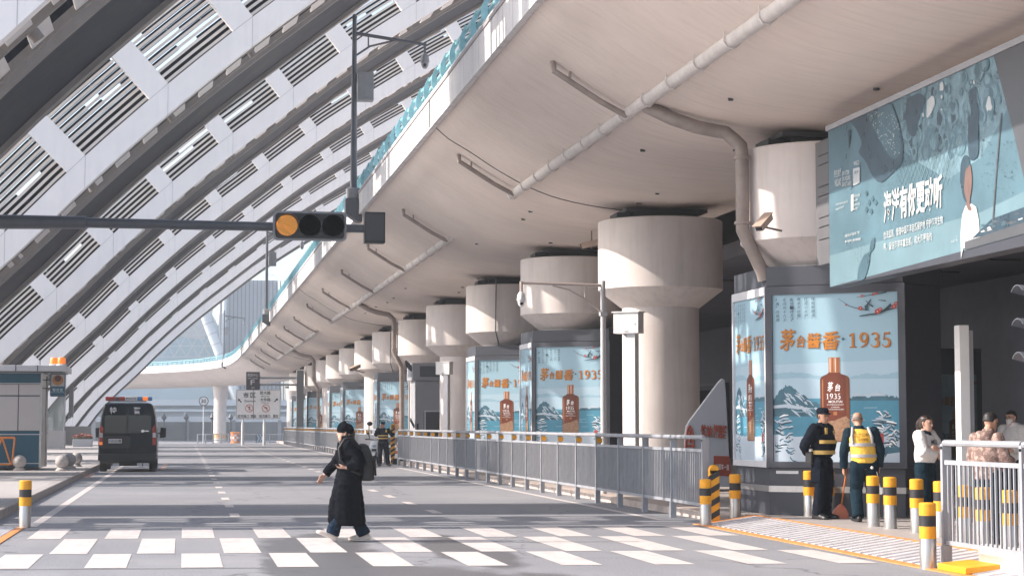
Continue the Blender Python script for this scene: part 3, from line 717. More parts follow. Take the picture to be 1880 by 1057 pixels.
def poster(mb, o, ux, uy, nn, seed=1):
    """winter lake poster with bottle, title and poem; o bottom-left, ux, uy edges, nn outward normal"""
    o, ux, uy, nn = V(o), V(ux), V(uy), V(nn).normalized(); rnd = random.Random(seed)
    lay = [0.0]
    def P(u, v): return o + ux * u + uy * v + nn * lay[0]
    def q(px, py): return ((px - 1412) / 240, (863.5 - py) / 345)
    def poly(m, pts, up=.0003):
        lay[0] += up; mb.mi = m; mb.face([P(min(max(u, 0), 1), min(max(v, 0), 1)) for u, v in pts])
    def ridge(m, pts, base, rough=.012, n=6):
        """an uneven skyline over a base"""
        out = []
        for (a, b), (c, d) in zip(pts, pts[1:]):
            for k in range(n): out.append((a + (c - a) * k / n, b + (d - b) * k / n + rnd.uniform(-rough, rough)))
        out.append(pts[-1]); lay[0] += .0003; mb.mi = m
        for (a, b), (c, d) in zip(out, out[1:]):
            mb.face([P(a, min(base, b)), P(c, min(base, d)), P(c, d), P(a, b)])
    poly(SKYC, [(0, 0), (1, 0), (1, 1), (0, 1)])
    poly(HAZE_, [(0, .40), (1, .40), (1, .60), (0, .58)])
    ridge(MIST, [(0, .525), (.18, .535), (.35, .515), (.5, .50)], .49, .004); ridge(MIST, [(.62, .50), (.75, .525), (.88, .51), (1, .53)], .49, .004)
    ridge(HAZE_, [(0, .49), (.3, .50), (.5, .48), (1, .49)], .38, .004)
    ridge(LAKE, [(0, .375), (1, .375)], .14, 0, 1)
    ridge(SLATE, [(.6, .37), (.68, .40), (.76, .385), (.85, .405), (.93, .385), (1, .38)], .362, .008); ridge(SNOW, [(.62, .385), (.68, .408), (.74, .395), (.84, .412), (.9, .395)], .388, .006)
    ridge(SLATE, [(0, .37), (.05, .42), (.10, .455), (.16, .44), (.22, .405), (.30, .365), (.38, .34), (.44, .335), (.52, .32)], .27, .008)
    for k in range(26):
        u = rnd.uniform(.05, .40); v = rnd.uniform(.29, .44 - .32 * abs(u - .11)); l = rnd.uniform(.02, .075)
        stroke_pts = [(u, v), (u + l * .5, v - l * .22 + rnd.uniform(-.008, .008)), (u + l, v - l * .62)]
        lay[0] += .00002; mb.mi = SNOW; stroke(mb, P(0, 0), ux, uy, stroke_pts, [.004, rnd.uniform(.008, .018), .003])
    poly(SNOW, [(0, .335), (.12, .345), (.2, .33), (.34, .315), (.2, .312), (.1, .322), (0, .318)])
    for k in range(9):
        v = rnd.uniform(.2, .33); u = rnd.uniform(.1, .8); mb.mi = HAZE_; lay[0] += .00002; stroke(mb, P(0, 0), ux, uy, [(u, v), (u + rnd.uniform(.05, .15), v + .001)], .003)
    ridge(SNOW, [(0, .16), (.2, .15), (.5, .145), (.8, .15), (1, .16)], 0, .004)
    # snow-laden trees in both corners
    def tree(u0, v0, u1, v1, n, s):
        lay[0] += .0003
        for k in range(n):
            a = rnd.random(); b = rnd.random(); u = u0 + (u1 - u0) * a; v = v0 + (v1 - v0) * b * (1 - .5 * abs(a - .3))
            an = rnd.uniform(-.9, .9) + (0 if s > 0 else math.pi); l = rnd.uniform(.03, .10)
            p = [(u, v), (u + .5 * l * math.cos(an), v + .55 * l * math.sin(an) * .8), (u + l * math.cos(an), v + l * math.sin(an) * .5)]
            mb.mi = SLATE if rnd.random() < .6 else INKC; stroke(mb, P(0, 0), ux, uy, p, [.013, .009, .003]); lay[0] += .00001
            mb.mi = SNOW if rnd.random() < .8 else WHT; stroke(mb, P(0, 0), ux, uy, [(x_, y_ + .009) for x_, y_ in p], [.006, .011, .004]); lay[0] += .00001
    tree(.0, .03, .13, .28, 42, 1); tree(.86, .05, 1.0, .30, 60, -1)
    ridge(SLATE, [(.88, .08), (.94, .10), (1, .09)], .0, .01); poly(SNOW, [(.86, .0), (.9, .05), (1, .06), (1, 0)]); poly(SNOW, [(.02, .0), (.03, .045), (.09, .06), (.13, .03), (.13, 0)])
    poly(REDC, [(.83, .115), (.875, .115), (.875, .17), (.83, .17)])
    # bottle
    def bar(m, px0, py0, px1, py1): a = q(px0, py0); b = q(px1, py1); poly(m, [(a[0], b[1]), (b[0], b[1]), (b[0], a[1]), (a[0], a[1])])
    bar(COPPER, 1519.5, 650, 1541, 681)
    for k in range(4): bar(BROWN if k % 2 else WHT, 1522 + k * 5, 651, 1523 + k * 5, 680)
    c = [(1519, 681), (1541, 681), (1543, 684), (1551, 686.5), (1557, 690), (1559, 695), (1559, 812), (1556, 822), (1506, 822), (1503, 812), (1503, 695), (1505, 690), (1511, 686.5), (1517, 684)]
    poly(BROWN, [q(*p) for p in reversed(c)])
    poly(COPPER, [q(*p) for p in [(1506.5, 806), (1509, 806), (1509, 694), (1506.5, 696)]])
    poly(GEDGE, [q(*p) for p in [(1553, 818), (1559, 812), (1559, 695), (1556, 690), (1552, 690)]])
    poly(ROCK, [q(*p) for p in [(1504, 820), (1558, 820), (1559, 778), (1552, 770), (1543, 773), (1530, 779), (1516, 781), (1503, 786)]])
    def txt(m, s, px0, py0, px1, py1, bold=0.0, shear=0.0):
        lay[0] += .0003; mb.mi = m; a = q(px0, py1); b = q(px1, py0); text_at(mb, s, P(*a), ux * (b[0] - a[0]), uy * (b[1] - a[1]), bold, shear)
    def num(m, s, px0, py0, px1, py1):
        lay[0] += .0003; mb.mi = m; a = q(px0, py1); b = q(px1, py0); serif_text(mb, s, P(*a), ux * (b[0] - a[0]), uy * (b[1] - a[1]))
    txt(WHT, '茅', 1517, 700, 1528, 720, .02, .15); txt(WHT, '台', 1532, 704, 1542, 719, .02, .15); num(WHT, '1935', 1514, 724, 1543, 735); txt(WHT, 'MOUTAI', 1519, 738, 1545, 743, .01)
    txt(WHT, 'KWEICHOW', 1516, 745.5, 1548, 748); txt(WHT, 'CHINA', 1524, 750.5, 1540, 753); txt(WHT, 'MOUTAI DISTILLERY', 1514, 755, 1549, 757.5)
    bar(COPPER, 1528, 761, 1535, 768)
    # title and poem
    xs = [(1425.5, 590, 1456, 634), (1459, 603, 1475, 628), (1479, 599, 1505, 630), (1508, 596, 1541, 634)]
    for m, dx, dy in ((GEDGE, .9, .9), (GOLD, 0, 0)):
        for ch, (a, b, c_, d) in zip('茅台醬香', xs): txt(m, ch, a + dx, b + dy, c_ + dx, d + dy, .018, .12)
        num(m, '1935', 1557 + dx, 600.5 + dy, 1641 + dx, 630 + dy)
    txt(SLATE, '●', 1545.5, 610, 1551, 615.5)
    cols = ['绿蚁新醅酒，', '红泥小火炉。', '晚来天欲雪，', '能饮一杯无？', '《问刘十九》', '|唐·白居易']
    for k, cl in enumerate(cols):
        for j, ch in enumerate(cl):
            x = 1488 - k * 13.8; y = 525.5 + j * 8.4
            s = 6.8 if ch not in '，。·|' else 2.2
            txt(INKC, ch, x, y, x + s, y + (6.8 if ch != '|' else 6.5) * (1 if s > 3 or ch == '|' else .35), 0, .1)
    # plum branch with a bird
    lay[0] += .0003; mb.mi = INKC
    for pts, w in (([(1655, 538), (1640, 545), (1628, 556), (1622, 559), (1612, 563), (1598, 564), (1580, 567)], .02), ([(1655, 532), (1630, 537), (1616, 535)], .008), ([(1598, 555), (1580, 552), (1562, 546), (1540, 530)], .006), ([(1655, 512), (1625, 514), (1600, 515)], .008), ([(1655, 517), (1632, 519), (1605, 524), (1575, 528)], .007), ([(1628, 556), (1650, 552)], .012), ([(1606, 548), (1600, 544), (1592, 535)], .012)):
        stroke(mb, P(0, 0), ux, uy, [q(*p) for p in pts if p[0] <= 1652] , [w * (1 - .7 * i / max(1, len([p for p in pts if p[0] <= 1652]) - 1)) for i in range(len([p for p in pts if p[0] <= 1652]))])
    poly(INKC, [q(*p) for p in [(1591, 556), (1595, 556), (1597, 546), (1603, 533), (1602, 532), (1594, 543), (1590, 546)]])
    for fx, fy, fr in ((1582, 551, 4.5), (1614, 558, 5.5), (1619, 554, 4), (1645, 549, 5), (1649, 543, 4), (1585, 526, 3), (1607, 523, 3), (1555, 543, 2), (1638, 514, 2.5), (1613, 521, 3)):
        for k in range(5):
            a = 2 * math.pi * k / 5; lay[0] += .00002; c = (fx + fr * .55 * math.cos(a), fy + fr * .55 * math.sin(a))
            mb.mi = REDC; mb.face([P(*q(c[0] + fr * .5 * math.cos(2 * math.pi * j / 6), c[1] - fr * .5 * math.sin(2 * math.pi * j / 6))) for j in range(6)])
        mb.mi = WHT; lay[0] += .00002; mb.face([P(*q(fx + fr * .2 * math.cos(2 * math.pi * j / 5), fy - fr * .2 * math.sin(2 * math.pi * j / 5))) for j in range(5)])
BOX_A, BOX_B, BOX_C = V((-1.22, -.45, 0)), V((.70, -1.80, 0)), V((-1.22, 1.45, 0))   # footprint corners about the column
FOOT = [BOX_C, BOX_A, BOX_B, V((1.75, -.9, 0)), V((1.75, 1.3, 0)), V((.3, 2.0, 0))]
def inset(pl, d):
    out = []; n = len(pl)
    for i in range(n):
        a, b, c = pl[i - 1], pl[i], pl[(i + 1) % n]; e1 = (b - a).normalized(); e2 = (c - b).normalized()
        n1 = V((-e1.y, e1.x, 0)); n2 = V((-e2.y, e2.x, 0)); m = (n1 + n2); m = m / m.length; out.append(b + m * (d / max(.3, m.dot(n1))))
    return out
def light_box():
    t = bpy.data.objects.new('light_box', None); COL.objects.link(t)
    z = V((0, 0, 1)); ztop = 3.90
    ft = list(FOOT)
    mb = MB(); mb.prism([p + z * .12 for p in inset(ft, .06)], (0, 0, .78)); mb.build('plinth', DKGREY, t, bevel=.01)
    mb = MB(); mb.prism([p + z * .50 for p in inset(ft, .045)], (0, 0, .10)); mb.build('steel_band', STEEL, t)
    # glazed cabinet: frame bars round each shown face
    mb = MB(); mb.prism([p + z * .905 for p in inset(ft, .05)], (0, 0, ztop - .91)); mb.build('cabinet', DKGREY, t)
    mb = MB(); mb.prism([p + z * (ztop + .005) for p in inset(ft, .04)], (0, 0, .33)); mb.build('crown', DKGREY, t, bevel=.01)
    for a, b, mg, fm in ((BOX_C, BOX_A, .05, PALEGREY), (BOX_A, BOX_B, .12, DKGREY)):  # sun and shade put into the frame colours: pale side, dark front
        e = (b - a).normalized(); nn = V((e.y, -e.x, 0)); L_ = (b - a).length
        fr = MB()
        for s0, s1, h0, h1 in ((0, mg, .9, ztop), (L_ - mg, L_, .9, ztop), (mg, L_ - mg, .9, .9 + .10), (mg, L_ - mg, ztop - .14, ztop)):
            q = [a + e * s0 + z * h0, a + e * s1 + z * h0, a + e * s1 + z * h1, a + e * s0 + z * h1]; fr.prism([p - nn * .052 for p in q], nn * .052)
        fo = fr.build('screen_frame', fm, t)
        pm = MB(); poster(pm, a + e * mg + z * 1.0 - nn * .046, e * (L_ - 2 * mg), z * (ztop - .14 - 1.0), nn, 5)
        pm.build('poster', ART, t)
    mb = MB(); e = (BOX_B - BOX_A).normalized(); nn = V((e.y, -e.x, 0)); p = BOX_A + e * .15 + z * .80 - nn * .056
    mb.prism([p, p + e * .38, p + e * .38 + z * .05, p + z * .05], nn * .004); mb.build('label_strip', PALEGREY, t)
    return t
LB = [(0, 'largest light box poster with brown bottle and 1935, beside the security guard'), (2, 'light box with the bottle poster partly behind the white camera pole'), (3, 'third light box from the camera, its poster title cut off after 1'), (6, 'light box poster behind the officer on the phone'),
      (8, 'light box just left of the walking woman, showing half a bottle'), (9, 'narrow light box poster left of the bare down-pipe column, with two gold characters'), (11, 'narrow far light box right of the tall grey gantry post'), (12, 'far light box immediately left of the tall grey gantry post'), (13, 'farthest and narrowest light box near the white direction sign')]
lb0 = None
for k, l in LB:
    if lb0 is None: lb0 = o = light_box()
    else: o = dup(lb0, (0, 0, 0))
    o.location = (CXX, COLY[k], 0); tag(o, l, 'light box', 'light boxes round the viaduct columns')
# ------------------------------------------------------------------ blue billboard hung from the viaduct
BX = 9.9
BC = [M('billboard_blue', (.085, .16, .20), .3, var=.22, scale=1.0), M('billboard_pale', (.14, .23, .27), .3, var=.12, scale=1.2), M('billboard_deep', (.06, .12, .155), .3, var=.3, scale=1.5), M('billboard_ink', (.035, .065, .09), .3, var=.25, scale=3),
      M('billboard_white', (.46, .49, .50), .3, var=0), M('billboard_grey', (.085, .09, .10), .35, var=.1), M('billboard_skin', (.17, .105, .09), .35, var=.2, scale=5), M('billboard_mid', (.135, .225, .27), .3, var=.5, scale=3.5)]
t = thing('billboard', 'wide blue ocean billboard with white Chinese lettering hung under the viaduct', 'billboard', (BX, 24, 3.7))
OFF = V((-BX, -24, -3.7))
Yf, zt, zb = 27.5, 6.21, 3.74
mb = MB(); mb.bb(V((BX, 17, zb)) + OFF, V((BX + .3, Yf, zt)) + OFF); mb.build('cabinet', DKGREY, t)
mb = MB(); mb.bb(V((BX - .035, 17, zt - .02)) + OFF, V((BX + .33, Yf + .02, zt + .06)) + OFF); mb.build('top_trim', MIDGREY, t)
mb = MB(); mb.bb(V((BX + .12, Yf + .002, 4.15)) + OFF, V((BX + .50, Yf + .95, 6.15)) + OFF); bk = mb.build('back_box', M('back_box_grey', (.13, .13, .14), .5, var=.1), t, bevel=.01)
for z in (4.55, 4.75, 4.9, 5.25, 5.4, 5.75, 5.9): mb = MB(); mb.bb(V((BX + .112, Yf + .12, z)) + OFF, V((BX + .119, Yf + .80, z + .016)) + OFF); mb.build('vent_slot', BLK, bk)
mb = MB(); blay = [0.0]; rnd = random.Random(11)
def bp(px, py):
    p = onX(px, py, BX); p.z = min(max(p.z, zb + .005), zt - .022); p.y = min(p.y, Yf - .01); p.x = BX - .002 - blay[0]; return p + OFF
def bpoly(m, pts, smooth_=0):
    blay[0] += .00005; mb.mi = m; P = list(pts)
    if smooth_: P = catmull(P + [P[0]], 5)[:-1]
    mb.face([bp(*p) for p in P])
def lerp_line(pts, n):
    out = []
    for (a, b), (c, d) in zip(pts, pts[1:]):
        for k in range(n): out.append((a + (c - a) * k / n, b + (d - b) * k / n))
    return out + [pts[-1]]
TOPL = lambda x: 240 - .458 * (x - 1520); BOTL = lambda x: 528 - .2725 * (x - 1522)
bpoly(0, [(1521, 530), (1990, BOTL(1990)), (1990, TOPL(1990)), (1521, 239)])
bpoly(1, [(1521, 530), (1990, BOTL(1990)), (1990, 300), (1800, 390), (1660, 430), (1521, 470)])        # paler lower part of the print
bpoly(7, [(1655, 178), (1830, 95), (1850, 200), (1800, 290), (1740, 330), (1690, 300), (1650, 270)])
# school of shapes and coral in the upper right
for k in range(90):
    x = rnd.uniform(1660, 1835); top = TOPL(x); y = rnd.uniform(top + 4, top + 150 * (1 - .25 * abs(x - 1750) / 90)); r = rnd.uniform(3, 15); a = rnd.uniform(0, 6.28)
    n = 9; m = rnd.choice([2, 2, 3, 7, 1, 4, 7, 1])
    bpoly(7 if m in (3, 2) else 0, [(x + r * 1.35 * math.cos(a + 6.28 * j / 12) * .6, y - r * 1.45 * math.sin(a + 6.28 * j / 12)) for j in range(12)])
    bpoly(m, [(x + r * rnd.uniform(.5, 1.1) * math.cos(a + 6.28 * j / n) * .55, y - r * rnd.uniform(.6, 1.4) * math.sin(a + 6.28 * j / n)) for j in range(n)])
for k in range(14):     # net lines
    x = 1655 + k * 7; blay[0] += .00001; mb.mi = 1
    for s in (-1, 1):
        a, b = bp(x, 340), bp(x + s * 34, 250 - k * 3); d = V((0, 0, .012)); mb.face([a, b, b + d, a + d])
# whale shark seen from above, spotted
bpoly(3, [(1556, 218), (1584, 205), (1628, 183), (1648, 215), (1659, 262), (1657, 290), (1640, 312), (1622, 330), (1612, 333), (1600, 318), (1590, 296), (1578, 280), (1583, 262), (1572, 236)], 1)
bpoly(2, [(1590, 206), (1632, 186), (1650, 230), (1655, 272), (1645, 292), (1630, 280), (1612, 250)], 1)
for k in range(150):
    u = rnd.random(); x = 1592 + 58 * u + rnd.uniform(-6, 6); y = 205 + 80 * rnd.random()
    if abs((x - 1592) - (y - 200) * .45 - 22) < 24:
        blay[0] += .00001; mb.mi = 4; r = rnd.uniform(.5, 1.3); mb.face([bp(x + r * math.cos(6.28 * j / 6) * .8, y - r * math.sin(6.28 * j / 6)) for j in range(6)])
bpoly(3, [(1612, 310), (1640, 300), (1658, 282), (1656, 300), (1640, 318), (1618, 335)], 1)
bpoly(3, [(1557, 240), (1564, 238), (1560, 275)]); bpoly(3, [(1583, 296), (1572, 325), (1562, 350), (1575, 330)])
bpoly(3, [(1668, 180), (1690, 172), (1700, 185), (1690, 215), (1680, 250), (1668, 240), (1664, 205)], 1)
bpoly(4, [(1704, 185), (1714, 176), (1718, 190), (1710, 210), (1703, 215)], 1)
bpoly(3, [(1779, 170), (1792, 160), (1795, 190), (1799, 205), (1798, 240), (1797, 285), (1781, 290), (1779, 225), (1784, 205)], 1)
for x, y in ((1592, 355), (1597, 372), (1603, 365), (1592, 385), (1601, 388), (1609, 372)): bpoly(2, [(x - 3, y), (x, y - 6), (x + 3, y), (x, y + 6)])
bpoly(2, [(1575, 515), (1578, 490), (1588, 468), (1597, 462), (1600, 445), (1607, 436), (1606, 455), (1599, 466), (1597, 485), (1588, 512)], 1)
# the man in a white shirt
bpoly(4, [(1766, 475), (1765, 430), (1768, 395), (1774, 378), (1786, 374), (1794, 380), (1799, 405), (1801, 440), (1800, BOTL(1800) - 4), (1770, BOTL(1770) - 4)], 0)
bpoly(6, [(1772, 300), (1782, 300), (1786, 325), (1785, 350), (1782, 372), (1786, 385), (1779, 385), (1774, 368), (1770, 350), (1768, 330)], 1)
bpoly(3, [(1764, 330), (1766, 300), (1772, 286), (1779, 288), (1782, 303), (1775, 312), (1772, 335), (1772, 352), (1777, 372), (1770, 362)], 1)
# boat, rod and dark diagonal panel at the right
bpoly(3, [(1786, 438), (1822, 402), (1850, 392), (1990, 340), (1990, 400), (1880, 415)]); bpoly(5, [(1773, 444), (1990, 372), (1990, BOTL(1990) - 1), (1773, BOTL(1773) - 1)])
for k in range(20):
    x = rnd.uniform(1800, 1880); y = 432 - (x - 1790) * .33 - rnd.uniform(0, 16); bpoly(rnd.choice([4, 5, 2]), [(x, y), (x + rnd.uniform(3, 9), y - 3), (x + 8, y), (x + 1, y + 2)])
bpoly(5, [(1826, 99), (1990, 20), (1990, 570), (1885, 342), (1862, 240)])
blay[0] += .00005; mb.mi = 5; stroke_pts = [(1840, 208), (1832, 300), (1822, 440)]
for (a, b), (c, d) in zip(stroke_pts, stroke_pts[1:]): mb.face([bp(a - .8, b), bp(c - 1.2, d), bp(c + 1.2, d), bp(a + .8, b)])
for k in range(70):
    x = rnd.uniform(1802, 1868); y = rnd.uniform(255, 355); blay[0] += .00001; mb.mi = 3; r = rnd.uniform(.6, 2.0); mb.face([bp(x, y), bp(x + r, y + 1), bp(x + r * .8, y - 2.5)])
# lettering
def btext(s, a, b, c, bold=0.0, m=4):
    """a bottom-left, b bottom-right, c top-left (pixels)"""
    blay[0] += .00005; mb.mi = m; A, B, C_ = bp(*a), bp(*b), bp(*c); text_at(mb, s, A, B - A, C_ - A, bold)
btext('海洋有你更动听', (1624, 412), (1732, 382), (1624, 352), .035)
btext('执法监测，管理中国海洋自然保护地 守护海洋生物', (1624, 440), (1733, 411), (1624, 425), .01)
btext('界，留住海洋丰富生机，和大海更有约', (1624, 462), (1713, 441), (1624, 447), .01)
btext('野生救援', (1533, 327), (1546, 323), (1533, 313), .01); btext('WILDAID', (1534, 343), (1546, 340), (1534, 330), .03)
for k, s in enumerate(('SAY ACTION', 'OR ENDORSE', 'SANCTUARY')): btext(s, (1548, 323 + k * 10), (1561 + k * 2, 320 + k * 10), (1548, 315 + k * 10), .02)
bpoly(4, [(1568, 341), (1574, 339), (1580, 335), (1580, 307), (1568, 310)]); btext('WILD', (1569, 305), (1579, 302), (1569, 297), .03); btext('海洋', (1570, 322), (1578, 320), (1570, 314), .02, 2)
for k in range(2): btext('中国海洋保护地·国家公园', (1536, 378 + k * 9), (1558 - k * 7, 372 + k * 9), (1536, 374 + k * 9))
bpoly(4, [(1564, 388), (1569, 386), (1569, 356), (1564, 358)])
for k in range(4): btext('海洋保护' if k % 2 else '国家公园', (1570, 363 + k * 8), (1580 - k % 2 * 3, 360 + k * 8), (1570, 358 + k * 8))
btext('扫码关注海洋故事 了解', (1553, 436), (1580, 429), (1553, 431), .01); btext('更多海洋保护行动内容', (1553, 447), (1582, 441), (1553, 442), .02)
btext('公益广告', (1748, 446), (1760, 443), (1748, 441)); btext('广', (1757, 437), (1760, 436), (1757, 433))
mb.build('print', BC, t)

# ------------------------------------------------------------------ crowd-control railings
PANEL = None
def rail_run(name, label, x, y0, n, step=2.0, refl=True, skip_end=False):
    t = thing(name, label, 'railing', (x, y0, 0), 0, 'grey metal railings along the road')
    s = 1 if step > 0 else -1
    pm = MB(); L_ = abs(step)
    pm.tube([(0, .02, 1.40), (0, L_ - .02, 1.40)], .036, 8)
    pm.bb((-.022, .05, 1.16), (.022, L_ - .05, 1.21)); pm.bb((-.022, .05, .27), (.022, L_ - .05, .32))
    k = 0
    while .10 + k * .112 < L_ - .07: pm.bb((-.011, .10 + k * .112 - .011, .32), (.011, .10 + k * .112 + .011, 1.16)); k += 1
    postm = MB(); postm.bb((-.035, -.03, .0), (.035, .03, 1.36)); postm.lathe([(.035, -.035), (.035, .035)], (0, 0, 1.36), 10, 'X'); postm.bb((-.045, -.05, .0), (.055, .05, .26)); postm.bb((.035, -.028, .26), (.075, .028, 1.38))
    rm = MB(); rm.bb((-.01, -.04, 1.235), (.10, -.0305, 1.335)); rm.bb((.076, -.03, 1.235), (.10, .03, 1.335))
    p0 = postm.build('post', RAILG, t, smooth=30); g0 = pm.build('panel', RAILG, t); r0 = rm.build('reflector', YEL, p0) if refl else None
    p0.location = (0, 0, 0); g0.location = (0, 0 if s > 0 else -L_, 0)
    for i in range(1, n + 1):
        p = p0.copy(); COL.objects.link(p); p.parent = t; p.location = (0, step * i, 0)
        if r0 and i > 3:
            r = r0.copy(); COL.objects.link(r); r.parent = p
        if i < n:
            g = g0.copy(); COL.objects.link(g); g.parent = t; g.location = (0, step * i if s > 0 else step * (i + 1), 0)
    if r0: bpy.data.objects.remove(r0)
    return t
rail_run('road_railing', 'long grey metal railing in front of the light boxes, ending at the striped post', 8.43, 29.55, 22)
rail_run('road_railing', 'far grey metal railing running from the scooter back to the direction sign', 8.40, 78.4, 40)
rail_run('road_railing', 'near grey metal railing at the right edge in front of the pink hooded jacket', 8.43, 19.75, 3, -2.0, refl=False)
mb = MB(); mb.prism([(8.62, 15, .0), (8.75, 15, .0), (8.75, 19.3, .0), (8.62, 19.3, 0)], (0, 0, .30)); tag(mb.build('railing_plinth', WPAINT), 'low white plinth behind the near railing', 'plinth')
mb = MB(); mb.prism([(8.22, 18.75, .014), (8.62, 18.75, .05), (8.62, 19.5, .05), (8.22, 19.5, .014)], (0, 0, .07)); tag(mb.build('kerb_ramp', YEL, bevel=.01), 'yellow kerb ramp wedge at the foot of the near railing', 'kerb ramp')

# ------------------------------------------------------------------ bollards
def bollard(label, h=.72):
    t = bpy.data.objects.new('bollard', None); COL.objects.link(t)
    mb = MB(); mb.lathe([(.092, 0), (.092, .715), (.08, .73), (.0, .735)], (0, 0, 0), 24); mb.build('tube', STEEL, t, smooth=40)
    mb = MB(); mb.lathe([(.095, .595), (.095, .722), (.082, .737), (.0, .742)], (0, 0, 0), 24); mb.build('yellow_cap', YEL, t, smooth=40)
    mb = MB(); mb.lathe([(.095, .34), (.095, .475)], (0, 0, 0), 24); mb.build('yellow_band', YEL, t, smooth=40)
    mb = MB(); mb.lathe([(.0945, .476), (.0945, .594)], (0, 0, 0), 24); mb.build('black_band', BLK, t, smooth=40)
    return t
BL = [(1295.5, 964, 0, 'steel bollard with yellow bands beside the striped post at the railing end'), (1350, 952.7, .06, 'yellow and black banded bollard between the railing end and the large light box'),
      (1486, 947, .12, 'banded bollard just left of the security guard\'s legs'), (1522, 948, .12, 'banded bollard hidden behind the security guard\'s legs'), (1541.6, 945, .12, 'banded bollard behind the orange dustpan handle'),
      (1568, 943, .12, 'banded bollard behind the cleaner\'s left thigh'), (1603.5, 965.4, .12, 'banded bollard in front of the cleaner\'s right hand'), (1635, 969.7, .12, 'banded bollard right of the cleaner with a scratched black band'),
      (1684, 977, .12, 'banded bollard in front of the smiling woman\'s legs'), (1704.5, 1044, 0, 'tallest looking bollard, nearest the camera, beside the near railing\'s first post'),
      (1728, 985, .12, 'banded bollard half behind the near railing\'s first post'), (1771, 1000, .12, 'banded bollard seen through the near railing bars, left one'), (1806, 1008, .12, 'banded bollard seen through the near railing below the pink jacket'), (1855, 1018, .12, 'banded bollard seen through the near railing bars, next to the signal post'),
      (45.5, 968, .005, 'lone banded bollard at the kerb on the left side of the road')]
b0 = None
for px, py, z, l in BL:
    if b0 is None: b0 = o = bollard(l)
    else: o = dup(b0, (0, 0, 0), random.uniform(0, 6))
    o.location = gnd(px, py, z); tag(o, l, 'bollard', 'steel bollards with yellow and black bands')
def striped_post(label, loc, h):
    t = thing('striped_post', label, 'striped post', loc, 0, 'yellow and black striped posts')
    mb = MB(); w = .085; mb.bb((-w, -w * .55, 0), (w, w * .55, h - .05)); mb.lathe([(.0, -w * .55), (w, -w * .55), (w, w * .55), (0, w * .55)], (0, 0, h - .05), 16, 'Y'); mb.build('guard', YEL, t, bevel=.006)
    mb = MB(); z = .05
    while z < h - .15:
        mb.prism([(-w, -w * .56 - .002, z), (w, -w * .56 - .002, z + .10), (w, -w * .56 - .002, z + .20), (-w, -w * .56 - .002, z + .10)], (0, .002, 0))
        mb.prism([(-w - .003, -w * .55, z), (-w - .003, w * .55, z - .04), (-w - .003, w * .55, z + .06), (-w - .003, -w * .55, z + .10)], (.003, 0, 0)); z += .21
    mb.build('stripe', BLK, t)
p = gnd(1311, 961, 0); striped_post('yellow and black striped post guarding the end of the long railing', p, .92)
p = gnd(721, 851, 0); striped_post('yellow and black striped post beside the officer on the phone', p, 1.62)

# ------------------------------------------------------------------ junction boxes on posts
def junction(label, px, py, Y, pxfoot, s=1.0):
    c = onY(px, py, Y); t = thing('junction_box', label, 'junction box', (c.x, c.y, 0), R(-38), 'white junction boxes on posts by the columns')
    z = c.z
    mb = MB(); mb.box((0, 0, z), (.60, .30, .46)); bx = mb.build('cabinet', WPAINT, t, bevel=.008)
    mb = MB(); mb.box((0, 0, z + .24), (.66, .36, .025)); mb.build('rain_cover', WPAINT, t)
    mb = MB(); mb.ball((.22, -.153, z - .03), .016, 8); mb.box((.02, -.152, z - .19), (.1, .004, .03)); mb.build('lock', MIDGREY, bx)
    mb = MB(); mb.box((.09, .02, (z - .23) / 2 + .06), (.20, .20, z - .23 - .12)); mb.build('post', M('white_post', (.70, .70, .72), .4, var=.06, scale=3), t, bevel=.006)
    mb = MB(); mb.prism([(-.14, -.02, z - .235), (.0, -.02, z - .235), (.0, -.02, z - .36)], (0, .02, 0)); mb.build('gusset', MIDGREY, t)
    return t
junction('white junction box in front of the big bare column by the camera pole', 1154, 593, 39.6, 1160)
junction('white junction box before the column right of the guard booth', 816, 676, 70.0, 816)

# ------------------------------------------------------------------ street-side camera pole
py_ = onX(1108, 800, 8.95).y
t = thing('cctv_pole', 'pale steel camera pole with a curved bracket arm and white dome camera', 'camera pole', (8.95, py_, 0))
zt = onY(1108, 524, py_).z; ax = onY(957, 520, py_).x - 8.95; zt2 = onY(957, 519, py_).z
mb = MB(); mb.tube([(0, 0, .1), (0, 0, zt + .1)], [.065, .055], 14); mb.box((0, 0, zt - .62), (.15, .15, .08)); mb.build('pole', M('pale_pole', (.55, .54, .55), .4, var=.06), t, smooth=40)
mb = MB(); mb.tube([(0, 0, zt), (ax, 0, zt2)], [.035, .028], 8); mb.tube([(0, 0, zt - .62), (ax * .2, 0, zt - .32), (ax * .42, 0, zt - .10), (ax * .62, 0, zt - .02)], .018, 6); mb.tube([(ax * .22, 0, zt), (ax * .22, 0, zt - .3)], .015, 6); mb.tube([(ax, 0, zt2 + .03), (ax, 0, zt2 - .20)], .035, 8)
mb.build('arm', M('arm_paint', (.50, .42, .39), .5, var=.1), t, smooth=40)
mb = MB(); dome_camera(mb, (ax, 0, zt2 - .18), .74); mb.build('dome_camera', [WPAINT, BLK], t, smooth=40)
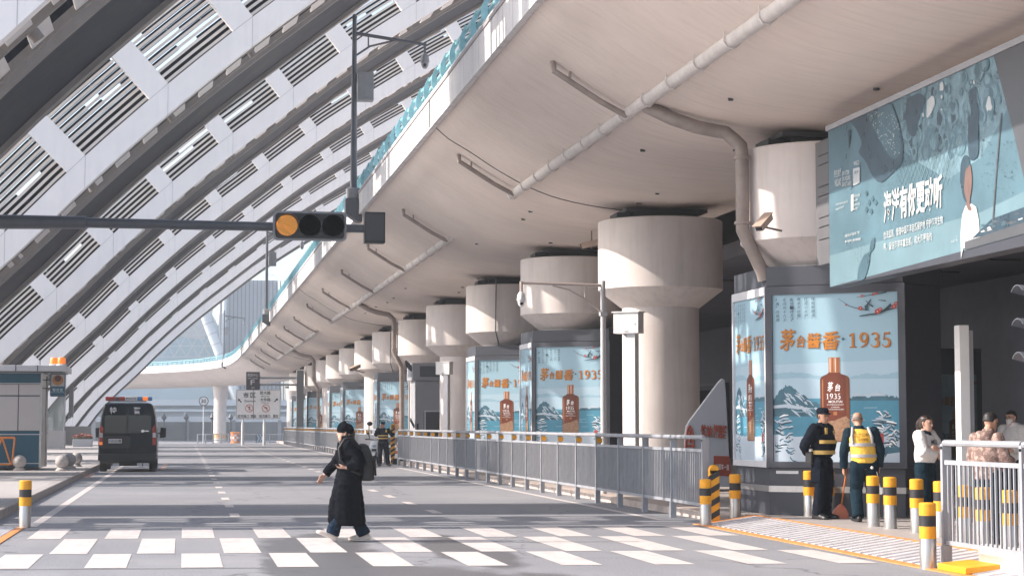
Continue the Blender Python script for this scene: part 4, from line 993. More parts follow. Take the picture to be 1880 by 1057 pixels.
# bullet cameras
def bullet(name, label, base, d, s=1.0, arm=(0, 0, 0)):
    t = thing(name, label, 'security camera', base); d = V(d).normalized(); sd_ = d.cross(V((0, 0, 1))).normalized(); u = sd_.cross(d)
    a = V(arm); mb = MB(); c = a + u * .10 * s
    q = [c - d * .2 * s + sd_ * (sx * .065 * s) + u * (sz * .055 * s) for sx, sz in ((-1, -1), (1, -1), (1, 1), (-1, 1))]; mb.prism(q, d * .42 * s)
    q = [c - d * .22 * s + sd_ * (sx * .08 * s) + u * (.058 * s + sz * .008 * s) for sx, sz in ((-1, -1), (1, -1), (1, 1), (-1, 1))]; mb.prism(q, d * .50 * s); mb.build('housing', M('camera_tan', (.50, .38, .31), .5, var=.1), t)
    mb = MB(); q = [c + d * .221 * s + sd_ * (sx * .055 * s) + u * (sz * .045 * s) for sx, sz in ((-1, -1), (1, -1), (1, 1), (-1, 1))]; mb.prism(q, d * .012); mb.build('lens_window', BLK, t)
    mb = MB(); mb.tube([(0, 0, 0), a * .5, a], .018 * s, 6); mb.tube([a, c], .03 * s, 6); mb.build('bracket', PIPED, t)
    return t
b = onX(1396, 423, 9.56); b.y = 29.2
bullet('security_camera', 'tan bullet camera with bracket on the column beside the big light box', (9.62, 29.0, onY(1396, 423, 29.0).z), (-.55, -.55, -.48), 1.0, (-.36, -.28, .02))
bullet('security_camera', 'small bullet camera on the bare column above the walking woman', (9.75, 101.6, onY(668, 683, 101).z), (-.7, -.6, -.3), 1.6, (-.5, -.3, .1))
b = onY(1086, 440, 46); bullet('security_camera', 'bullet camera hanging from the viaduct left of the big bare column', (b.x, 46, soff_z(b.x - 5.55) - .02), (-.9, .1, -.25), 1.1, (0, 0, -.45))

# ------------------------------------------------------------------ guard booth, wedge sign, white post
p = onX(756, 795, 9.75)
t = thing('guard_booth', 'grey metal booth with vented head standing between two bare columns', 'booth', (p.x + .72, p.y - .4, .12))
zt = onX(756, 668, 9.75).z - .12
mb = MB(); mb.box((0, 0, (zt - .75) / 2), (1.45, 1.6, zt - .75)); bd = mb.build('body', MIDGREY, t, bevel=.02)
mb = MB(); mb.box((0, 0, zt - .37), (1.75, 1.9, .74)); hd = mb.build('head', MIDGREY, t, bevel=.02)
mb = MB(); mb.box((-.88, -.1, zt - .36), (.012, 1.2, .46)); mb.box((0, -.956, zt - .36), (1.1, .012, .46)); mb.build('vent', DKPOLE, hd)
mb = MB(); mb.box((.12, -.806, 1.05), (.95, .012, 2.0)); dr = mb.build('door', DKGREY, t)
mb = MB(); mb.box((-.30, -.82, 1.05), (.06, .02, 2.0)); mb.box((.57, -.82, 1.05), (.06, .02, 2.0)); mb.box((.14, -.82, 2.08), (.95, .02, .06)); mb.build('door_frame', PALEGREY, t)
mb = MB(); mb.box((-.62, -.81, .9), (.08, .02, 1.3)); mb.build('slot', BLK, bd)
mb = MB(); mb.prism([(-.78, -.75, 1.35), (-.95, -.85, 1.65), (-.90, -.9, 1.7), (-.74, -.8, 1.4)], (0, .12, .1)); mb.build('floodlight', DKGREY, t)
mb = MB(); mb.prism([(-.95, -.9, zt - .15), (-1.2, -1.0, zt + .08), (-1.15, -1.05, zt + .12), (-.9, -.95, zt - .1)], (.05, .15, -.22)); mb.build('floodlight', DKGREY, t)

YW = 35.2
t = thing('wedge_sign', 'grey sloping monument sign with red raised characters and a red band', 'sign', (10.6, YW, .12))
def w(px, py, dy=0): p = onY(px, py, YW); return V((p.x - 10.6, dy, p.z - .12))
bz = V((0, 0, -.0))
outl = [w(1257, 893), w(1258, 800), w(1260, 783), w(1266, 772), w(1320, 700), w(1326, 694), w(1331, 698), w(1333, 720), w(1342, 893)]
for q in outl:
    if q.z < .2: q.z = 0
mb = MB(); mb.prism(outl, (.06, .30, 0)); mb.build('slab', M('sign_grey', (.50, .51, .545), .5, var=.05, scale=1), t, bevel=.015)
RED3 = M('red_characters', (.46, .10, .06), .5, var=.15, scale=9)
mb = MB()
def wt(s, a, b, c, dy=-.04):
    A, B, C_ = w(*a, dy), w(*b, dy), w(*c, dy); text_at(mb, s, A, B - A, C_ - A, .03)
for k in range(3):
    wt('航站', (1286, 801), (1307, 804), (1286, 778), -.045 + k * .014); wt('接送楼', (1309, 803), (1334, 806), (1309, 778), -.045 + k * .014)
mb.build('lettering', RED3, t)
mb = MB()
for sgn in (-1, 1): mb.tube([w(1266 + sgn * 8 if False else (1258 if sgn < 0 else 1273), 822, -.02), w(1260 if sgn < 0 else 1272, 800, -.02), w(1262 if sgn < 0 else 1269, 787, -.02), w(1265.5, 781, -.02)], .022, 8)
mb.tube([w(1265.5, 790, -.02), w(1265.5, 812, -.02)], .03, 8); mb.tube([w(1260, 818, -.02), w(1271, 818, -.02)], .025, 8)
mb.build('emblem', RED3, t, smooth=40)
mb = MB(); q = [w(1310, 836), w(1339.6, 837), w(1342, 874), w(1310, 872)]; mb.prism([p + V((0, -.004, 0)) for p in q], (0, -.008, 0)); bd = mb.build('red_band', M('sign_red', (.36, .07, .04), .5, var=.08), t)
mb = MB(); A, B, C_ = w(1314, 861, -.016), w(1338, 863, -.016), w(1314, 850, -.016); text_at(mb, '出租车一层', A, B - A, C_ - A, .01); mb.build('lettering', WPAINT, bd)
b = gnd(1765, 935, .12)
p = onY(1765, 597, 27.0)
t = thing('white_post', 'tall square white post standing alone in front of the dark entrance', 'post', (p.x, 27.0, .12))
mb = MB(); mb.box((0, 0, (p.z - .12) / 2), (.16, .20, p.z - .12)); mb.build('shaft', WPAINT, t, bevel=.008)
mb = MB(); mb.box((.125, .02, (p.z - .2) / 2), (.09, .12, p.z - .2)); mb.build('shaded_side', MIDGREY, t)  # grey box standing in for the shaded face of the post
mb = MB(); mb.box((0, 0, .01), (.34, .34, .02)); mb.build('foot_plate', MIDGREY, t)

# ------------------------------------------------------------------ terminal under the far side of the viaduct
t = thing('terminal_building', 'dark terminal entrance hall with low panelled ceiling behind the light boxes', 'building', (20, 60, 0))
OT = V((-20, -60, 0))
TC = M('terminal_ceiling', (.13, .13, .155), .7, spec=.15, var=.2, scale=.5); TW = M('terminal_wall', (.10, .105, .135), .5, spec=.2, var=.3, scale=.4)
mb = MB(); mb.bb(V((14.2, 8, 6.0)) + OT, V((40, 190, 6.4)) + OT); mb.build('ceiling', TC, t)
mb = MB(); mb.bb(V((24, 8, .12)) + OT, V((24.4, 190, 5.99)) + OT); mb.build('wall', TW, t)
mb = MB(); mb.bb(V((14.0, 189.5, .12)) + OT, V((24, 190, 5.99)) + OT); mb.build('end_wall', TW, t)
mb = MB(); mb.bb(V((15.9, 10, 8.75)) + OT, V((60, 190, 9.3)) + OT); mb.build('upper_deck', SOFF, t)
for y in range(14, 62, 4):
    for x in (16, 18.5, 21): mb = MB(); mb.bb(V((x, y, 5.96)) + OT, V((x + .9, y + .12, 5.995)) + OT); mb.build('ceiling_slot', BLK, t)
for y in range(20, 186, 12):
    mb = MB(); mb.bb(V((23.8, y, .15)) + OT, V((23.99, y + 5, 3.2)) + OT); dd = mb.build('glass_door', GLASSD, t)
    mb = MB(); mb.bb(V((23.78, y - .1, .12)) + OT, V((23.97, y - .003, 3.4)) + OT); mb.bb(V((23.78, y + 5.003, .12)) + OT, V((23.97, y + 5.1, 3.4)) + OT); mb.bb(V((23.78, y - .1, 3.401)) + OT, V((23.97, y + 5.1, 3.5)) + OT); mb.build('door_frame', DKPOLE, dd)
# unlit display case and red banner in the entrance
p = onY(1700, 700, 37)
t = thing('display_case', 'unlit display case with a winter lake poster coloured dark for shade in the entrance', 'display case', (p.x, 37, .12))
SHADED_ART = [M('dark_' + m.name, tuple(c * .22 for c in m.node_tree.nodes['Principled BSDF'].inputs['Emission Color'].default_value[:3]) if m.node_tree.nodes['Principled BSDF'].inputs['Emission Strength'].default_value else (.02, .02, .025), .3, var=0) for m in ART]  # poster colours scaled down so the print looks shaded
x1 = onY(1790, 0, 37).x - p.x
mb = MB(); mb.bb((0, .02, 0), (x1, .4, 3.0 + .1)); mb.build('cabinet', M('case_dark', (.02, .021, .027), .4, var=.1), t)
mb = MB(); poster(mb, (.12, .015, .55), (x1 - .24, 0, 0), (0, 0, 2.0), (0, -1, 0), 9); mb.build('poster', SHADED_ART, t)
p = onY(1690, 700, 35.5)
t = thing('banner_stand', 'narrow dark red banner stand behind the smiling woman', 'banner', (p.x, 35.5, .12))
mb = MB(); mb.box((0, 0, 1.25), (.20, .03, 2.2)); mb.build('banner', M('dark_red_cloth', (.10, .03, .03), .6, var=.3, scale=5), t)
mb = MB(); mb.box((-.13, .01, 1.25), (.05, .05, 2.5)); mb.box((.13, .01, 1.25), (.05, .05, 2.5)); mb.box((0, .01, .02), (.4, .3, .04)); mb.build('stand', DKPOLE, t)
mb = MB(); text_h(mb, '欢', (0, -.018, 1.7), (1, 0, 0), (0, 0, 1), .14, 0, True); text_h(mb, '迎', (0, -.018, 1.45), (1, 0, 0), (0, 0, 1), .14, 0, True); mb.build('lettering', M('faded_white', (.25, .25, .27), .6, var=0), t)
# ------------------------------------------------------------------ police kiosk
YK = 62.3; KZ = .15
def kx(px): return onY(px, 0, YK).x
def kz(py): return onY(60, py, YK).z
xr = kx(88); xl = -13.5; dep = 2.6
t = thing('police_kiosk', 'blue and cream police kiosk with a flat roof beside the road', 'kiosk', (xr, YK, KZ)); OK_ = V((-xr, -YK, -KZ))
mb = MB(); mb.bb(V((xl, YK + .03, KZ + .05)) + OK_, V((xr - .02, YK + dep, kz(682))) + OK_); mb.build('body', M('kiosk_core', (.10, .11, .12), .5), t)
mb = MB(); mb.bb(V((xl, YK, kz(704))) + OK_, V((xr, YK + .029, kz(683))) + OK_); mb.build('upper_band', BLUEP, t)
mb = MB(); mb.bb(V((xl, YK, KZ + .10)) + OK_, V((xr - .03, YK + .029, kz(797))) + OK_); mb.bb(V((xl, YK, kz(796))) + OK_, V((xr - .01, YK + .029, kz(791))) + OK_); mb.build('base_panel', BLUEP, t)
x = xr - .02; pw = kx(86) - kx(46.5)
while x - pw > xl:
    mb = MB(); mb.bb(V((x - pw + .03, YK, kz(725))) + OK_, V((x, YK + .02, kz(705.5))) + OK_); mb.bb(V((x - pw + .03, YK, kz(790))) + OK_, V((x, YK + .02, kz(727.5))) + OK_); mb.build('cream_panel', CREAM, t, bevel=.006); x -= pw
mb = MB()
for py in (703.6, 796.8, 684, 850): mb.bb(V((xl, YK - .012, kz(py) - .014)) + OK_, V((xr, YK - .002, kz(py) + .014)) + OK_)
mb.build('trim_strip', PALEGREY, t)
mb = MB()
for k in range(5):
    y = YK + .2 + k * .55; mb.bb(V((xr - .02, y - .18, KZ + .08)) + OK_, V((xr + .05, y + .28, kz(684))) + OK_)
for py in (704, 768, 795): mb.bb(V((xr - .02, YK, kz(py) - .03)) + OK_, V((xr + .09, YK + dep, kz(py) + .02)) + OK_)
mb.tube([V((xr + .16, YK + .5, kz(690))) + OK_, V((xr + .16, YK + .5, KZ + .1)) + OK_], .035, 8)
mb.build('side_shutter', STEEL, t)
mb = MB(); mb.bb(V((xl - .3, YK - .55, kz(682) + .002)) + OK_, V((kx(134), YK + dep + .3, kz(671))) + OK_); mb.build('roof', PALEGREY, t, bevel=.01)
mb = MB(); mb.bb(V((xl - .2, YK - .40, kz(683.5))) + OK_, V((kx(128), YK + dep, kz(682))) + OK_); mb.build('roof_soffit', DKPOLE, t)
mb = MB()
for px in (5.5, 45, 84): mb.bb(V((kx(px) - .015, YK - .56, kz(682))) + OK_, V((kx(px) + .015, YK - .553, kz(671))) + OK_)
mb.tube([V((kx(85), YK + .3, kz(671))) + OK_, V((kx(85), YK + .3, kz(660))) + OK_], .012, 5)
mb.build('roof_joint', DKPOLE, t)
for px, py, dy in ((112, 671, 0), (126, 674, .6)):
    c = V((kx(px), YK - .1 - dy * .3, kz(671))) + OK_; mb = MB(); mb.lathe([(.15, 0), (.15, .05), (.13, .06), (.13, .22), (.10, .26), (.0, .27)], c, 18); bc = mb.build('beacon', LAMPO, t, smooth=40)
    mb = MB(); mb.lathe([(.16, -.01), (.16, .05), (.14, .055)], c, 18); mb.build('beacon_base', PALEGREY, bc)
mb = MB(); mb.box(V((xr - .1, YK + .4, KZ + .05)) + OK_, (.12, .12, .1)); mb.box(V((xr - 1.4, YK + .2, KZ + .05)) + OK_, (.1, .1, .1)); mb.build('foot', DKPOLE, t)
# hanging sign
x0, x1, z0, z1 = kx(104.5), kx(132.5), kz(727.5), kz(684.5); ys = YK + .1
sg = MB(); sg.prism([V(p) + OK_ for p in rrect((x0 + x1) / 2, (z0 + z1) / 2, x1 - x0, z1 - z0, .05, ys)], (0, .10, 0)); sgn = sg.build('hanging_sign', M('sign_slate', (.10, .14, .17), .4, var=0), t)
mb = MB(); zm_ = kz(708.5); mb.bb(V((x0 + .04, ys - .004, zm_)) + OK_, V((x1 - .04, ys - .0005, z1 - .04)) + OK_); mb.build('sign_face', M('sign_pale', (.42, .43, .44), .4, var=0), sgn)
mb = MB(); mb.bb(V((x0 + .04, ys - .004, z0 + .04)) + OK_, V((x1 - .04, ys - .0005, zm_ - .01)) + OK_); mb.build('sign_panel', BLUEP, sgn)
cxs, czs = (x0 + x1) / 2, (zm_ + z1) / 2 - .01; mb = MB()
mb.prism([V((cxs + .18 * math.cos(R(a)), ys - .006, czs + .17 * math.sin(R(a)))) + OK_ for a in range(0, 360, 20)], (0, .0015, 0)); mb.build('emblem', M('emblem_gold', (.45, .20, .06), .4, var=.2, scale=20), sgn)
mb = MB(); mb.prism([V((cxs + .11 * math.cos(R(a)), ys - .009, czs + .05 + .10 * math.sin(R(a)))) + OK_ for a in range(0, 360, 20)], (0, .0015, 0)); mb.build('emblem_shield', M('emblem_maroon', (.12, .04, .05), .4, var=.2, scale=20), sgn)
mb = MB(); text_h(mb, '警务室', V((cxs, ys - .007, zm_ - .17)) + OK_, (1, 0, 0), (0, 0, 1), .11, .01, True); text_h(mb, 'POLICE STATION', V((cxs, ys - .007, z0 + .12)) + OK_, (1, 0, 0), (0, 0, 1), .04, .0, True, .42); mb.build('lettering', M('sign_letter', (.45, .58, .62), .4, var=0), sgn)
mb = MB(); mb.bb(V((xr, ys + .02, kz(698))) + OK_, V((x0, ys + .07, kz(696))) + OK_); mb.bb(V((xr, ys + .02, kz(713))) + OK_, V((x0, ys + .07, kz(711))) + OK_); mb.build('sign_bracket', DKPOLE, sgn)

# stone balls along the pavement
bl0 = None
for px, py, l in ((35.5, 863.5, 'pale granite ball in front of the orange barrier'), (113.5, 863.5, 'pale granite ball at the kiosk corner, nearest of its row'), (128, 859, 'middle grey granite ball of the row beside the kiosk'), (139.5, 856, 'farthest grey granite ball of the row beside the kiosk')):
    if bl0 is None:
        bl0 = o = bpy.data.objects.new('stone_ball', None); COL.objects.link(o)
        mb = MB(); mb.ball((0, 0, .285), .215, 24); mb.build('ball', STONE, o, smooth=60)
        mb = MB(); mb.lathe([(.20, 0), (.20, .03), (.14, .08), (.13, .10)], (0, 0, 0), 24); mb.build('base', STONE, o, smooth=40)
    else: o = dup(bl0, (0, 0, 0), random.uniform(0, 6))
    o.location = gnd(px, py, KZ); tag(o, l, 'stone ball', 'granite balls along the pavement')
# orange wheeled barrier
p = gnd(27, 862, KZ); p.y = 61.35; t = thing('barrier', 'orange steel barrier with diagonal braces on small wheels', 'barrier', p)
def bt(px, py): q = onY(px, py, p.y); return (q.x - p.x, 0, q.z - KZ)
mb = MB(); mb.tube([bt(-90, 803), bt(27, 803)], .035, 8); mb.tube([bt(-90, 852), bt(22, 852)], .03, 8); mb.tube([bt(27, 803), bt(22, 852)], .03, 8); mb.tube([bt(4, 803), bt(19, 850)], .028, 8); mb.tube([bt(4, 803), bt(-16, 850)], .028, 8); mb.tube([bt(-42, 803), bt(-20, 850)], .028, 8)
mb.build('frame', ORA, t, smooth=40)
mb = MB(); mb.lathe([(.02, -.02), (.085, -.02), (.085, .02), (.02, .02)], bt(20, 857), 14, 'Y'); mb.lathe([(.02, -.02), (.085, -.02), (.085, .02), (.02, .02)], bt(-70, 857), 14, 'Y'); mb.build('wheel', RUB, t)

# glass enclosure, low walls and planter by the rib feet
p = gnd(99, 811, .15); Yg = 118.0
def q(px, py): return onY(px, py, Yg)
x0, x1 = q(98, 0).x, q(131, 0).x; zt, zb_, z00 = q(100, 700).z, q(100, 790).z, .15
GLS = bpy.data.materials.new('pale_glass'); GLS.use_nodes = True; g = GLS.node_tree.nodes['Principled BSDF']; g.inputs['Base Color'].default_value = (.62, .74, .76, 1); g.inputs['Roughness'].default_value = .12; g.inputs['Alpha'].default_value = .62
t = thing('glass_enclosure', 'tall pale glass enclosure on a stone base behind the kiosk', 'glass enclosure', (x0, Yg, z00)); OG = V((-x0, -Yg, -z00))
mb = MB(); mb.bb(V((x0, Yg, z00)) + OG, V((x1, Yg + 2, zb_)) + OG); mb.build('base', PALEGREY, t)
mb = MB(); mb.bb(V((x0 + .02, Yg + .02, zb_)) + OG, V((x1 - .02, Yg + 1.98, zt)) + OG); mb.build('glass', GLS, t)
mb = MB(); mb.tube([V(((x0 + x1) / 2, Yg + 1, zb_)) + OG, V(((x0 + x1) / 2, Yg + 1, zt)) + OG], .16, 12); mb.box(V(((x0 + x1) / 2, Yg + 1, zb_ + 1.9)) + OG, (.9, .6, .12)); mb.build('inner_column', MIDGREY, t)
mb = MB()
for xx in (x0, x1): mb.bb(V((xx - .03, Yg - .03, zb_)) + OG, V((xx + .03, Yg + .03, zt)) + OG)
mb.build('glass_frame', PALEGREY, t)
x2, x3 = q(131, 0).x + .1, q(142, 0).x
mb = MB(); mb.bb((x2, Yg + 3, q(100, 765).z), (x3, Yg + 3.6, q(100, 700).z)); tag(mb.build('wall_panel', MIDGREY), 'narrow grey upright panel between the glass enclosure and the ribs', 'panel')
Yp = 128.0
a, b = onY(133, 820, Yp).x, onY(182, 0, Yp).x
t = thing('planter', 'long grey planter box of red shrubs in front of the rib feet', 'planter', (a, Yp, .15))
mb = MB(); mb.bb((0, 0, 0), (b - a, 1.4, onY(0, 806, Yp).z - .15)); mb.build('box', MIDGREY, t, bevel=.02)
mb = MB(); rnd = random.Random(4); hz = onY(0, 806, Yp).z - .15
for k in range(900):
    x = rnd.uniform(0, b - a); y = rnd.uniform(.1, 1.3); z = hz + rnd.uniform(0, .42) * (1 - .4 * abs(2 * x / (b - a) - 1)); s = rnd.uniform(.03, .08); mb.mi = 0 if rnd.random() < .7 and z > hz + .12 else 1
    d = V((rnd.uniform(-1, 1), rnd.uniform(-1, 1), rnd.uniform(-.4, 1))).normalized(); e = d.orthogonal().normalized(); c = V((x, y, z))
    mb.face([c - e * s * .5, c - d * s, c + e * s * .5, c + d * s])
mb.build('shrub', [M('red_leaf', (.28, .035, .03), .6, var=.4, scale=9), M('dark_leaf', (.05, .07, .03), .6, var=.4, scale=9)], t)
Yw = 140.0
mb = MB(); mb.bb((-14, Yw, .15), (onY(180, 0, Yw).x, Yw + .4, onY(0, 782, Yw).z)); tag(mb.build('low_wall', M('low_wall_grey', (.40, .41, .43), .6, var=.08, scale=1)), 'low grey panelled wall behind the planter', 'wall')

# ------------------------------------------------------------------ police van seen from behind
vx = (gnd(180, 866).x + gnd(287, 866).x) / 2; vy = gnd(233, 866).y
t = thing('police_van', 'black police van parked at the kerb, seen from behind', 'van', (vx, vy, 0))
VB = M('van_paint', (.004, .009, .017), .22, var=.1, scale=1, coat=0, spec=.18)
def sect(y, k, zr, zlow=.34, top=.80):
    base = [(.93, zlow), (.985, .55), (.99, 1.0), (.965, 1.45), (.905, 1.9), (top + .04, zr - .14), (top - .03, zr - .03), (top - .16, zr)]
    pts = [(x * k, y, z if z < zr else zr) for x, z in base]
    return pts + [(-x, y_, z) for x, y_, z in reversed(pts)]
mb = MB(); mb.ring([sect(0, .955, 2.30), sect(.03, .985, 2.34), sect(.12, 1.0, 2.37), sect(3.6, 1.0, 2.37), sect(4.0, .98, 2.22, top=.74), [(x, y - (z - 1.25) * .55 if z > 1.25 else y, min(z, 1.32) if z > 1.3 else z) for x, y, z in sect(4.75, .97, 2.2)], sect(5.35, .88, 1.02, .40, .75)])
body = mb.build('body', VB, t, smooth=35)
mb = MB(); mb.prism(rrect(0, 1.64, 1.56, .60, .08, -.008), (0, .03, 0)); mb.build('rear_window', M('van_glass', (.03, .04, .05), .03, var=0, spec=1.0), body)
mb = MB(); mb.bb((-.006, -.008, .62), (.006, .02, 2.2)); mb.bb((-.80, -.007, 1.33), (.80, .02, 1.345)); mb.bb((.25, -.035, 1.42), (.95 - .2, -.01, 1.435)); mb.bb((-.05, -.03, 1.42), (-.02, -.01, 2.0)); mb.build('door_seam', BLK, body)
mb = MB(); mb.bb((-.98, -.14, .40), (.98, .10, .62)); mb.prism([(-.95, -.14, .40), (.95, -.14, .40), (.85, .02, .30), (-.85, .02, .30)], (0, .06, 0)); bm = mb.build('bumper', M('bumper_plastic', (.018, .02, .024), .5, var=.1), t, bevel=.03)
mb = MB(); mb.prism(rrect(-.42, 1.02, 1.0, .42, .05, -.006), (0, .02, 0)); mb.build('plate_recess', BLK, body)
mb = MB(); mb.box((-.42, -.022, 1.06), (.45, .012, .15)); pl = mb.build('number_plate', WPAINT, t)
mb = MB(); text_at(mb, '川A2539警', (-.63, -.031, 1.01), (.42, 0, 0), (0, 0, .10), .01); mb.build('lettering', INK, pl)
mb = MB(); text_h(mb, '特', (-.50, -.0, 1.985), (1, 0, 0), (0, 0, 1), .235, .02, True); text_h(mb, '警', (.30, -.0, 1.985), (1, 0, 0), (0, 0, 1), .235, .02, True); mb.v = [(a, b - .012, c) for a, b, c in mb.v]; mb.build('lettering', WPAINT, t)
for s in (-1, 1):
    mb = MB(); mb.prism([(s * .955, -.012, .92), (s * .835, -.012, .92), (s * .82, -.012, 1.50), (s * .90, -.012, 1.62), (s * .935, -.012, 1.5)], (0, .06, 0)); tl = mb.build('tail_light', REDL, t, bevel=.01)
    mb = MB(); mb.bb((s * .84, -.018, 1.18), (s * .94, -.0125, 1.34)); mb.build('reverse_lens', PLASTW, tl)
    if s < 0: mb = MB(); mb.bb((s * .84, -.018, .93), (s * .945, -.0125, 1.03)); mb.build('indicator_lens', LAMPO, tl)
    mb = MB(); mb.tube([(s * .95, 3.9, 1.3), (s * 1.12, 3.85, 1.32)], .03, 6); mb.prism([(s * 1.03, 3.75, 1.13), (s * 1.25, 3.75, 1.16), (s * 1.26, 3.75, 1.50), (s * 1.06, 3.75, 1.52)], (0, .14, 0)); mb.build('mirror', BLK, t, bevel=.03)
    for y in (1.05, 4.45):
        mb = MB(); mb.lathe([(.20, -.11), (.33, -.12), (.35, -.09), (.35, .09), (.33, .12), (.20, .11)], (s * .84, y, .35), 28, 'X'); wh = mb.build('wheel', RUB, t, smooth=40)
        mb = MB(); mb.lathe([(.05, -.08), (.21, -.10), (.21, .10), (.05, .08)], (s * .84, y, .35), 18, 'X'); mb.build('rim', MIDGREY, wh)
    mb = MB(); mb.tube([(s * .99, .6, .95), (s * .99, 3.7, .95)], .012, 4); mb.tube([(s * .985, 1.0, 1.9), (s * .94, 3.7, 1.9)], .01, 4); mb.build('side_trim', BLK, t)
mb = MB(); mb.bb((-.75, 2.5, .25), (.75, 4.2, .36)); mb.tube([(-.55, .1, .33), (-.55, .5, .25)], .04, 8); mb.tube([(-.3, .9, .32), (.3, .9, .32)], .13, 10); mb.bb((.5, .1, .2), (.53, .15, .4)); mb.bb((-.56, -.0, .22), (-.53, .05, .4)); mb.build('underbody', BLK, t)
mb = MB(); mb.lathe([(.02, -.03), (.05, -.03), (.05, .03)], (.50, -.012, 1.40), 12, 'Y'); mb.box((.62, -.012, 1.41), (.16, .02, .05)); mb.build('door_badge', CHROME, t)
# roof light bar
lb = MB(); lb.box((0, .35, 2.42), (1.2, .28, .05)); bar_ = lb.build('light_bar', MIDGREY, t, bevel=.01)
for x0, x1, m in ((-.78, -.44, REDL), (-.44, -.33, DKPOLE), (-.33, -.02 - .1, REDL), (.30, .48, BLUEL), (.48, .66, LAMPO), (.66, .80, BLUEL)):
    mb = MB(); mb.bb((x0, .22, 2.44), (x1, .50, 2.575)); mb.build('lens', m, bar_, bevel=.02)
mb = MB(); mb.bb((-.12, .215, 2.44), (.30, .50, 2.585)); wp = mb.build('name_panel', PLASTW, bar_, bevel=.01)
mb = MB(); text_h(mb, 'POLICE', (.09, .211, 2.475), (1, 0, 0), (0, 0, 1), .075, .01, True); mb.build('lettering', INK, wp)

# ------------------------------------------------------------------ far barrier, sign boards, gantry
YF = 222.0; zg = gz(YF)
def fy(px, py, Y=YF): return onY(px, py, Y)
def barrier_fence(label, px0, px1, n, dense):
    a, b = fy(px0, 812), fy(px1, 812); t = thing('barrier_fence', label, 'barrier fence', (a.x, YF, zg)); Lx = b.x - a.x; h = fy(px0, 797).z - zg
    mb = MB(); mb.tube([(0, 0, h), (Lx, 0, h)], .05, 6); mb.tube([(0, 0, .35), (Lx, 0, .35)], .04, 6)
    k = 0
    while dense and .3 + k * dense < Lx: mb.tube([(.3 + k * dense, 0, .35), (.3 + k * dense, 0, h)], .025, 4); k += 1
    mb.build('panel', RAILG, t)
    for k in range(n + 1):
        mb = MB(); x = Lx * k / n; mb.tube([(x, 0, 0), (x, 0, h + .08)], .07, 8); mb.box((x, -.15, .05), (.25, .9, .10)); mb.build('post', RAILG, t)
barrier_fence('far grey tube barrier fence in front of the flared striped column', 363, 420, 4, 0)
barrier_fence('far grey barred barrier fence behind the chevron board', 446, 519, 3, .32)
p = fy(431, 815); t = thing('crash_barrel', 'orange and white checked crash barrel between the far barrier fences', 'barrel', (p.x, YF - 2, gz(YF - 2)))
mb = MB(); mb.lathe([(.55, 0), (.58, .06), (.52, .1), (.54, 1.15), (.60, 1.2), (.60, 1.27), (.45, 1.3), (0, 1.31)], (0, 0, 0), 28); mb.build('drum', ORA, t, smooth=35)
mb = MB(); 
for r_ in range(3):
    for j in range(14):
        if (j + r_) % 2 == 0:
            a0, a1 = 2 * math.pi * j / 14, 2 * math.pi * (j + 1) / 14; z0, z1 = .22 + r_ * .28, .50 + r_ * .28
            mb.mi = 0 if j % 4 else 1; mb.face([(.55 * math.cos(a0), .55 * math.sin(a0), z0), (.55 * math.cos(a1), .55 * math.sin(a1), z0), (.55 * math.cos(a1), .55 * math.sin(a1), z1), (.55 * math.cos(a0), .55 * math.sin(a0), z1)])
mb.build('check_band', [WPAINT, M('violet_check', (.22, .18, .35), .5, var=0)], t)
p0, p1 = fy(469, 811), fy(481, 800); t = thing('chevron_board', 'small blue chevron board on the far barrier fence', 'chevron board', (p0.x, YF - .6, gz(YF)))
w_, z0, z1 = p1.x - p0.x, p0.z - gz(YF), p1.z - gz(YF) + .2
mb = MB(); mb.bb((0, 0, z0), (w_, .04, z1)); mb.build('board', M('chevron_blue', (.06, .10, .16), .5, var=0), t)
mb = MB()
for k in range(2):
    x = .10 + k * w_ * .42; h = z1 - z0; mb.prism([(x, -.012, z0 + .05), (x + .14, -.012, z0 + .05), (x + .40, -.012, (z0 + z1) / 2), (x + .14, -.012, z1 - .05), (x, -.012, z1 - .05), (x + .26, -.012, (z0 + z1) / 2)], (0, .01, 0))
mb.build('chevron', M('chevron_pale', (.45, .58, .62), .5, var=0), t)
mb = MB(); mb.tube([(w_ / 2, .08, 0), (w_ / 2, .08, z1)], .04, 6); mb.build('post', RAILG, t)

def sign_text(mb, s, px, py0, py1, Y, dy=-.02, bold=.01, wmax=None, org=None, pxw=None):
    a = onY(px, py1, Y); b = onY(px, py0, Y); c = V((a.x, Y + dy, a.z)) - V(org)
    if pxw:
        w = onY(px + pxw / 2, py1, Y).x - onY(px - pxw / 2, py1, Y).x; text_at(mb, s, c - V((w / 2, 0, 0)), (w, 0, 0), (0, 0, b.z - a.z), bold)
    else: text_h(mb, s, c, (1, 0, 0), (0, 0, 1), b.z - a.z, bold, True)
YD = 150.0
a, b = onY(433, 769, YD), onY(515.5, 714.5, YD); org = V(((a.x + b.x) / 2, YD, 0))
t = thing('direction_sign', 'white double direction sign with arrows to downtown on two posts', 'direction sign', org)
mb = MB(); mb.prism([V((p[0], p[1], p[2])) - org for p in rrect((a.x + b.x) / 2, (a.z + b.z) / 2, b.x - a.x, b.z - a.z, .08, YD)], (0, .06, 0)); bd = mb.build('board', WPAINT, t)
mb = MB(); xm_ = onY(473, 0, YD).x; mb.bb(V((xm_ - .02, YD - .006, a.z)) - org, V((xm_ + .02, YD - .001, b.z)) - org)
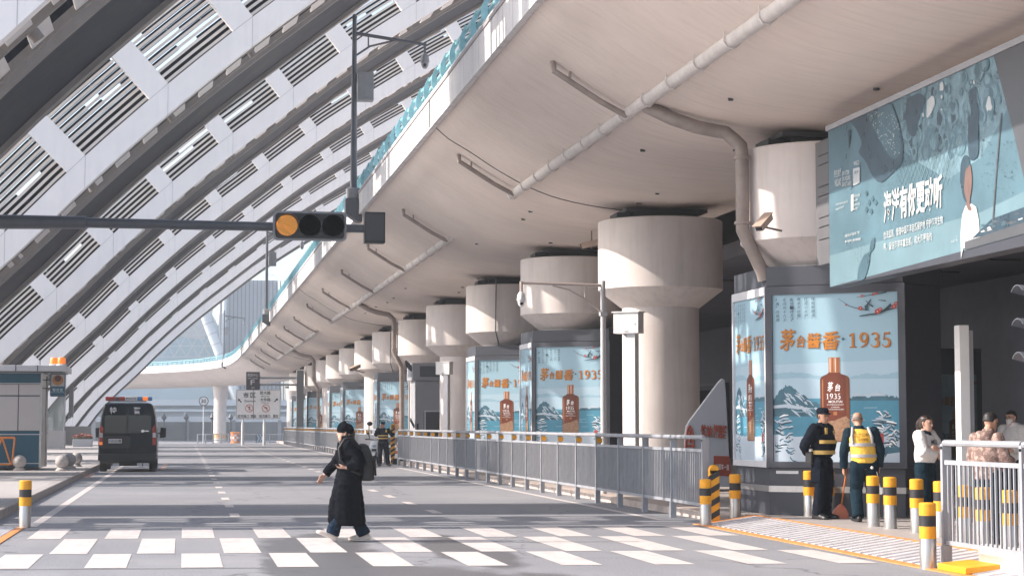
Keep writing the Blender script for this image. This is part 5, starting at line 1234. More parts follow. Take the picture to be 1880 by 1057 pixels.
for (x0, x1, z0, z1) in ((a.x + .05, b.x - .05, b.z - .06, b.z - .03), (a.x + .05, b.x - .05, a.z + .03, a.z + .06), (a.x + .03, a.x + .06, a.z + .05, b.z - .05), (b.x - .06, b.x - .03, a.z + .05, b.z - .05)): mb.bb(V((x0, YD - .006, z0)) - org, V((x1, YD - .001, z1)) - org)
mb.build('border', DKPOLE, bd)
mb = MB()
sign_text(mb, '市', 451.5, 720, 730, YD, org=org, bold=.03); sign_text(mb, '区', 464.5, 720, 729.5, YD, org=org, bold=.02); sign_text(mb, 'Downtown', 459, 733.5, 737.5, YD, org=org, pxw=20)
sign_text(mb, '民大路', 487, 717.5, 724, YD, org=org, bold=.015, pxw=19); sign_text(mb, 'Minda Rd', 487, 726, 728.3, YD, org=org, pxw=14); sign_text(mb, '大件路', 487, 730, 736.5, YD, org=org, bold=.015, pxw=19); sign_text(mb, 'Dajian Rd', 487, 738, 740.3, YD, org=org, pxw=14)
sign_text(mb, '前方路口', 446.5, 760.5, 766.5, YD, org=org, bold=.01, pxw=21); sign_text(mb, '禁直', 465, 760.5, 766.5, YD, org=org, bold=.01, pxw=10); sign_text(mb, '前方路口', 486, 760.5, 766.5, YD, org=org, bold=.01, pxw=20); sign_text(mb, '禁左', 506, 760.5, 766.5, YD, org=org, bold=.01, pxw=10)
mb.build('lettering', INK, bd)
mb = MB()
def arrow(px, py, s, dirx):
    c = onY(px, py, YD); c = V((c.x, YD - .012, c.z)) - org; d = V((dirx, 0, 1)).normalized(); n = V((d.z, 0, -d.x)); k = s
    for pl in ([c - d * k - n * .22 * k, c - d * k + n * .22 * k, c + d * .2 * k + n * .22 * k, c + d * .2 * k - n * .22 * k], [c + d * .2 * k - n * .62 * k, c + d * .2 * k + n * .62 * k, c + d * k]): mb.prism(pl, (0, .004, 0))
arrow(440, 735, .20, -1); arrow(507, 734, .20, 1)
def noturn(px, py, r, turn):
    c = onY(px, py, YD); c = V((c.x, YD - .012, c.z)) - org; d = V((0, 0, 1))
    if turn: mb.prism([c + V(p) for p in ((.06, 0, -.15), (.12, 0, -.15), (.12, 0, .08), (-.02, 0, .08), (-.02, 0, .02), (.06, 0, .02))], (0, .004, 0)); mb.prism([c + V(p) for p in ((-.02, 0, -.03), (-.02, 0, .15), (-.14, 0, .06))], (0, .004, 0))
    else: mb.prism([c + V(p) for p in ((-.035, 0, -.15), (.035, 0, -.15), (.035, 0, .05), (-.035, 0, .05))], (0, .004, 0)); mb.prism([c + V(p) for p in ((-.11, 0, .04), (.11, 0, .04), (0, 0, .17))], (0, .004, 0))
noturn(457.5, 749, .2, False); noturn(488, 749, .2, True); mb.build('arrow', INK, bd)
mb = MB()
for px in (457.5, 488):
    c = onY(px, 749, YD); c = V((c.x, YD - .018, c.z)) - org; ri, ro = .27, .315; n = 28
    o_ = [c + V((ro * math.cos(2 * math.pi * j / n), 0, ro * math.sin(2 * math.pi * j / n))) for j in range(n)]; i_ = [c + V((ri * math.cos(2 * math.pi * j / n), 0, ri * math.sin(2 * math.pi * j / n))) for j in range(n)]
    mb.add(o_ + i_, [(j, (j + 1) % n, n + (j + 1) % n, n + j) for j in range(n)]); e = V((.7071, 0, -.7071)) * ri; f = V((.7071, 0, .7071)) * .022; mb.face([c - e - f, c + e - f, c + e + f, c - e + f])
mb.build('prohibition_ring', REDP, bd)
for px in (454, 493):
    mb = MB(); x = onY(px, 0, YD).x - org.x; mb.tube([(x, .1, 0), (x, .1, a.z + .1)], .06, 8); mb.lathe([(.12, 0), (.12, 1.6), (.06, 2.0)], (x, .1, 0), 10); mb.build('post', PALEGREY, t, smooth=40)

YV = 146.5
gx = onY(557, 0, YV).x; org = V((gx, YV, .12))
t = thing('gantry_sign', 'tall grey gantry post carrying a dark VIP centre sign on twin arms', 'gantry sign', org)
mb = MB(); mb.bb((-.28, -.2, 0), (.28, .2, onY(557, 680, YV).z - .12)); mb.build('post', M('gantry_grey', (.17, .185, .21), .5, var=.1), t, bevel=.02)
a, b = onY(451.5, 715, YV), onY(477, 682.5, YV)
mb = MB()
for py in (693.5, 706): z = onY(500, py, YV).z - .12; mb.bb((a.x - gx, -.06, z - .08), (-.28, .06, z + .08))
mb.build('arm', M('gantry_arm', (.30, .32, .35), .5, var=.1), t)
mb = MB(); mb.bb((a.x - gx, -.22, a.z - .12), (b.x - gx, -.08, b.z - .12)); bd = mb.build('board', M('vip_board', (.050, .042, .055), .5, var=.05), t, bevel=.02)
mb = MB(); o2 = org + V((0, .235, 0)) * 0
for s, px, y0, y1, w in (('贵宾中心', 464, 685, 691.5, 20), ('VIP Center', 464, 692.7, 695.5, 19), ('F', 463.5, 697, 706, 7.5), ('出口', 464, 709.5, 713.3, 6)):
    sign_text(mb, s, px, y0, y1, YV, dy=-.228, org=org, pxw=w, bold=.015)
mb.build('lettering', M('vip_letter', (.62, .60, .62), .5, var=0), bd)
# 30 limit sign
Y3 = 205.0; c = onY(374, 736, Y3); t = thing('speed_sign', 'round white 30 speed limit sign on a thin post', 'speed sign', (c.x, Y3, gz(Y3)))
rr = (onY(383, 736, Y3).x - onY(365, 736, Y3).x) / 2; z = c.z - gz(Y3)
mb = MB(); mb.lathe([(rr, -.02), (rr, .02)], (0, 0, z), 32, 'Y'); fc = mb.build('disc', M('sign_ring', (.035, .055, .075), .5, var=0), t)
mb = MB(); mb.lathe([(rr * .82, -.02), (rr * .82, .01)], (0, -.035, z), 32, 'Y'); mb.build('face', WPAINT, fc)
mb = MB(); text_h(mb, '30', (0, -.058, z - rr * .38), (1, 0, 0), (0, 0, 1), rr * .8, .025, True); mb.build('lettering', M('sign_ink', (.03, .05, .07), .5, var=0), fc)
mb = MB(); mb.tube([(0, .05, 0), (0, .05, z)], .06, 8); mb.build('post', PALEGREY, t)

# ------------------------------------------------------------------ far wall, fence spikes, far buildings
YB = 268.0; zg = -.62
wt_ = onY(400, 774, YB).z
t = thing('perimeter_wall', 'long grey perimeter wall topped with pale spiked fencing', 'wall', (0, YB, zg))
mb = MB(); mb.bb((-70, 0, 0), (60, .4, wt_ - zg)); mb.build('wall', M('perimeter_grey', (.20, .205, .215), .7, var=.10, scale=.3), t)
mb = MB(); 
for k in range(-10, 9): mb.bb((k * 6.5 + .3, -.15, 0), (k * 6.5 + .8, -.002, wt_ - zg + .25))
mb.build('pilaster', MIDGREY, t)
mb = MB(); hs = onY(400, 759, YB).z - zg
x = -40
while x < 30:
    mb.prism([(x, .15, wt_ - zg), (x + .09, .15, wt_ - zg), (x + .16, .15, hs), (x + .13, .15, hs)], (0, .02, 0)); x += .26
for z in (.25, .62): mb.bb((-40, .18, wt_ - zg + z), (30, .21, wt_ - zg + z + .05))
mb.build('spike_fence', PALEGREY, t)
for k in range(4):
    p = onY((301, 342, 424, 390)[k], 766, YB - 2); tq = thing('wall_lamp', ('dark lantern on the perimeter wall just right of the van', 'dark lantern on the wall left of the 30 sign', 'dark lantern on the wall right of the flared column', 'dark lantern on the wall behind the flared column')[k], 'lantern', (p.x, YB - .6, zg), 0, 'lanterns along the perimeter wall')
    mb = MB(); mb.tube([(0, 0, 0), (0, 0, p.z - zg - .4)], .12, 8); mb.build('post', DKPOLE, tq)
    mb = MB(); mb.lathe([(.1, -.4), (.42, 0), (.2, .35), (.05, .6)], (0, 0, p.z - zg), 10); mb.build('lantern', DKPOLE, tq)
# low concourse beyond the wall
YC = 330.0
t = thing('far_concourse', 'long pale low concourse building seen beneath the viaduct ramp', 'building', (0, YC, zg)); PB = M('far_pale', (.55, .60, .63), .6, var=.06, scale=.1); PB2 = M('far_glass', (.33, .37, .40), .3, var=.1, scale=.2)
def zc(py): return onY(330, py, YC).z - zg
mb = MB(); mb.bb((-90, 0, 0), (60, 12, zc(744))); mb.build('wall', PB2, t)
mb = MB(); mb.bb((-90, -1.2, zc(744)), (60, 12, zc(733))); mb.bb((-90, -1.0, zc(755)), (60, -.01, zc(751))); mb.bb((-60, -.8, 0), (60, -.012, zc(764))); mb.build('fascia', PB, t)
for k in range(-14, 10): mb = MB(); mb.bb((k * 6, -.2, 0), (k * 6 + .4, -.002, zc(755) - .01)); mb.build('mullion', PB, t)
# roofs on the horizon
YT = 348.0
def at(px, py, Y=YT): return onY(px, py, Y)
t = thing('ribbed_hall', 'tall ribbed grey hall wall rising behind the bend of the viaduct', 'building', (at(430, 700).x, YT, zg))
a, b = at(402, 700).x - at(430, 700).x, at(520, 700).x - at(430, 700).x; H_ = at(450, 514).z - zg
mb = MB(); mb.prism([(a, 0, 0), (b, 0, 0), (b - 1.2, 0, H_), (a, 0, H_)], (0, 30, 0)); mb.build('wall', M('ribbed_wall', (.46, .48, .51), .6, var=.05, scale=.1), t)
mb = MB(); x = a + .3
while x < b: mb.bb((x, -.25, 0), (x + .16, -.002, H_ * .998)); x += .72
mb.build('seam', M('wall_seam', (.22, .23, .26), .6, var=0), t)
mb = MB(); c = at(505, 505).x - at(430, 700).x; mb.bb((c - 2, 2, H_), (c, 3, H_ + .1)); mb.tube([(c - 2, 2, H_), (c - 2, 2, H_ + 1.2), (c, 2, H_ + 1.2), (c, 2, H_)], .06, 5); mb.build('roof_rail', PALEGREY, t)
YG = 352.0
cx = at(345, 700, YG).x
t = thing('glass_dome', 'pale glass hall with a triangular lattice behind the viaduct ramp', 'building', (cx, YG, zg))
def gp(px, py): p = at(px, py, YG); return (p.x - cx, 0, p.z - zg)
mb = MB(); mb.prism([gp(200, 790), gp(402, 790), gp(402, 600), gp(380, 560), gp(300, 555), gp(200, 610)], (0, 8, 0)); mb.build('glazing', M('lattice_glass', (.42, .52, .58), .25, var=.1, scale=.1), t)
mb = MB(); mb.prism([V(gp(200, 600)) - V((0, .3, 0)), V(gp(375, 624)) - V((0, .3, 0)), V(gp(395, 555)) - V((0, .3, 0)), V(gp(200, 500)) - V((0, .3, 0))], (0, .25, 0)); mb.build('roof_panel', M('roof_pale', (.50, .52, .54), .5, var=.04), t)
mb = MB()
for r_ in range(6):
    for k in range(9):
        if 232 + k * 22 + (r_ % 2) * 11 > 398: continue
        p, q_, s_ = gp(210 + k * 22 + (r_ % 2) * 11, 655 - r_ * 20), gp(232 + k * 22 + (r_ % 2) * 11, 655 - r_ * 20), gp(221 + k * 22 + (r_ % 2) * 11, 635 - r_ * 20)
        for u_, v_ in ((p, q_), (q_, s_), (s_, p)): mb.tube([V(u_) - V((0, .4, 0)), V(v_) - V((0, .4, 0))], .09, 4)
mb.build('lattice', M('lattice_steel', (.55, .58, .60), .5, var=0), t)
for l, p0_, p1_, r_ in (('thick pale slanted roof tube behind the farthest camera pole', (375, 575), (404, 650), .95), ('thin upright pale roof tube left of the farthest camera pole', (413, 548), (408, 660), .42)):
    A, B = at(*p1_, 345), at(*p0_, 345); t = thing('roof_tube', l, 'roof tube', (A.x, 345, zg)); A -= V((A.x, 345, zg)); B = V((at(*p0_, 345).x - at(*p1_, 345).x, 0, B.z - zg)); A = V((0, 0, A.z))
    d = (A - B).normalized(); mb = MB(); mb.tube([A + d * (A.z / max(.2, -d.z) if d.z < 0 else 6), B - d * 2], r_, 20); mb.build('tube', M('tube_pale', (.62, .65, .67), .35, var=.05), t, smooth=40)
    mb = MB()
    for k in range(5): c = A + (B - A) * (k / 4); mb.tube([c - d * .06, c + d * .06], r_ + .03, 20)
    mb.build('tube_joint', MIDGREY, t)

# ------------------------------------------------------------------ scooter, cone
p = gnd(686, 853, 0); t = thing('scooter', 'white electric scooter with a tall phone holder parked beside the officer on the phone', 'scooter', p, R(-14))
SW = M('scooter_white', (.66, .68, .71), .3, var=.03, coat=.4)
def wheel(y):
    mb = MB(); mb.lathe([(.13, -.05), (.21, -.055), (.235, -.03), (.24, 0), (.235, .03), (.21, .055), (.13, .05)], (0, y, .24), 24, 'X'); w_ = mb.build('wheel', RUB, t, smooth=50)
    mb = MB(); mb.lathe([(.03, -.04), (.13, -.045), (.13, .045), (.03, .04)], (0, y, .24), 16, 'X'); mb.build('rim', MIDGREY, w_)
wheel(0); wheel(1.25)
mb = MB(); mb.ring([[(x * w_, y, z) for x, y in ((-1, yy), (-.6, yy - .03), (0, yy - .05), (.6, yy - .03), (1, yy), (.8, yy + .08), (0, yy + .1), (-.8, yy + .08))] for w_, yy, z in ((.10, .18, .38), (.17, .14, .48), (.21, .13, .62), (.20, .16, .78), (.15, .20, .92), (.09, .23, .99))]); mb.build('front_shield', SW, t, smooth=50)
mb = MB(); mb.ring([[(sx * .085, -.02 + .27 * math.cos(a), .24 + .27 * math.sin(a)) for sx in (-1, 0, 1)] + [(sx * .07, -.02 + .29 * math.cos(a), .24 + .29 * math.sin(a)) for sx in (1, 0, -1)] for a in [R(30 + 15 * k) for k in range(9)]]); mb.build('mudguard', SW, t, smooth=50)
mb = MB(); mb.tube([(-.09, 0, .24), (-.09, .16, .6)], .025, 8); mb.tube([(.09, 0, .24), (.09, .16, .6)], .025, 8); mb.build('fork', DKPOLE, t)
mb = MB(); mb.ball((0, .10, .76), .075, 14, (1.3, .5, .8)); hl = mb.build('headlight', M('headlamp_glass', (.35, .38, .40), .1, var=0), t, smooth=60)
mb = MB(); mb.box((0, .075, .60), (.20, .03, .10)); mb.build('grille', BLK, t)
mb = MB(); mb.tube([(-.36, .34, 1.03), (-.2, .27, 1.02), (0, .25, 1.0), (.2, .27, 1.02), (.36, .34, 1.03)], .02, 8); mb.tube([(-.40, .36, 1.03), (-.28, .31, 1.03)], .027, 8); mb.tube([(.40, .36, 1.03), (.28, .31, 1.03)], .027, 8); mb.build('handlebar', BLK, t, smooth=50)
for s in (-1, 1):
    mb = MB(); mb.tube([(s * .2, .27, 1.03), (s * .27, .30, 1.2)], .01, 6); mb.ball((s * .28, .30, 1.26), .06, 12, (1, .3, .75)); mb.build('mirror', BLK, t, smooth=60)
mb = MB(); mb.tube([(-.22, .25, 1.02), (-.24, .26, 1.62)], .022, 8); mb.build('holder_mast', BLK, t)
mb = MB(); mb.ball((-.21, .27, 1.66), .12, 14, (1, .9, .75)); mb.build('helmet', BLK, t, smooth=60)
mb = MB(); mb.box((0, .62, .36), (.30, .55, .06)); mb.box((0, 1.12, .56), (.30, .60, .36)); mb.box((0, .30, .62), (.26, .10, .46)); mb.build('body', SW, t, bevel=.06)
mb = MB(); mb.box((0, 1.10, .78), (.28, .62, .09)); mb.build('seat', BLK, t, bevel=.035)
p = gnd(732, 851, 0); t = thing('traffic_cone', 'orange and white banded traffic cone on a black base beside the railing', 'traffic cone', p)
mb = MB(); mb.box((0, 0, .11), (.55, .55, .22)); mb.build('base', RUB, t, bevel=.03)
prof_ = lambda z: .185 - .145 * (z - .22) / .78
mb = MB(); mb.lathe([(prof_(.22), .22), (prof_(1.0), 1.0), (.02, 1.01)], (0, 0, 0), 22); mb.build('cone', M('cone_orange', (.62, .13, .04), .5, var=.1), t, smooth=40)
mb = MB()
for z0, z1 in ((.23, .42), (.54, .68), (.80, .90)): mb.lathe([(prof_(z0) + .004, z0), (prof_(z1) + .004, z1)], (0, 0, 0), 22)
mb.build('white_band', WPAINT, t, smooth=40)
# ------------------------------------------------------------------ people
SKIN = M('skin', (.58, .34, .25), .55, var=.05, scale=12)
SKIN2 = M('skin_tanned', (.45, .25, .17), .55, var=.06, scale=12)
EYE_M = M('eye_dark', (.03, .02, .02), .3, var=0); LIP = M('lip', (.42, .15, .13), .5, var=0)
HAIRM = M('black_hair', (.018, .015, .015), .5, var=.3, scale=20)
def cloth(name, col, **k): return M(name, col, .85, var=k.pop('var', .15), scale=k.pop('scale', 5), bump=.5, spec=.06, **k)
BLACKC = cloth('black_wool', (.005, .006, .010)); NAVY = cloth('navy_cloth', (.009, .012, .020)); DENIM = cloth('blue_denim', (.014, .026, .046), var=.35, scale=7); NAVYT = cloth('navy_trousers', (.010, .024, .036), var=.25)
VEST = cloth('vest_yellow', (.80, .50, .09), var=.08); SILV = M('reflective_silver', (.42, .42, .44), .4, var=.1, scale=8); GOLDB = M('reflective_gold', (.62, .42, .12), .4, var=.15, scale=12)
WHITEC = cloth('white_cotton', (.74, .71, .70), var=.06); BOOT = M('black_boot', (.015, .015, .017), .4, var=.2, scale=10); SNEAK = M('cream_sneaker', (.66, .58, .52), .6, var=.1, scale=12)
from mathutils import noise as NZ
def fuse(mb, name, mats, parent, voxel=.012, it=4, extra=None, k=.5, fold=0.0, drape=0.0):
    """union of overlapping limbs into one continuous smooth skin"""
    me = bpy.data.meshes.new(name); me.from_pydata(mb.v, [], mb.f); o = bpy.data.objects.new(name, me); COL.objects.link(o)
    md = o.modifiers.new('r', 'REMESH'); md.mode = 'VOXEL'; md.voxel_size = voxel; md.use_smooth_shade = True
    sm = o.modifiers.new('s', 'SMOOTH'); sm.iterations = it; sm.factor = k
    nm = bpy.data.meshes.new_from_object(o.evaluated_get(bpy.context.evaluated_depsgraph_get()))
    bpy.data.objects.remove(o); bpy.data.meshes.remove(me)
    if not isinstance(mats, (list, tuple)): mats = [mats]
    nv = len(nm.vertices); vs = []
    for v in nm.vertices:
        c = V(v.co)
        if fold: c += V(v.normal) * fold * (NZ.noise(V((c.x * 11, c.y * 11, c.z * 16))) + .6 * NZ.noise(V((c.x * 24 + 7, c.y * 24, c.z * 30))))
        if drape:
            q = max(0, 1.05 - c.z); a = math.atan2(c.y, c.x); c += V((v.normal.x, v.normal.y, 0)) * drape * q * (math.sin(a * 7 + 1.3 * math.sin(c.z * 3)) + .6 * math.sin(a * 13 + 2))
        vs.append(tuple(c))
    fs = [tuple(p.vertices) for p in nm.polygons]; mi = [0] * len(fs); bpy.data.meshes.remove(nm)
    if extra:
        vs += [tuple(v) for v in extra.v]; fs += [tuple(i + nv for i in f) for f in extra.f]; mi += extra.m
    me = bpy.data.meshes.new(name); me.from_pydata(vs, [], fs); o = bpy.data.objects.new(name, me); COL.objects.link(o)
    for m in mats: me.materials.append(m)
    me.polygons.foreach_set('material_index', mi); me.polygons.foreach_set('use_smooth', [True] * len(fs)); me.update()
    if parent is not None: o.parent = parent
    return o
def ell(mb, rings, n=20):
    """stack of horizontal ellipses (cx, cy, z, rx, ry)"""
    mb.ring([[(cx + rx * math.cos(2 * math.pi * j / n), cy + ry * math.sin(2 * math.pi * j / n), z) for j in range(n)] for cx, cy, z, rx, ry in rings])
def limb(mb, pts, rads, n=12, flat=False):
    pts = [V(p) for p in pts]; P = []; Rr = []
    for k in range(len(pts) - 1):
        p0, p1, p2, p3 = pts[max(k - 1, 0)], pts[k], pts[k + 1], pts[min(k + 2, len(pts) - 1)]
        m1, m2 = (p2 - p0) * .5, (p3 - p1) * .5
        for j in range(4):
            t = j / 4; h = (p1 * (2 * t ** 3 - 3 * t * t + 1) + m1 * (t ** 3 - 2 * t * t + t) + p2 * (-2 * t ** 3 + 3 * t * t) + m2 * (t ** 3 - t * t)); P.append(p1.lerp(p2, t) * .55 + h * .45)
            Rr.append(rads[k] * (1 - t) + rads[k + 1] * t)
    P.append(pts[-1]); Rr.append(rads[-1])
    d0 = (P[0] - P[1]).normalized(); d1 = (P[-1] - P[-2]).normalized()
    P = [P[0] + d0 * Rr[0] * .75, P[0] + d0 * Rr[0] * .45] + P; Rr = [Rr[0] * .45, Rr[0] * .85] + Rr
    if not flat: P += [P[-1] + d1 * Rr[-1] * .45, P[-1] + d1 * Rr[-1] * .75]; Rr += [Rr[-1] * .85, Rr[-1] * .45]
    mb.tube(P, Rr, n)
def hand(mb, w, d, n, side, curl=.45, s=1.0):
    """palm, four unequal bent fingers and an opposed thumb; w wrist, d pointing to the fingertips, n palm normal, side +1 right / -1 left"""
    w = V(w); d = V(d).normalized(); n = V(n); n = (n - d * n.dot(d)).normalized(); t = d.cross(n) * side
    rg = []
    for k, (a, hw, ht) in enumerate(((-.02, .026, .019), (.02, .033, .018), (.055, .040, .015), (.09, .039, .012))):
        rg.append([w + d * a * s + t * (hw * s * math.cos(2 * math.pi * j / 12)) + n * (ht * s * math.sin(2 * math.pi * j / 12)) for j in range(12)])
    mb.ring(rg)
    for off, L_, r in ((.030, .070, .0086), (.0105, .078, .009), (-.0095, .073, .0086), (-.029, .056, .0078)):
        p = w + d * .086 * s + t * off * s; a = curl * .6; pts = [p - d * .02 * s, p]
        dd = (d + t * off * 1.6).normalized()
        for f in (.45, .32, .25):
            p = p + (dd * math.cos(a) + n * math.sin(a)) * L_ * f * s; pts.append(p); a += curl
        mb.tube(pts, [r * s, r * s * 1.05, r * s, r * s * .95, r * s * .75], 8)
    p = w + d * .018 * s + t * .022 * s; dd = (d * .65 + t * .65 + n * .35).normalized(); d2 = (d * .9 + t * .15 + n * .4).normalized()
    mb.tube([p, p + dd * .035 * s, p + dd * .035 * s + d2 * .03 * s, p + dd * .035 * s + d2 * .052 * s], [.014 * s, .012 * s, .0105 * s, .008 * s], 8)
def head(mb, ex, c, yaw=0, pitch=0, roll=0, s=1.0, ears=True, glasses=False):
    mt = Matrix.Translation(c) @ Matrix.Rotation(yaw, 4, 'Z') @ Matrix.Rotation(pitch, 4, 'X') @ Matrix.Rotation(roll, 4, 'Y') @ Matrix.Scale(s, 4)
    rg = []
    for z, hx, yf, yb in ((-.118, .022, .066, .03), (-.105, .042, .080, .0), (-.08, .054, .086, -.035), (-.05, .063, .087, -.065), (-.015, .069, .084, -.085), (.02, .073, .084, -.098), (.055, .0745, .082, -.102), (.085, .067, .066, -.09), (.106, .048, .040, -.065), (.117, .018, .006, -.03)):
        cy, ry = (yf + yb) / 2, (yf - yb) / 2
        rg.append([mt @ V((hx * math.copysign(abs(math.cos(a)) ** .9, math.cos(a)), cy + ry * math.copysign(abs(math.sin(a)) ** .9, math.sin(a)), z)) for a in [2 * math.pi * j / 22 for j in range(22)]])
    mb.ring(rg)
    mb.tube([mt @ V((0, .080, .015)), mt @ V((0, .094, -.012)), mt @ V((0, .100, -.026)), mt @ V((0, .086, -.036))], [.008 * s, .011 * s, .013 * s, .009 * s], 8)
    mb.tube([mt @ V((-.05, .068, .030)), mt @ V((-.028, .081, .034)), mt @ V((0, .083, .028)), mt @ V((.028, .081, .034)), mt @ V((.05, .068, .030))], .010 * s, 6)
    mb.tube([mt @ V((-.024, .078, -.058)), mt @ V((0, .089, -.058)), mt @ V((.024, .078, -.058))], .009 * s, 6)
    if ears:
        for sx in (-1, 1): mb.tube([mt @ V((sx * .072, -.002, -.028)), mt @ V((sx * .080, -.012, -.01)), mt @ V((sx * .082, -.018, .014)), mt @ V((sx * .074, -.006, .024))], [.008 * s, .010 * s, .012 * s, .008 * s], 8)
    for sx in (-1, 1):
        ex.mi = 1; e = MB(); e.ball((0, 0, 0), .011, 8, (1.3, .6, .7)); ex.add([mt @ (V(v) + V((sx * .031, .081, .012))) for v in e.v], e.f)
        e = MB(); e.box((0, 0, 0), (.034, .008, .006)); ex.add([mt @ (V(v) + V((sx * .032, .088, .036))) for v in e.v], e.f)
    ex.mi = 2; e = MB(); e.ball((0, 0, 0), .024, 10, (1, .30, .22)); ex.add([mt @ (V(v) + V((0, .091, -.060))) for v in e.v], e.f)
    if glasses:
        ex.mi = 1
        for sx in (-1, 1): ex.tube([mt @ V((sx * .033 + .023 * math.cos(R(a)), .097, .010 + .018 * math.sin(R(a)))) for a in range(0, 361, 30)], .0022, 5)
        ex.tube([mt @ V((-.01, .098, .014)), mt @ V((.01, .098, .014))], .002, 5)
        for sx in (-1, 1): ex.tube([mt @ V((sx * .056, .095, .014)), mt @ V((sx * .078, -.005, .018))], .002, 5)
    return mt
def shoe(mb, ank, d, s=1.0, up=None):
    """heel-to-toe shoe under an ankle"""
    d = V(d).normalized(); u = V((0, 0, 1)); u = (u - d * u.dot(d)).normalized(); t = d.cross(u); a = V(ank) - u * .075 * s; rg = []
    for x, w, h in ((-.085, .020, .040), (-.075, .034, .070), (-.03, .039, .095), (.03, .041, .095), (.08, .045, .068), (.13, .048, .055), (.165, .042, .045), (.188, .022, .030)):
        rg.append([a + d * x * s + t * (w * s * cx) + u * (h * s * cz) for cx, cz in ((-1, 0), (-1.03, .25), (-.9, .65), (-.5, .95), (0, 1.0), (.5, .95), (.9, .65), (1.03, .25), (1, 0), (.5, -.02), (-.5, -.02))])
    mb.ring(rg)
def person(label, loc, rz, J, skin=SKIN, glasses=False, group=None, cap=None, ears=True):
    """continuous body from the joints J; clothing is added by the caller"""
    mb = MB(); ex = MB()
    mt = head(mb, ex, J['head'], J.get('yaw', 0), J.get('pitch', 0), J.get('roll', 0), J.get('hs', 1.0), ears, glasses)
    nk = V(J['neck']); limb(mb, [nk - V((0, 0, .05)), nk + V((0, 0, .02)), mt @ V((0, -.01, -.05))], [.062, .055, .052])
    px, py, pz = J['pelvis']; cx, cy, cz = J['chest']
    ell(mb, [(px, py, pz - .10, .11, .085), (px, py, pz, .145, .10), ((px + cx) / 2, (py + cy) / 2, (pz + cz) / 2, .125, .085), (cx, cy, cz, .145, .10), (nk.x, nk.y, nk.z - .06, .12, .075), (nk.x, nk.y, nk.z, .06, .055)])
    for side, k in ((-1, 'L'), (1, 'R')):
        sh, el, wr = J['sh' + k], J['el' + k], J['wr' + k]
        limb(mb, [sh, el, wr], [.052, .042, .028]); h = J['hand' + k]; hand(mb, wr, h[0], h[1], side, h[2] if len(h) > 2 else .45)
        hp, kn, an = J['hip' + k], J['kn' + k], J['an' + k]
        limb(mb, [hp, kn, an], [.085, .056, .036]); f = V(J['foot' + k]).normalized(); limb(mb, [V(an) - V((0, 0, .03)), V(an) + f * .12 - V((0, 0, .045))], [.032, .026])
    o = fuse(mb, 'person', [skin, EYE_M, LIP], None, .0066, 3, ex)
    o.location = loc; o.rotation_euler = (0, 0, rz); tag(o, label, 'person', group)
    return o, mt
def hair(parent, mt, kind='short', mat=HAIRM):
    mb = MB(); rg = []
    low = {'short': -.03, 'crop': -.005, 'long': -.06}[kind]
    for z, k in ((low, .99), (.0, 1.04), (.035, 1.07), (.07, 1.09), (.10, 1.08), (.122, .8), (.132, .25)):
        hx = .0755 * k * (1 if z < .06 else math.sqrt(max(.05, 1 - ((z - .06) / .078) ** 2))); yb = -.106 * k * (1 if z < .06 else math.sqrt(max(.05, 1 - ((z - .06) / .08) ** 2)))
        yf = (.0 if z < .035 else .045 if z < .05 else .086 if z < .09 else .06 if z < .11 else .02)
        rg.append([mt @ V((hx * math.cos(a), (yf + yb) / 2 + (yf - yb) / 2 * math.sin(a), z)) for a in [2 * math.pi * j / 20 for j in range(20)]])
    mb.ring(rg)
    if kind == 'long':
        limb(mb, [mt @ V((0, -.09, .05)), mt @ V((0, -.135, .0)), mt @ V((-.01, -.13, -.10)), mt @ V((-.02, -.11, -.17))], [.045, .04, .034, .018])
        limb(mb, [mt @ V((-.055, .045, .085)), mt @ V((-.074, .0, .02))], [.012, .008]); limb(mb, [mt @ V((.055, .045, .085)), mt @ V((.074, .0, .02))], [.012, .008])
    return fuse(mb, 'hair', mat, parent, .008, 2)
def trousers(parent, J, mat, r=(.115, .085, .075), hem=.03, waist=None):
    mb = MB(); px, py, pz = J['pelvis']
    ell(mb, [(px, py, pz - .10, .165, .125), (px, py, pz - .02, .172, .128), (px, py, pz + .08, .162, .118), (px, py, pz + .12, .155, .112)])
    for k in 'LR':
        hp, kn, an = V(J['hip' + k]), V(J['kn' + k]), V(J['an' + k]); limb(mb, [hp, (hp + kn) / 2, kn, (kn + an) / 2, an + (kn - an).normalized() * hem], [r[0], (r[0] + r[1]) / 2, r[1], (r[1] + r[2]) / 2 - .002, r[2]], 14, True)
    return fuse(mb, 'trousers', mat, parent, .012, 3, fold=.008)
def jacket(parent, J, mat, rings, name='jacket', r=(.085, .068, .052), collar=True, cuff=.02, fold=.0065):
    mb = MB(); ell(mb, rings)
    for k in 'LR':
        sh, el, wr = V(J['sh' + k]), V(J['el' + k]), V(J['wr' + k]); d = (wr - el).normalized(); limb(mb, [sh, (sh + el) / 2, el, (el + wr) / 2, wr - d * cuff], [r[0], (r[0] + r[1]) / 2, r[1], (r[1] + r[2]) / 2, r[2]], 14, True)
    if collar:
        n = V(J['neck']); ell(mb, [(n.x, n.y, n.z - .06, .10, .085), (n.x, n.y, n.z + .0, .078, .074), (n.x, n.y, n.z + .035, .076, .074)])
    return fuse(mb, name, mat, parent, .012, 3, fold=fold)
def shoes(parent, J, mat, s=1.05):
    for k in 'LR':
        mb = MB(); shoe(mb, J['an' + k], J['foot' + k], s); fuse(mb, 'shoe', mat, parent, .008, 2)
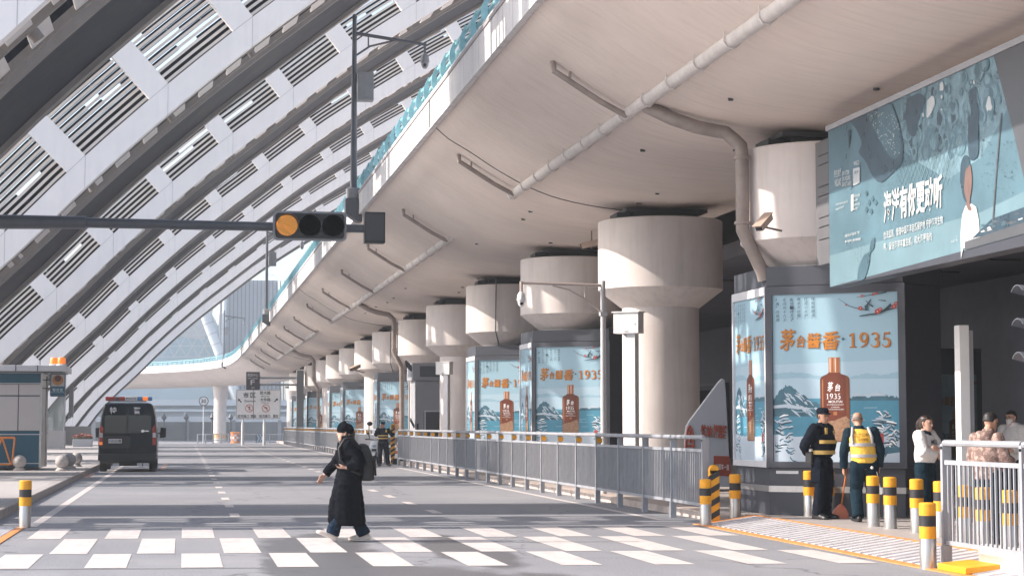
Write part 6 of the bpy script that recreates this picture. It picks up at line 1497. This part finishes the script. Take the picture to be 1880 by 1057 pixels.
def band(parent, name, mat, cx, cy, z, rx, ry, h=.05, a0=0, a1=360, tilt=0):
    mb = MB(); n = 24; rg = []
    for j in range(n + 1):
        a = R(a0 + (a1 - a0) * j / n); c, s_ = math.cos(a), math.sin(a); dz = tilt * c
        rg.append([(cx + rx * c, cy + ry * s_, z + dz), (cx + (rx + .006) * c, cy + (ry + .006) * s_, z + dz), (cx + (rx + .006) * c, cy + (ry + .006) * s_, z + h + dz), (cx + rx * c, cy + ry * s_, z + h + dz)])
    mb.ring(rg); return mb.build(name, mat, parent, smooth=60)

# --- woman crossing the road
J = dict(pelvis=(0, 0, .86), chest=(0, .025, 1.19), neck=(0, .035, 1.37), head=(0, .075, 1.49), pitch=-.05, shL=(-.165, .02, 1.325), elL=(-.235, -.155, 1.09), wrL=(-.19, .06, 1.02), handL=((.25, 1, -.05), (.35, .0, 1), .5),
         shR=(.165, .04, 1.325), elR=(.235, .17, 1.09), wrR=(.235, .335, .905), handR=((-.1, .62, -.8), (-.8, -.1, -.3), .35),
         hipL=(-.085, 0, .85), knL=(-.09, .10, .48), anL=(-.085, .235, .125), footL=(0, 1, .42), hipR=(.085, 0, .85), knR=(.09, -.02, .47), anR=(.085, -.205, .10), footR=(0, 1, -.02))
P = gnd(641, 993, 0)
wm, mt = person('woman in a long black coat and black hat walking over the crossing with a phone', (P.x, P.y, 0), R(88), J)
trousers(wm, J, DENIM, (.10, .078, .098), -.02)
shoes(wm, J, SNEAK, 1.12)
mb = MB()
ell(mb, [(0, .035, .215, .225, .245), (0, .04, .30, .23, .262), (0, .045, .5, .222, .248), (0, .03, .75, .220, .20), (0, .01, .95, .205, .175), (0, .01, 1.12, .20, .158), (0, .02, 1.25, .205, .14), (0, .03, 1.33, .165, .11), (0, .035, 1.385, .085, .08)])
for k in 'LR':
    sh, el, wr = V(J['sh' + k]), V(J['el' + k]), V(J['wr' + k]); limb(mb, [sh, (sh + el) / 2, el, (el + wr) / 2, wr - (wr - el).normalized() * .015], [.092, .085, .075, .068, .060], 14, True)
coat = fuse(mb, 'coat', BLACKC, wm, .013, 3, fold=.009, drape=.014)
mb = MB(); n = 18       # standing collar and lapels
mb.ring([[(rx * math.cos(a), .045 + ry * math.sin(a), z) for a in [2 * math.pi * j / n for j in range(n)]] for z, rx, ry in ((1.33, .125, .10), (1.40, .092, .088), (1.455, .098, .10), (1.46, .086, .088), (1.40, .08, .076))]); cl = fuse(mb, 'collar', BLACKC, coat, .010, 1)
mb = MB()
for s in (-1, 1): mb.prism([(s * .01, .165, 1.06), (s * .13, .135, 1.26), (s * .11, .145, 1.32), (s * .05, .15, 1.37), (s * .02, .165, 1.30)], (0, .016, 0))
mb.prism([(-.004, .185, .98), (.004, .185, .98), (.004, .262, .32), (-.004, .262, .32)], (.006, 0, 0)); mb.build('lapel', BLACKC, coat, bevel=.006)
mb = MB(); rg = []
for z, hx, yf, yb in ((-.015, .080, .096, -.125), (.01, .092, .106, -.135), (.045, .096, .104, -.138), (.085, .090, .086, -.128), (.115, .070, .056, -.105), (.136, .035, .012, -.066), (.142, .01, -.02, -.04)):
    rg.append([mt @ V((hx * math.cos(a), (yf + yb) / 2 + (yf - yb) / 2 * math.sin(a), z + .018 * math.sin(a) + .012)) for a in [2 * math.pi * j / 22 for j in range(22)]])
mb.ring(rg); fuse(mb, 'hat', BLACKC, wm, .010, 2)
mb = MB()
for sx in (-1, 1): limb(mb, [mt @ V((sx * .066, -.02, .0)), mt @ V((sx * .070, -.03, -.06)), mt @ V((sx * .06, -.035, -.13))], [.022, .028, .015])
limb(mb, [mt @ V((0, -.10, .0)), mt @ V((0, -.09, -.08)), mt @ V((0, -.07, -.13))], [.05, .05, .03]); fuse(mb, 'hair', M('dark_brown_hair', (.04, .025, .02), .5, var=.3, scale=25), wm, .009, 2)
def W2(o, p): return o.matrix_world @ V(p) if False else V(o.location) + Matrix.Rotation(o.rotation_euler.z, 3, 'Z') @ V(p)
# backpack and phone are things of their own
c = W2(wm, (0, -.155, 1.08)); t = thing('backpack', 'black backpack worn by the woman in the long coat', 'backpack', (c.x, c.y, 0), R(88))
BP = M('backpack_nylon', (.005, .005, .007), .55, var=.2, scale=8, bump=.2)
mb = MB(); rg = []
for z, w_, y0, y1 in ((.83, .11, -.02, -.15), (.85, .15, .01, -.185), (.95, .15, .0, -.185), (1.1, .15, .015, -.175), (1.24, .135, .025, -.14), (1.32, .11, .03, -.10), (1.345, .05, .02, -.06)):
    cy, ry = (y0 + y1) / 2, (y0 - y1) / 2; rg.append([(w_ * math.copysign(abs(math.cos(a)) ** .55, math.cos(a)), cy + ry * math.copysign(abs(math.sin(a)) ** .6, math.sin(a)), z) for a in [2 * math.pi * j / 24 for j in range(24)]])
mb.ring(rg); fuse(mb, 'bag', BP, t, .011, 2)
mb = MB(); mb.prism([(-.11, -.195, .90), (.11, -.195, .90), (.11, -.18, 1.12), (-.11, -.18, 1.12)], (0, -.02, 0)); mb.build('pocket', BP, t, bevel=.012)
for s in (-1, 1):
    mb = MB(); mb.tube([(s * .10, .03, 1.30), (s * .12, .13, 1.425), (s * .135, .235, 1.405), (s * .150, .31, 1.28), (s * .175, .29, 1.12), (s * .205, .18, 1.0), (s * .17, .02, .92)], .02, 8); mb.build('strap', BP, t, smooth=50)
c = W2(wm, (-.165, .165, 1.045)); t = MB(); t.box((0, 0, 0), (.075, .155, .010)); o = t.build('phone', GLASSD, None, bevel=.003); o.location = c; o.rotation_euler = (R(12), R(-10), R(88)); tag(o, 'dark phone in the hand of the walking woman', 'phone')

# --- security guard by the light box
J = dict(pelvis=(0, 0, .93), chest=(0, .02, 1.29), neck=(0, .0, 1.49), head=(.02, .045, 1.62), yaw=R(-14), pitch=-.04, roll=.05, shL=(-.20, 0, 1.43), elL=(-.285, -.13, 1.16), wrL=(-.10, -.205, .99), handL=((1, -.25, -.3), (0, -1, .2), .5), shR=(.20, 0, 1.43), elR=(.29, -.14, 1.16), wrR=(.10, -.21, 1.02), handR=((-1, -.2, -.35), (0, -1, .2), .5),
         hipL=(-.095, 0, .91), knL=(-.10, .03, .50), anL=(-.11, .0, .095), footL=(-.1, 1, 0), hipR=(.095, 0, .91), knR=(.10, .035, .50), anR=(.115, -.02, .095), footR=(.25, 1, 0))
P = gnd(1510, 952, .12)
g, mt = person('smiling security guard in black uniform with yellow bands, hands behind his back', (P.x, P.y, .12), R(-140), J, SKIN2)
trousers(g, J, NAVY, (.128, .098, .092), -.025)
mb = MB()
for s in (-1, 1): mb = MB(); mb.box((s * .205, .01, .68), (.03, .17, .20), s * .1); mb.build('cargo_pocket', NAVY, g, bevel=.012)
shoes(g, J, BOOT, 1.18)
jk = jacket(g, J, NAVY, [(0, .0, .98, .185, .15), (0, .02, 1.05, .205, .185), (0, .035, 1.18, .215, .20), (0, .025, 1.32, .222, .175), (0, .0, 1.42, .20, .13), (0, -.005, 1.48, .11, .09)], r=(.098, .082, .062))
band(jk, 'reflective_band', GOLDB, 0, .018, 1.02, .210, .188, .062); band(jk, 'reflective_band', GOLDB, 0, .035, 1.19, .222, .205, .055, 15, 165); 
mb = MB(); mb.box((.13, .165, 1.39), (.05, .012, .10), R(-18)); mb.box((-.10, .17, 1.36), (.07, .012, .06), R(12)); mb.build('badge', GOLDB, jk)
for s in (-1, 1): mb = MB(); mb.box((s * .15, .0, 1.475), (.10, .05, .012), 0, 1, 0); mb.build('epaulette', GOLDB, jk).rotation_euler = (0, 0, 0)
mb = MB(); rg = []
for z, k in ((.035, 1.05), (.06, 1.09), (.09, 1.12), (.118, 1.06), (.132, .8), (.138, .2)): rg.append([mt @ V((.078 * k * math.cos(a), -.01 + .098 * k * math.sin(a), z)) for a in [2 * math.pi * j / 22 for j in range(22)]])
mb.ring(rg); mb.prism([mt @ V(p) for p in ((-.07, .07, .042), (-.055, .125, .034), (0, .148, .028), (.055, .125, .034), (.07, .07, .042), (0, .09, .05))], mt.to_3x3() @ V((0, 0, .012))); fuse(mb, 'cap', NAVY, g, .008, 2)
mb = MB(); rg = []
for z, k in ((-.03, .99), (.0, 1.03), (.04, 1.05)): rg.append([mt @ V((.0755 * k * math.cos(a), -.045 + .062 * k * math.sin(a), z)) for a in [2 * math.pi * j / 18 for j in range(18)]])
mb.ring(rg); mb.build('hair', HAIRM, g, smooth=60)
mb = MB(); mb.box((.21, -.09, .97), (.10, .12, .20)); mb.tube([(.21, -.09, 1.05), (.22, -.10, 1.16)], .018, 8); pch = mb.build('radio_pouch', BOOT, g, bevel=.02)
mb = MB(); mb.box((.235, -.06, 1.085), (.05, .05, .05)); mb.build('radio_top', PLASTW, pch, bevel=.012)

# --- cleaner in a yellow vest
J = dict(pelvis=(.02, 0, .90), chest=(-.02, .04, 1.25), neck=(-.05, .09, 1.44), head=(-.055, .17, 1.555), pitch=-.35, yaw=R(-12), shL=(-.20, .08, 1.37), elL=(-.285, .05, 1.06), wrL=(-.285, .12, .82), handL=((0, .25, -1), (.9, .3, 0), .75), shR=(.17, .07, 1.385), elR=(.265, .0, 1.10), wrR=(.255, .05, .84), handR=((-.05, .2, -1), (-.9, .1, 0), .4),
         hipL=(-.075, 0, .88), knL=(-.10, .10, .48), anL=(-.10, -.10, .095), footL=(-.25, .95, 0), hipR=(.115, 0, .88), knR=(.15, .16, .50), anR=(.17, .24, .095), footR=(.3, 1, 0))
P = gnd(1586, 957, .12); 
c, mt = person('bald cleaner in a yellow reflective vest seen from behind, holding a dustpan', (P.x, P.y, .12), R(-14), J, SKIN2)
trousers(c, J, NAVYT, (.125, .10, .092), -.025); shoes(c, J, BOOT, 1.1)
jk = jacket(c, J, NAVYT, [(.02, .0, .84, .175, .135), (.02, .01, .95, .185, .14), (0, .025, 1.10, .19, .14), (-.02, .045, 1.27, .20, .135), (-.03, .07, 1.37, .175, .11), (-.045, .085, 1.44, .09, .08)], r=(.092, .075, .058), cuff=.0)
mb = MB(); ell(mb, [(.018, .005, .90, .192, .150), (.01, .015, 1.02, .200, .155), (0, .03, 1.14, .203, .155), (-.02, .045, 1.28, .205, .15), (-.03, .07, 1.37, .165, .125), (-.04, .08, 1.425, .105, .09)]); vs = fuse(mb, 'vest', VEST, c, .011, 2)
band(vs, 'reflective_band', SILV, .012, .012, .985, .202, .158, .05, 0, 360, .0); band(vs, 'reflective_band', SILV, -.005, .033, 1.155, .208, .160, .05, 0, 360, .0)
for s in (-1, 1): mb = MB(); mb.tube([(-.015 + s * .15, -.085, 1.2), (-.02 + s * .152, -.075, 1.30), (-.03 + s * .13, -.035, 1.39), (-.03 + s * .12, .06, 1.44)], .022, 6); mb.build('reflective_strap', SILV, vs, smooth=60)
mb = MB(); VL = M('vest_letter', (.42, .19, .02), .6, var=0)
def vt(s, x, z, w_, h): text_at(mb, s, (x - w_ / 2, 0, z), (w_, 0, 0), (0, 0, h), .015)
vt('航港公寓', -.03, 1.30, .22, .055); vt('东方保安', -.01, 1.235, .16, .045)
def onto(v):
    x, y, z = v; k = (z - 1.14) / .14; cy = .03 + .015 * k; return (x, cy - .158 * math.sqrt(max(.1, 1 - ((x + .02) / .215) ** 2)) - .004 + .0 * z, z)
mb.v = [onto(v) for v in mb.v]; mb.build('lettering', VL, vs)
mb = MB(); rg = []
for z, k in ((-.02, .985), (.02, 1.012)): rg.append([mt @ V((.0755 * k * math.cos(a), -.035 + .070 * k * math.sin(a), z)) for a in [math.pi + math.pi * j / 10 for j in range(11)]] + [mt @ V((.07 * k * math.cos(a), -.035 + .064 * k * math.sin(a), z)) for a in [2 * math.pi - math.pi * j / 10 for j in range(11)]])
mb.ring(rg); mb.build('hair', M('grey_stubble', (.20, .15, .13), .8, var=.3, scale=30), c, smooth=60)
mb = MB(); mb.tube([(.19, -.02, .84), (.22, -.06, .66), (.25, -.05, .52)], .006, 5); mb.box((.25, -.05, .47), (.05, .012, .10)); mb.ball((.12, -.13, .83), .025, 8); mb.build('key_cord', PLASTW, c)
hl = W2(c, (-.245, .145, .735)); ft = gnd(1543, 951, .12)
t = thing('dustpan', 'orange long-handled dustpan held down by the cleaner', 'dustpan', (ft.x, ft.y, .12))
a = hl - V((ft.x, ft.y, .12)); DP = M('orange_plastic', (.72, .22, .13), .45, var=.08)
mb = MB(); mb.tube([a + V((.01, .02, .12)), a, (.03, .03, .20), (.02, .02, .14)], .013, 10); mb.build('handle', M('orange_handle', (.70, .20, .04), .45, var=.05), t, smooth=50)
mb = MB(); rg = []
for z, w_, d_ in ((.0, .14, .05), (.06, .135, .06), (.14, .10, .055), (.20, .05, .04), (.225, .02, .02)): rg.append([(w_ * math.copysign(abs(math.cos(b)) ** .6, math.cos(b)) + .08 * z, .02 + d_ * math.copysign(abs(math.sin(b)) ** .6, math.sin(b)), z) for b in [2 * math.pi * j / 20 for j in range(20)]])
mb.ring(rg); mb.build('pan', DP, t, smooth=50)

# --- officer on the phone
J = dict(pelvis=(0, 0, .93), chest=(0, .02, 1.27), neck=(0, 0, 1.47), head=(.015, .035, 1.60), yaw=R(8), roll=-.10, shL=(-.195, 0, 1.41), elL=(-.36, -.06, 1.20), wrL=(-.44, .06, 1.30), handL=((-.35, .5, .4), (-.2, -.2, -1), .6), shR=(.195, 0, 1.41), elR=(.31, .09, 1.20), wrR=(.125, .10, 1.50), handR=((-.15, -.05, 1), (-1, -.2, 0), .55),
         hipL=(-.095, 0, .91), knL=(-.15, .04, .50), anL=(-.20, 0, .095), footL=(-.35, 1, 0), hipR=(.095, 0, .91), knR=(.12, .03, .50), anR=(.12, 0, .095), footR=(.3, 1, 0))
P = gnd(703, 855, 0); p, mt = person('officer in dark uniform and cap talking on the phone beside the scooter', (P.x, P.y, 0), R(178), J, SKIN2)
trousers(p, J, NAVY, (.122, .095, .09), -.02); shoes(p, J, BOOT, 1.15)
jk = jacket(p, J, NAVY, [(0, .0, .98, .175, .14), (0, .01, 1.08, .19, .155), (0, .02, 1.2, .205, .16), (0, .02, 1.32, .21, .15), (0, 0, 1.41, .185, .12), (0, -.005, 1.46, .10, .085)], r=(.09, .075, .058))
band(jk, 'reflective_band', GOLDB, 0, .01, 1.06, .194, .158, .05); band(jk, 'reflective_band', GOLDB, 0, .02, 1.17, .208, .165, .045)
mb = MB(); mb.box((-.11, .165, 1.37), (.07, .012, .09)); mb.build('badge', GOLDB, jk)
mb = MB(); rg = []
for z, k in ((.035, 1.05), (.06, 1.09), (.09, 1.13), (.118, 1.06), (.132, .8), (.138, .2)): rg.append([mt @ V((.078 * k * math.cos(a), -.01 + .098 * k * math.sin(a), z)) for a in [2 * math.pi * j / 22 for j in range(22)]])
mb.ring(rg); mb.prism([mt @ V(q) for q in ((-.07, .07, .042), (-.055, .125, .034), (0, .148, .028), (.055, .125, .034), (.07, .07, .042), (0, .09, .05))], mt.to_3x3() @ V((0, 0, .012))); fuse(mb, 'cap', NAVY, p, .009, 2)
q = W2(p, (.082, .09, 1.585)); t = MB(); t.box((0, 0, 0), (.012, .07, .145)); o = t.build('phone', GLASSD, None, bevel=.003); o.location = q; o.rotation_euler = (0, R(-8), R(178)); tag(o, 'phone held to the ear by the officer near the scooter', 'phone')

# --- smiling woman with folded arms
J = dict(pelvis=(0, 0, .88), chest=(0, .02, 1.20), neck=(0, .0, 1.385), head=(0, .035, 1.50), yaw=R(0), shL=(-.165, 0, 1.33), elL=(-.235, .12, 1.10), wrL=(.03, .235, 1.13), handL=((1, .1, .1), (.1, -1, 0), .5), shR=(.165, 0, 1.33), elR=(.24, .11, 1.09), wrR=(.0, .20, 1.06), handR=((-.9, .1, -.6), (0, -1, .3), .5),
         hipL=(-.085, 0, .87), knL=(-.09, .03, .48), anL=(-.09, 0, .09), footL=(-.1, 1, 0), hipR=(.085, 0, .87), knR=(.10, .03, .48), anR=(.10, -.02, .09), footR=(.15, 1, 0))
P = onY(1699, 900, 25.9); w2, mt = person('smiling young woman in a white sweatshirt with her arms folded', (P.x, 25.9, .12), R(-142), J)
trousers(w2, J, NAVYT, (.12, .10, .095), -.02); shoes(w2, J, PLASTW, 1.0)
jk = jacket(w2, J, WHITEC, [(0, .0, .93, .165, .13), (0, .01, .98, .19, .155), (0, .02, 1.08, .195, .16), (0, .025, 1.2, .19, .145), (0, .01, 1.31, .175, .115), (0, 0, 1.375, .09, .075)], 'sweatshirt', r=(.098, .09, .062), collar=False)
mb = MB(); n = J['neck']; ell(mb, [(n[0], n[1] + .012, n[2] - .055, .115, .10), (n[0], n[1] + .008, n[2] - .01, .085, .08), (n[0], n[1], n[2] + .02, .07, .068)]); fuse(mb, 'collar', NAVYT, w2, .009, 1)
mb = MB(); text_at(mb, 'MILLS', (.085, .185, 1.20), (-.17, 0, 0), (0, 0, .07), .02); mb.v = [(x, .165 * math.sqrt(max(.2, 1 - (x / .19) ** 2)) + .012, z) for x, y, z in mb.v]; mb.build('lettering', INK, jk)
hair(w2, mt, 'long', M('long_dark_hair', (.028, .017, .014), .45, var=.3, scale=25))

# --- man in the pink camouflage jacket
CAMO = M('pink_camouflage', (.45, .325, .285), .85, var=.15, scale=34, spec=.08, dirt=.8, dirtcol=(.15, .10, .09), bump=.4)
for nd in CAMO.node_tree.nodes:
    if nd.type == 'MAP_RANGE' and abs(nd.inputs['From Min'].default_value - .52) < .001: nd.inputs['From Min'].default_value = .46; nd.inputs['From Max'].default_value = .50
J = dict(pelvis=(0, 0, .89), chest=(0, .03, 1.22), neck=(0, .04, 1.40), head=(0, .10, 1.515), pitch=-.22, yaw=R(-10), shL=(-.16, 0, 1.325), elL=(-.225, .02, 1.06), wrL=(-.20, .22, 1.0), handL=((.4, 1, 0), (1, -.3, 0), .6), shR=(.16, 0, 1.325), elR=(.235, .05, 1.06), wrR=(.20, .26, 1.02), handR=((-.3, 1, 0), (-1, -.3, 0), .6),
         hipL=(-.09, 0, .87), knL=(-.09, .03, .48), anL=(-.09, 0, .09), footL=(-.1, 1, 0), hipR=(.09, 0, .87), knR=(.10, .03, .48), anR=(.10, -.02, .09), footR=(.15, 1, 0))
P = onY(1813, 900, 22.0); m, mt = person('man in a pink camouflage hooded jacket seen from behind over the near railing', (P.x, 22.0, .12), R(-58), J, SKIN2)
trousers(m, J, NAVYT, (.12, .10, .095), -.02); shoes(m, J, BOOT, 1.1)
jk = jacket(m, J, CAMO, [(0, .0, .80, .175, .15), (0, .01, .90, .195, .165), (0, .02, 1.05, .20, .17), (0, .02, 1.2, .205, .16), (0, .01, 1.31, .18, .125), (0, .02, 1.39, .10, .09)], r=(.082, .078, .06), fold=.003)
mb = MB(); ell(mb, [(0, -.05, 1.25, .09, .07), (0, -.06, 1.32, .125, .09), (0, -.04, 1.38, .125, .105), (0, -.02, 1.41, .10, .09)]); fuse(mb, 'hood', CAMO, jk, .011, 2)
hair(m, mt, 'crop')
# --- person with a mask
J = dict(J); J.update(head=(0, .05, 1.60), neck=(0, .0, 1.475), pitch=-.08, yaw=0, chest=(0, .02, 1.28), pelvis=(0, 0, .92), shL=(-.18, 0, 1.41), elL=(-.24, .06, 1.14), wrL=(-.16, .25, 1.06), shR=(.18, 0, 1.41), elR=(.24, .06, 1.14), wrR=(.16, .25, 1.06), hipL=(-.09, 0, .90), hipR=(.09, 0, .90), knL=(-.09, .03, .49), knR=(.10, .03, .49))
P = onY(1862, 900, 29.0); k_, mt = person('dark haired person in glasses, face mask and white hooded top by the signal post', (P.x, 29.0, .12), R(118), J, SKIN, glasses=True)
trousers(k_, J, NAVYT, (.12, .10, .095), -.02); shoes(k_, J, PLASTW, 1.1)
jk = jacket(k_, J, WHITEC, [(0, .0, .86, .18, .15), (0, .01, .98, .205, .17), (0, .02, 1.14, .21, .175), (0, .02, 1.28, .215, .165), (0, 0, 1.39, .19, .125), (0, -.005, 1.46, .11, .09)], 'hoodie', r=(.105, .09, .065))
mb = MB(); ell(mb, [(0, -.03, 1.38, .12, .09), (0, -.03, 1.44, .135, .12), (0, -.01, 1.50, .12, .115), (0, .0, 1.525, .10, .10)]); fuse(mb, 'hood', WHITEC, jk, .011, 2)
mb = MB(); rg = []
for z, hx, yf in ((-.105, .035, .088), (-.085, .052, .096), (-.05, .062, .100), (-.02, .064, .098), (-.012, .058, .094)): rg.append([mt @ V((hx * math.cos(a), .02 + (yf - .02) * math.sin(a), z)) for a in [math.pi * j / 12 for j in range(13)]] + [mt @ V((hx * .9 * math.cos(a), .02 + (yf - .03) * math.sin(a), z)) for a in [math.pi - math.pi * j / 12 for j in range(13)]])
mb.ring(rg); mb.build('face_mask', WHITEC, k_, smooth=60)
hair(k_, mt, 'short')
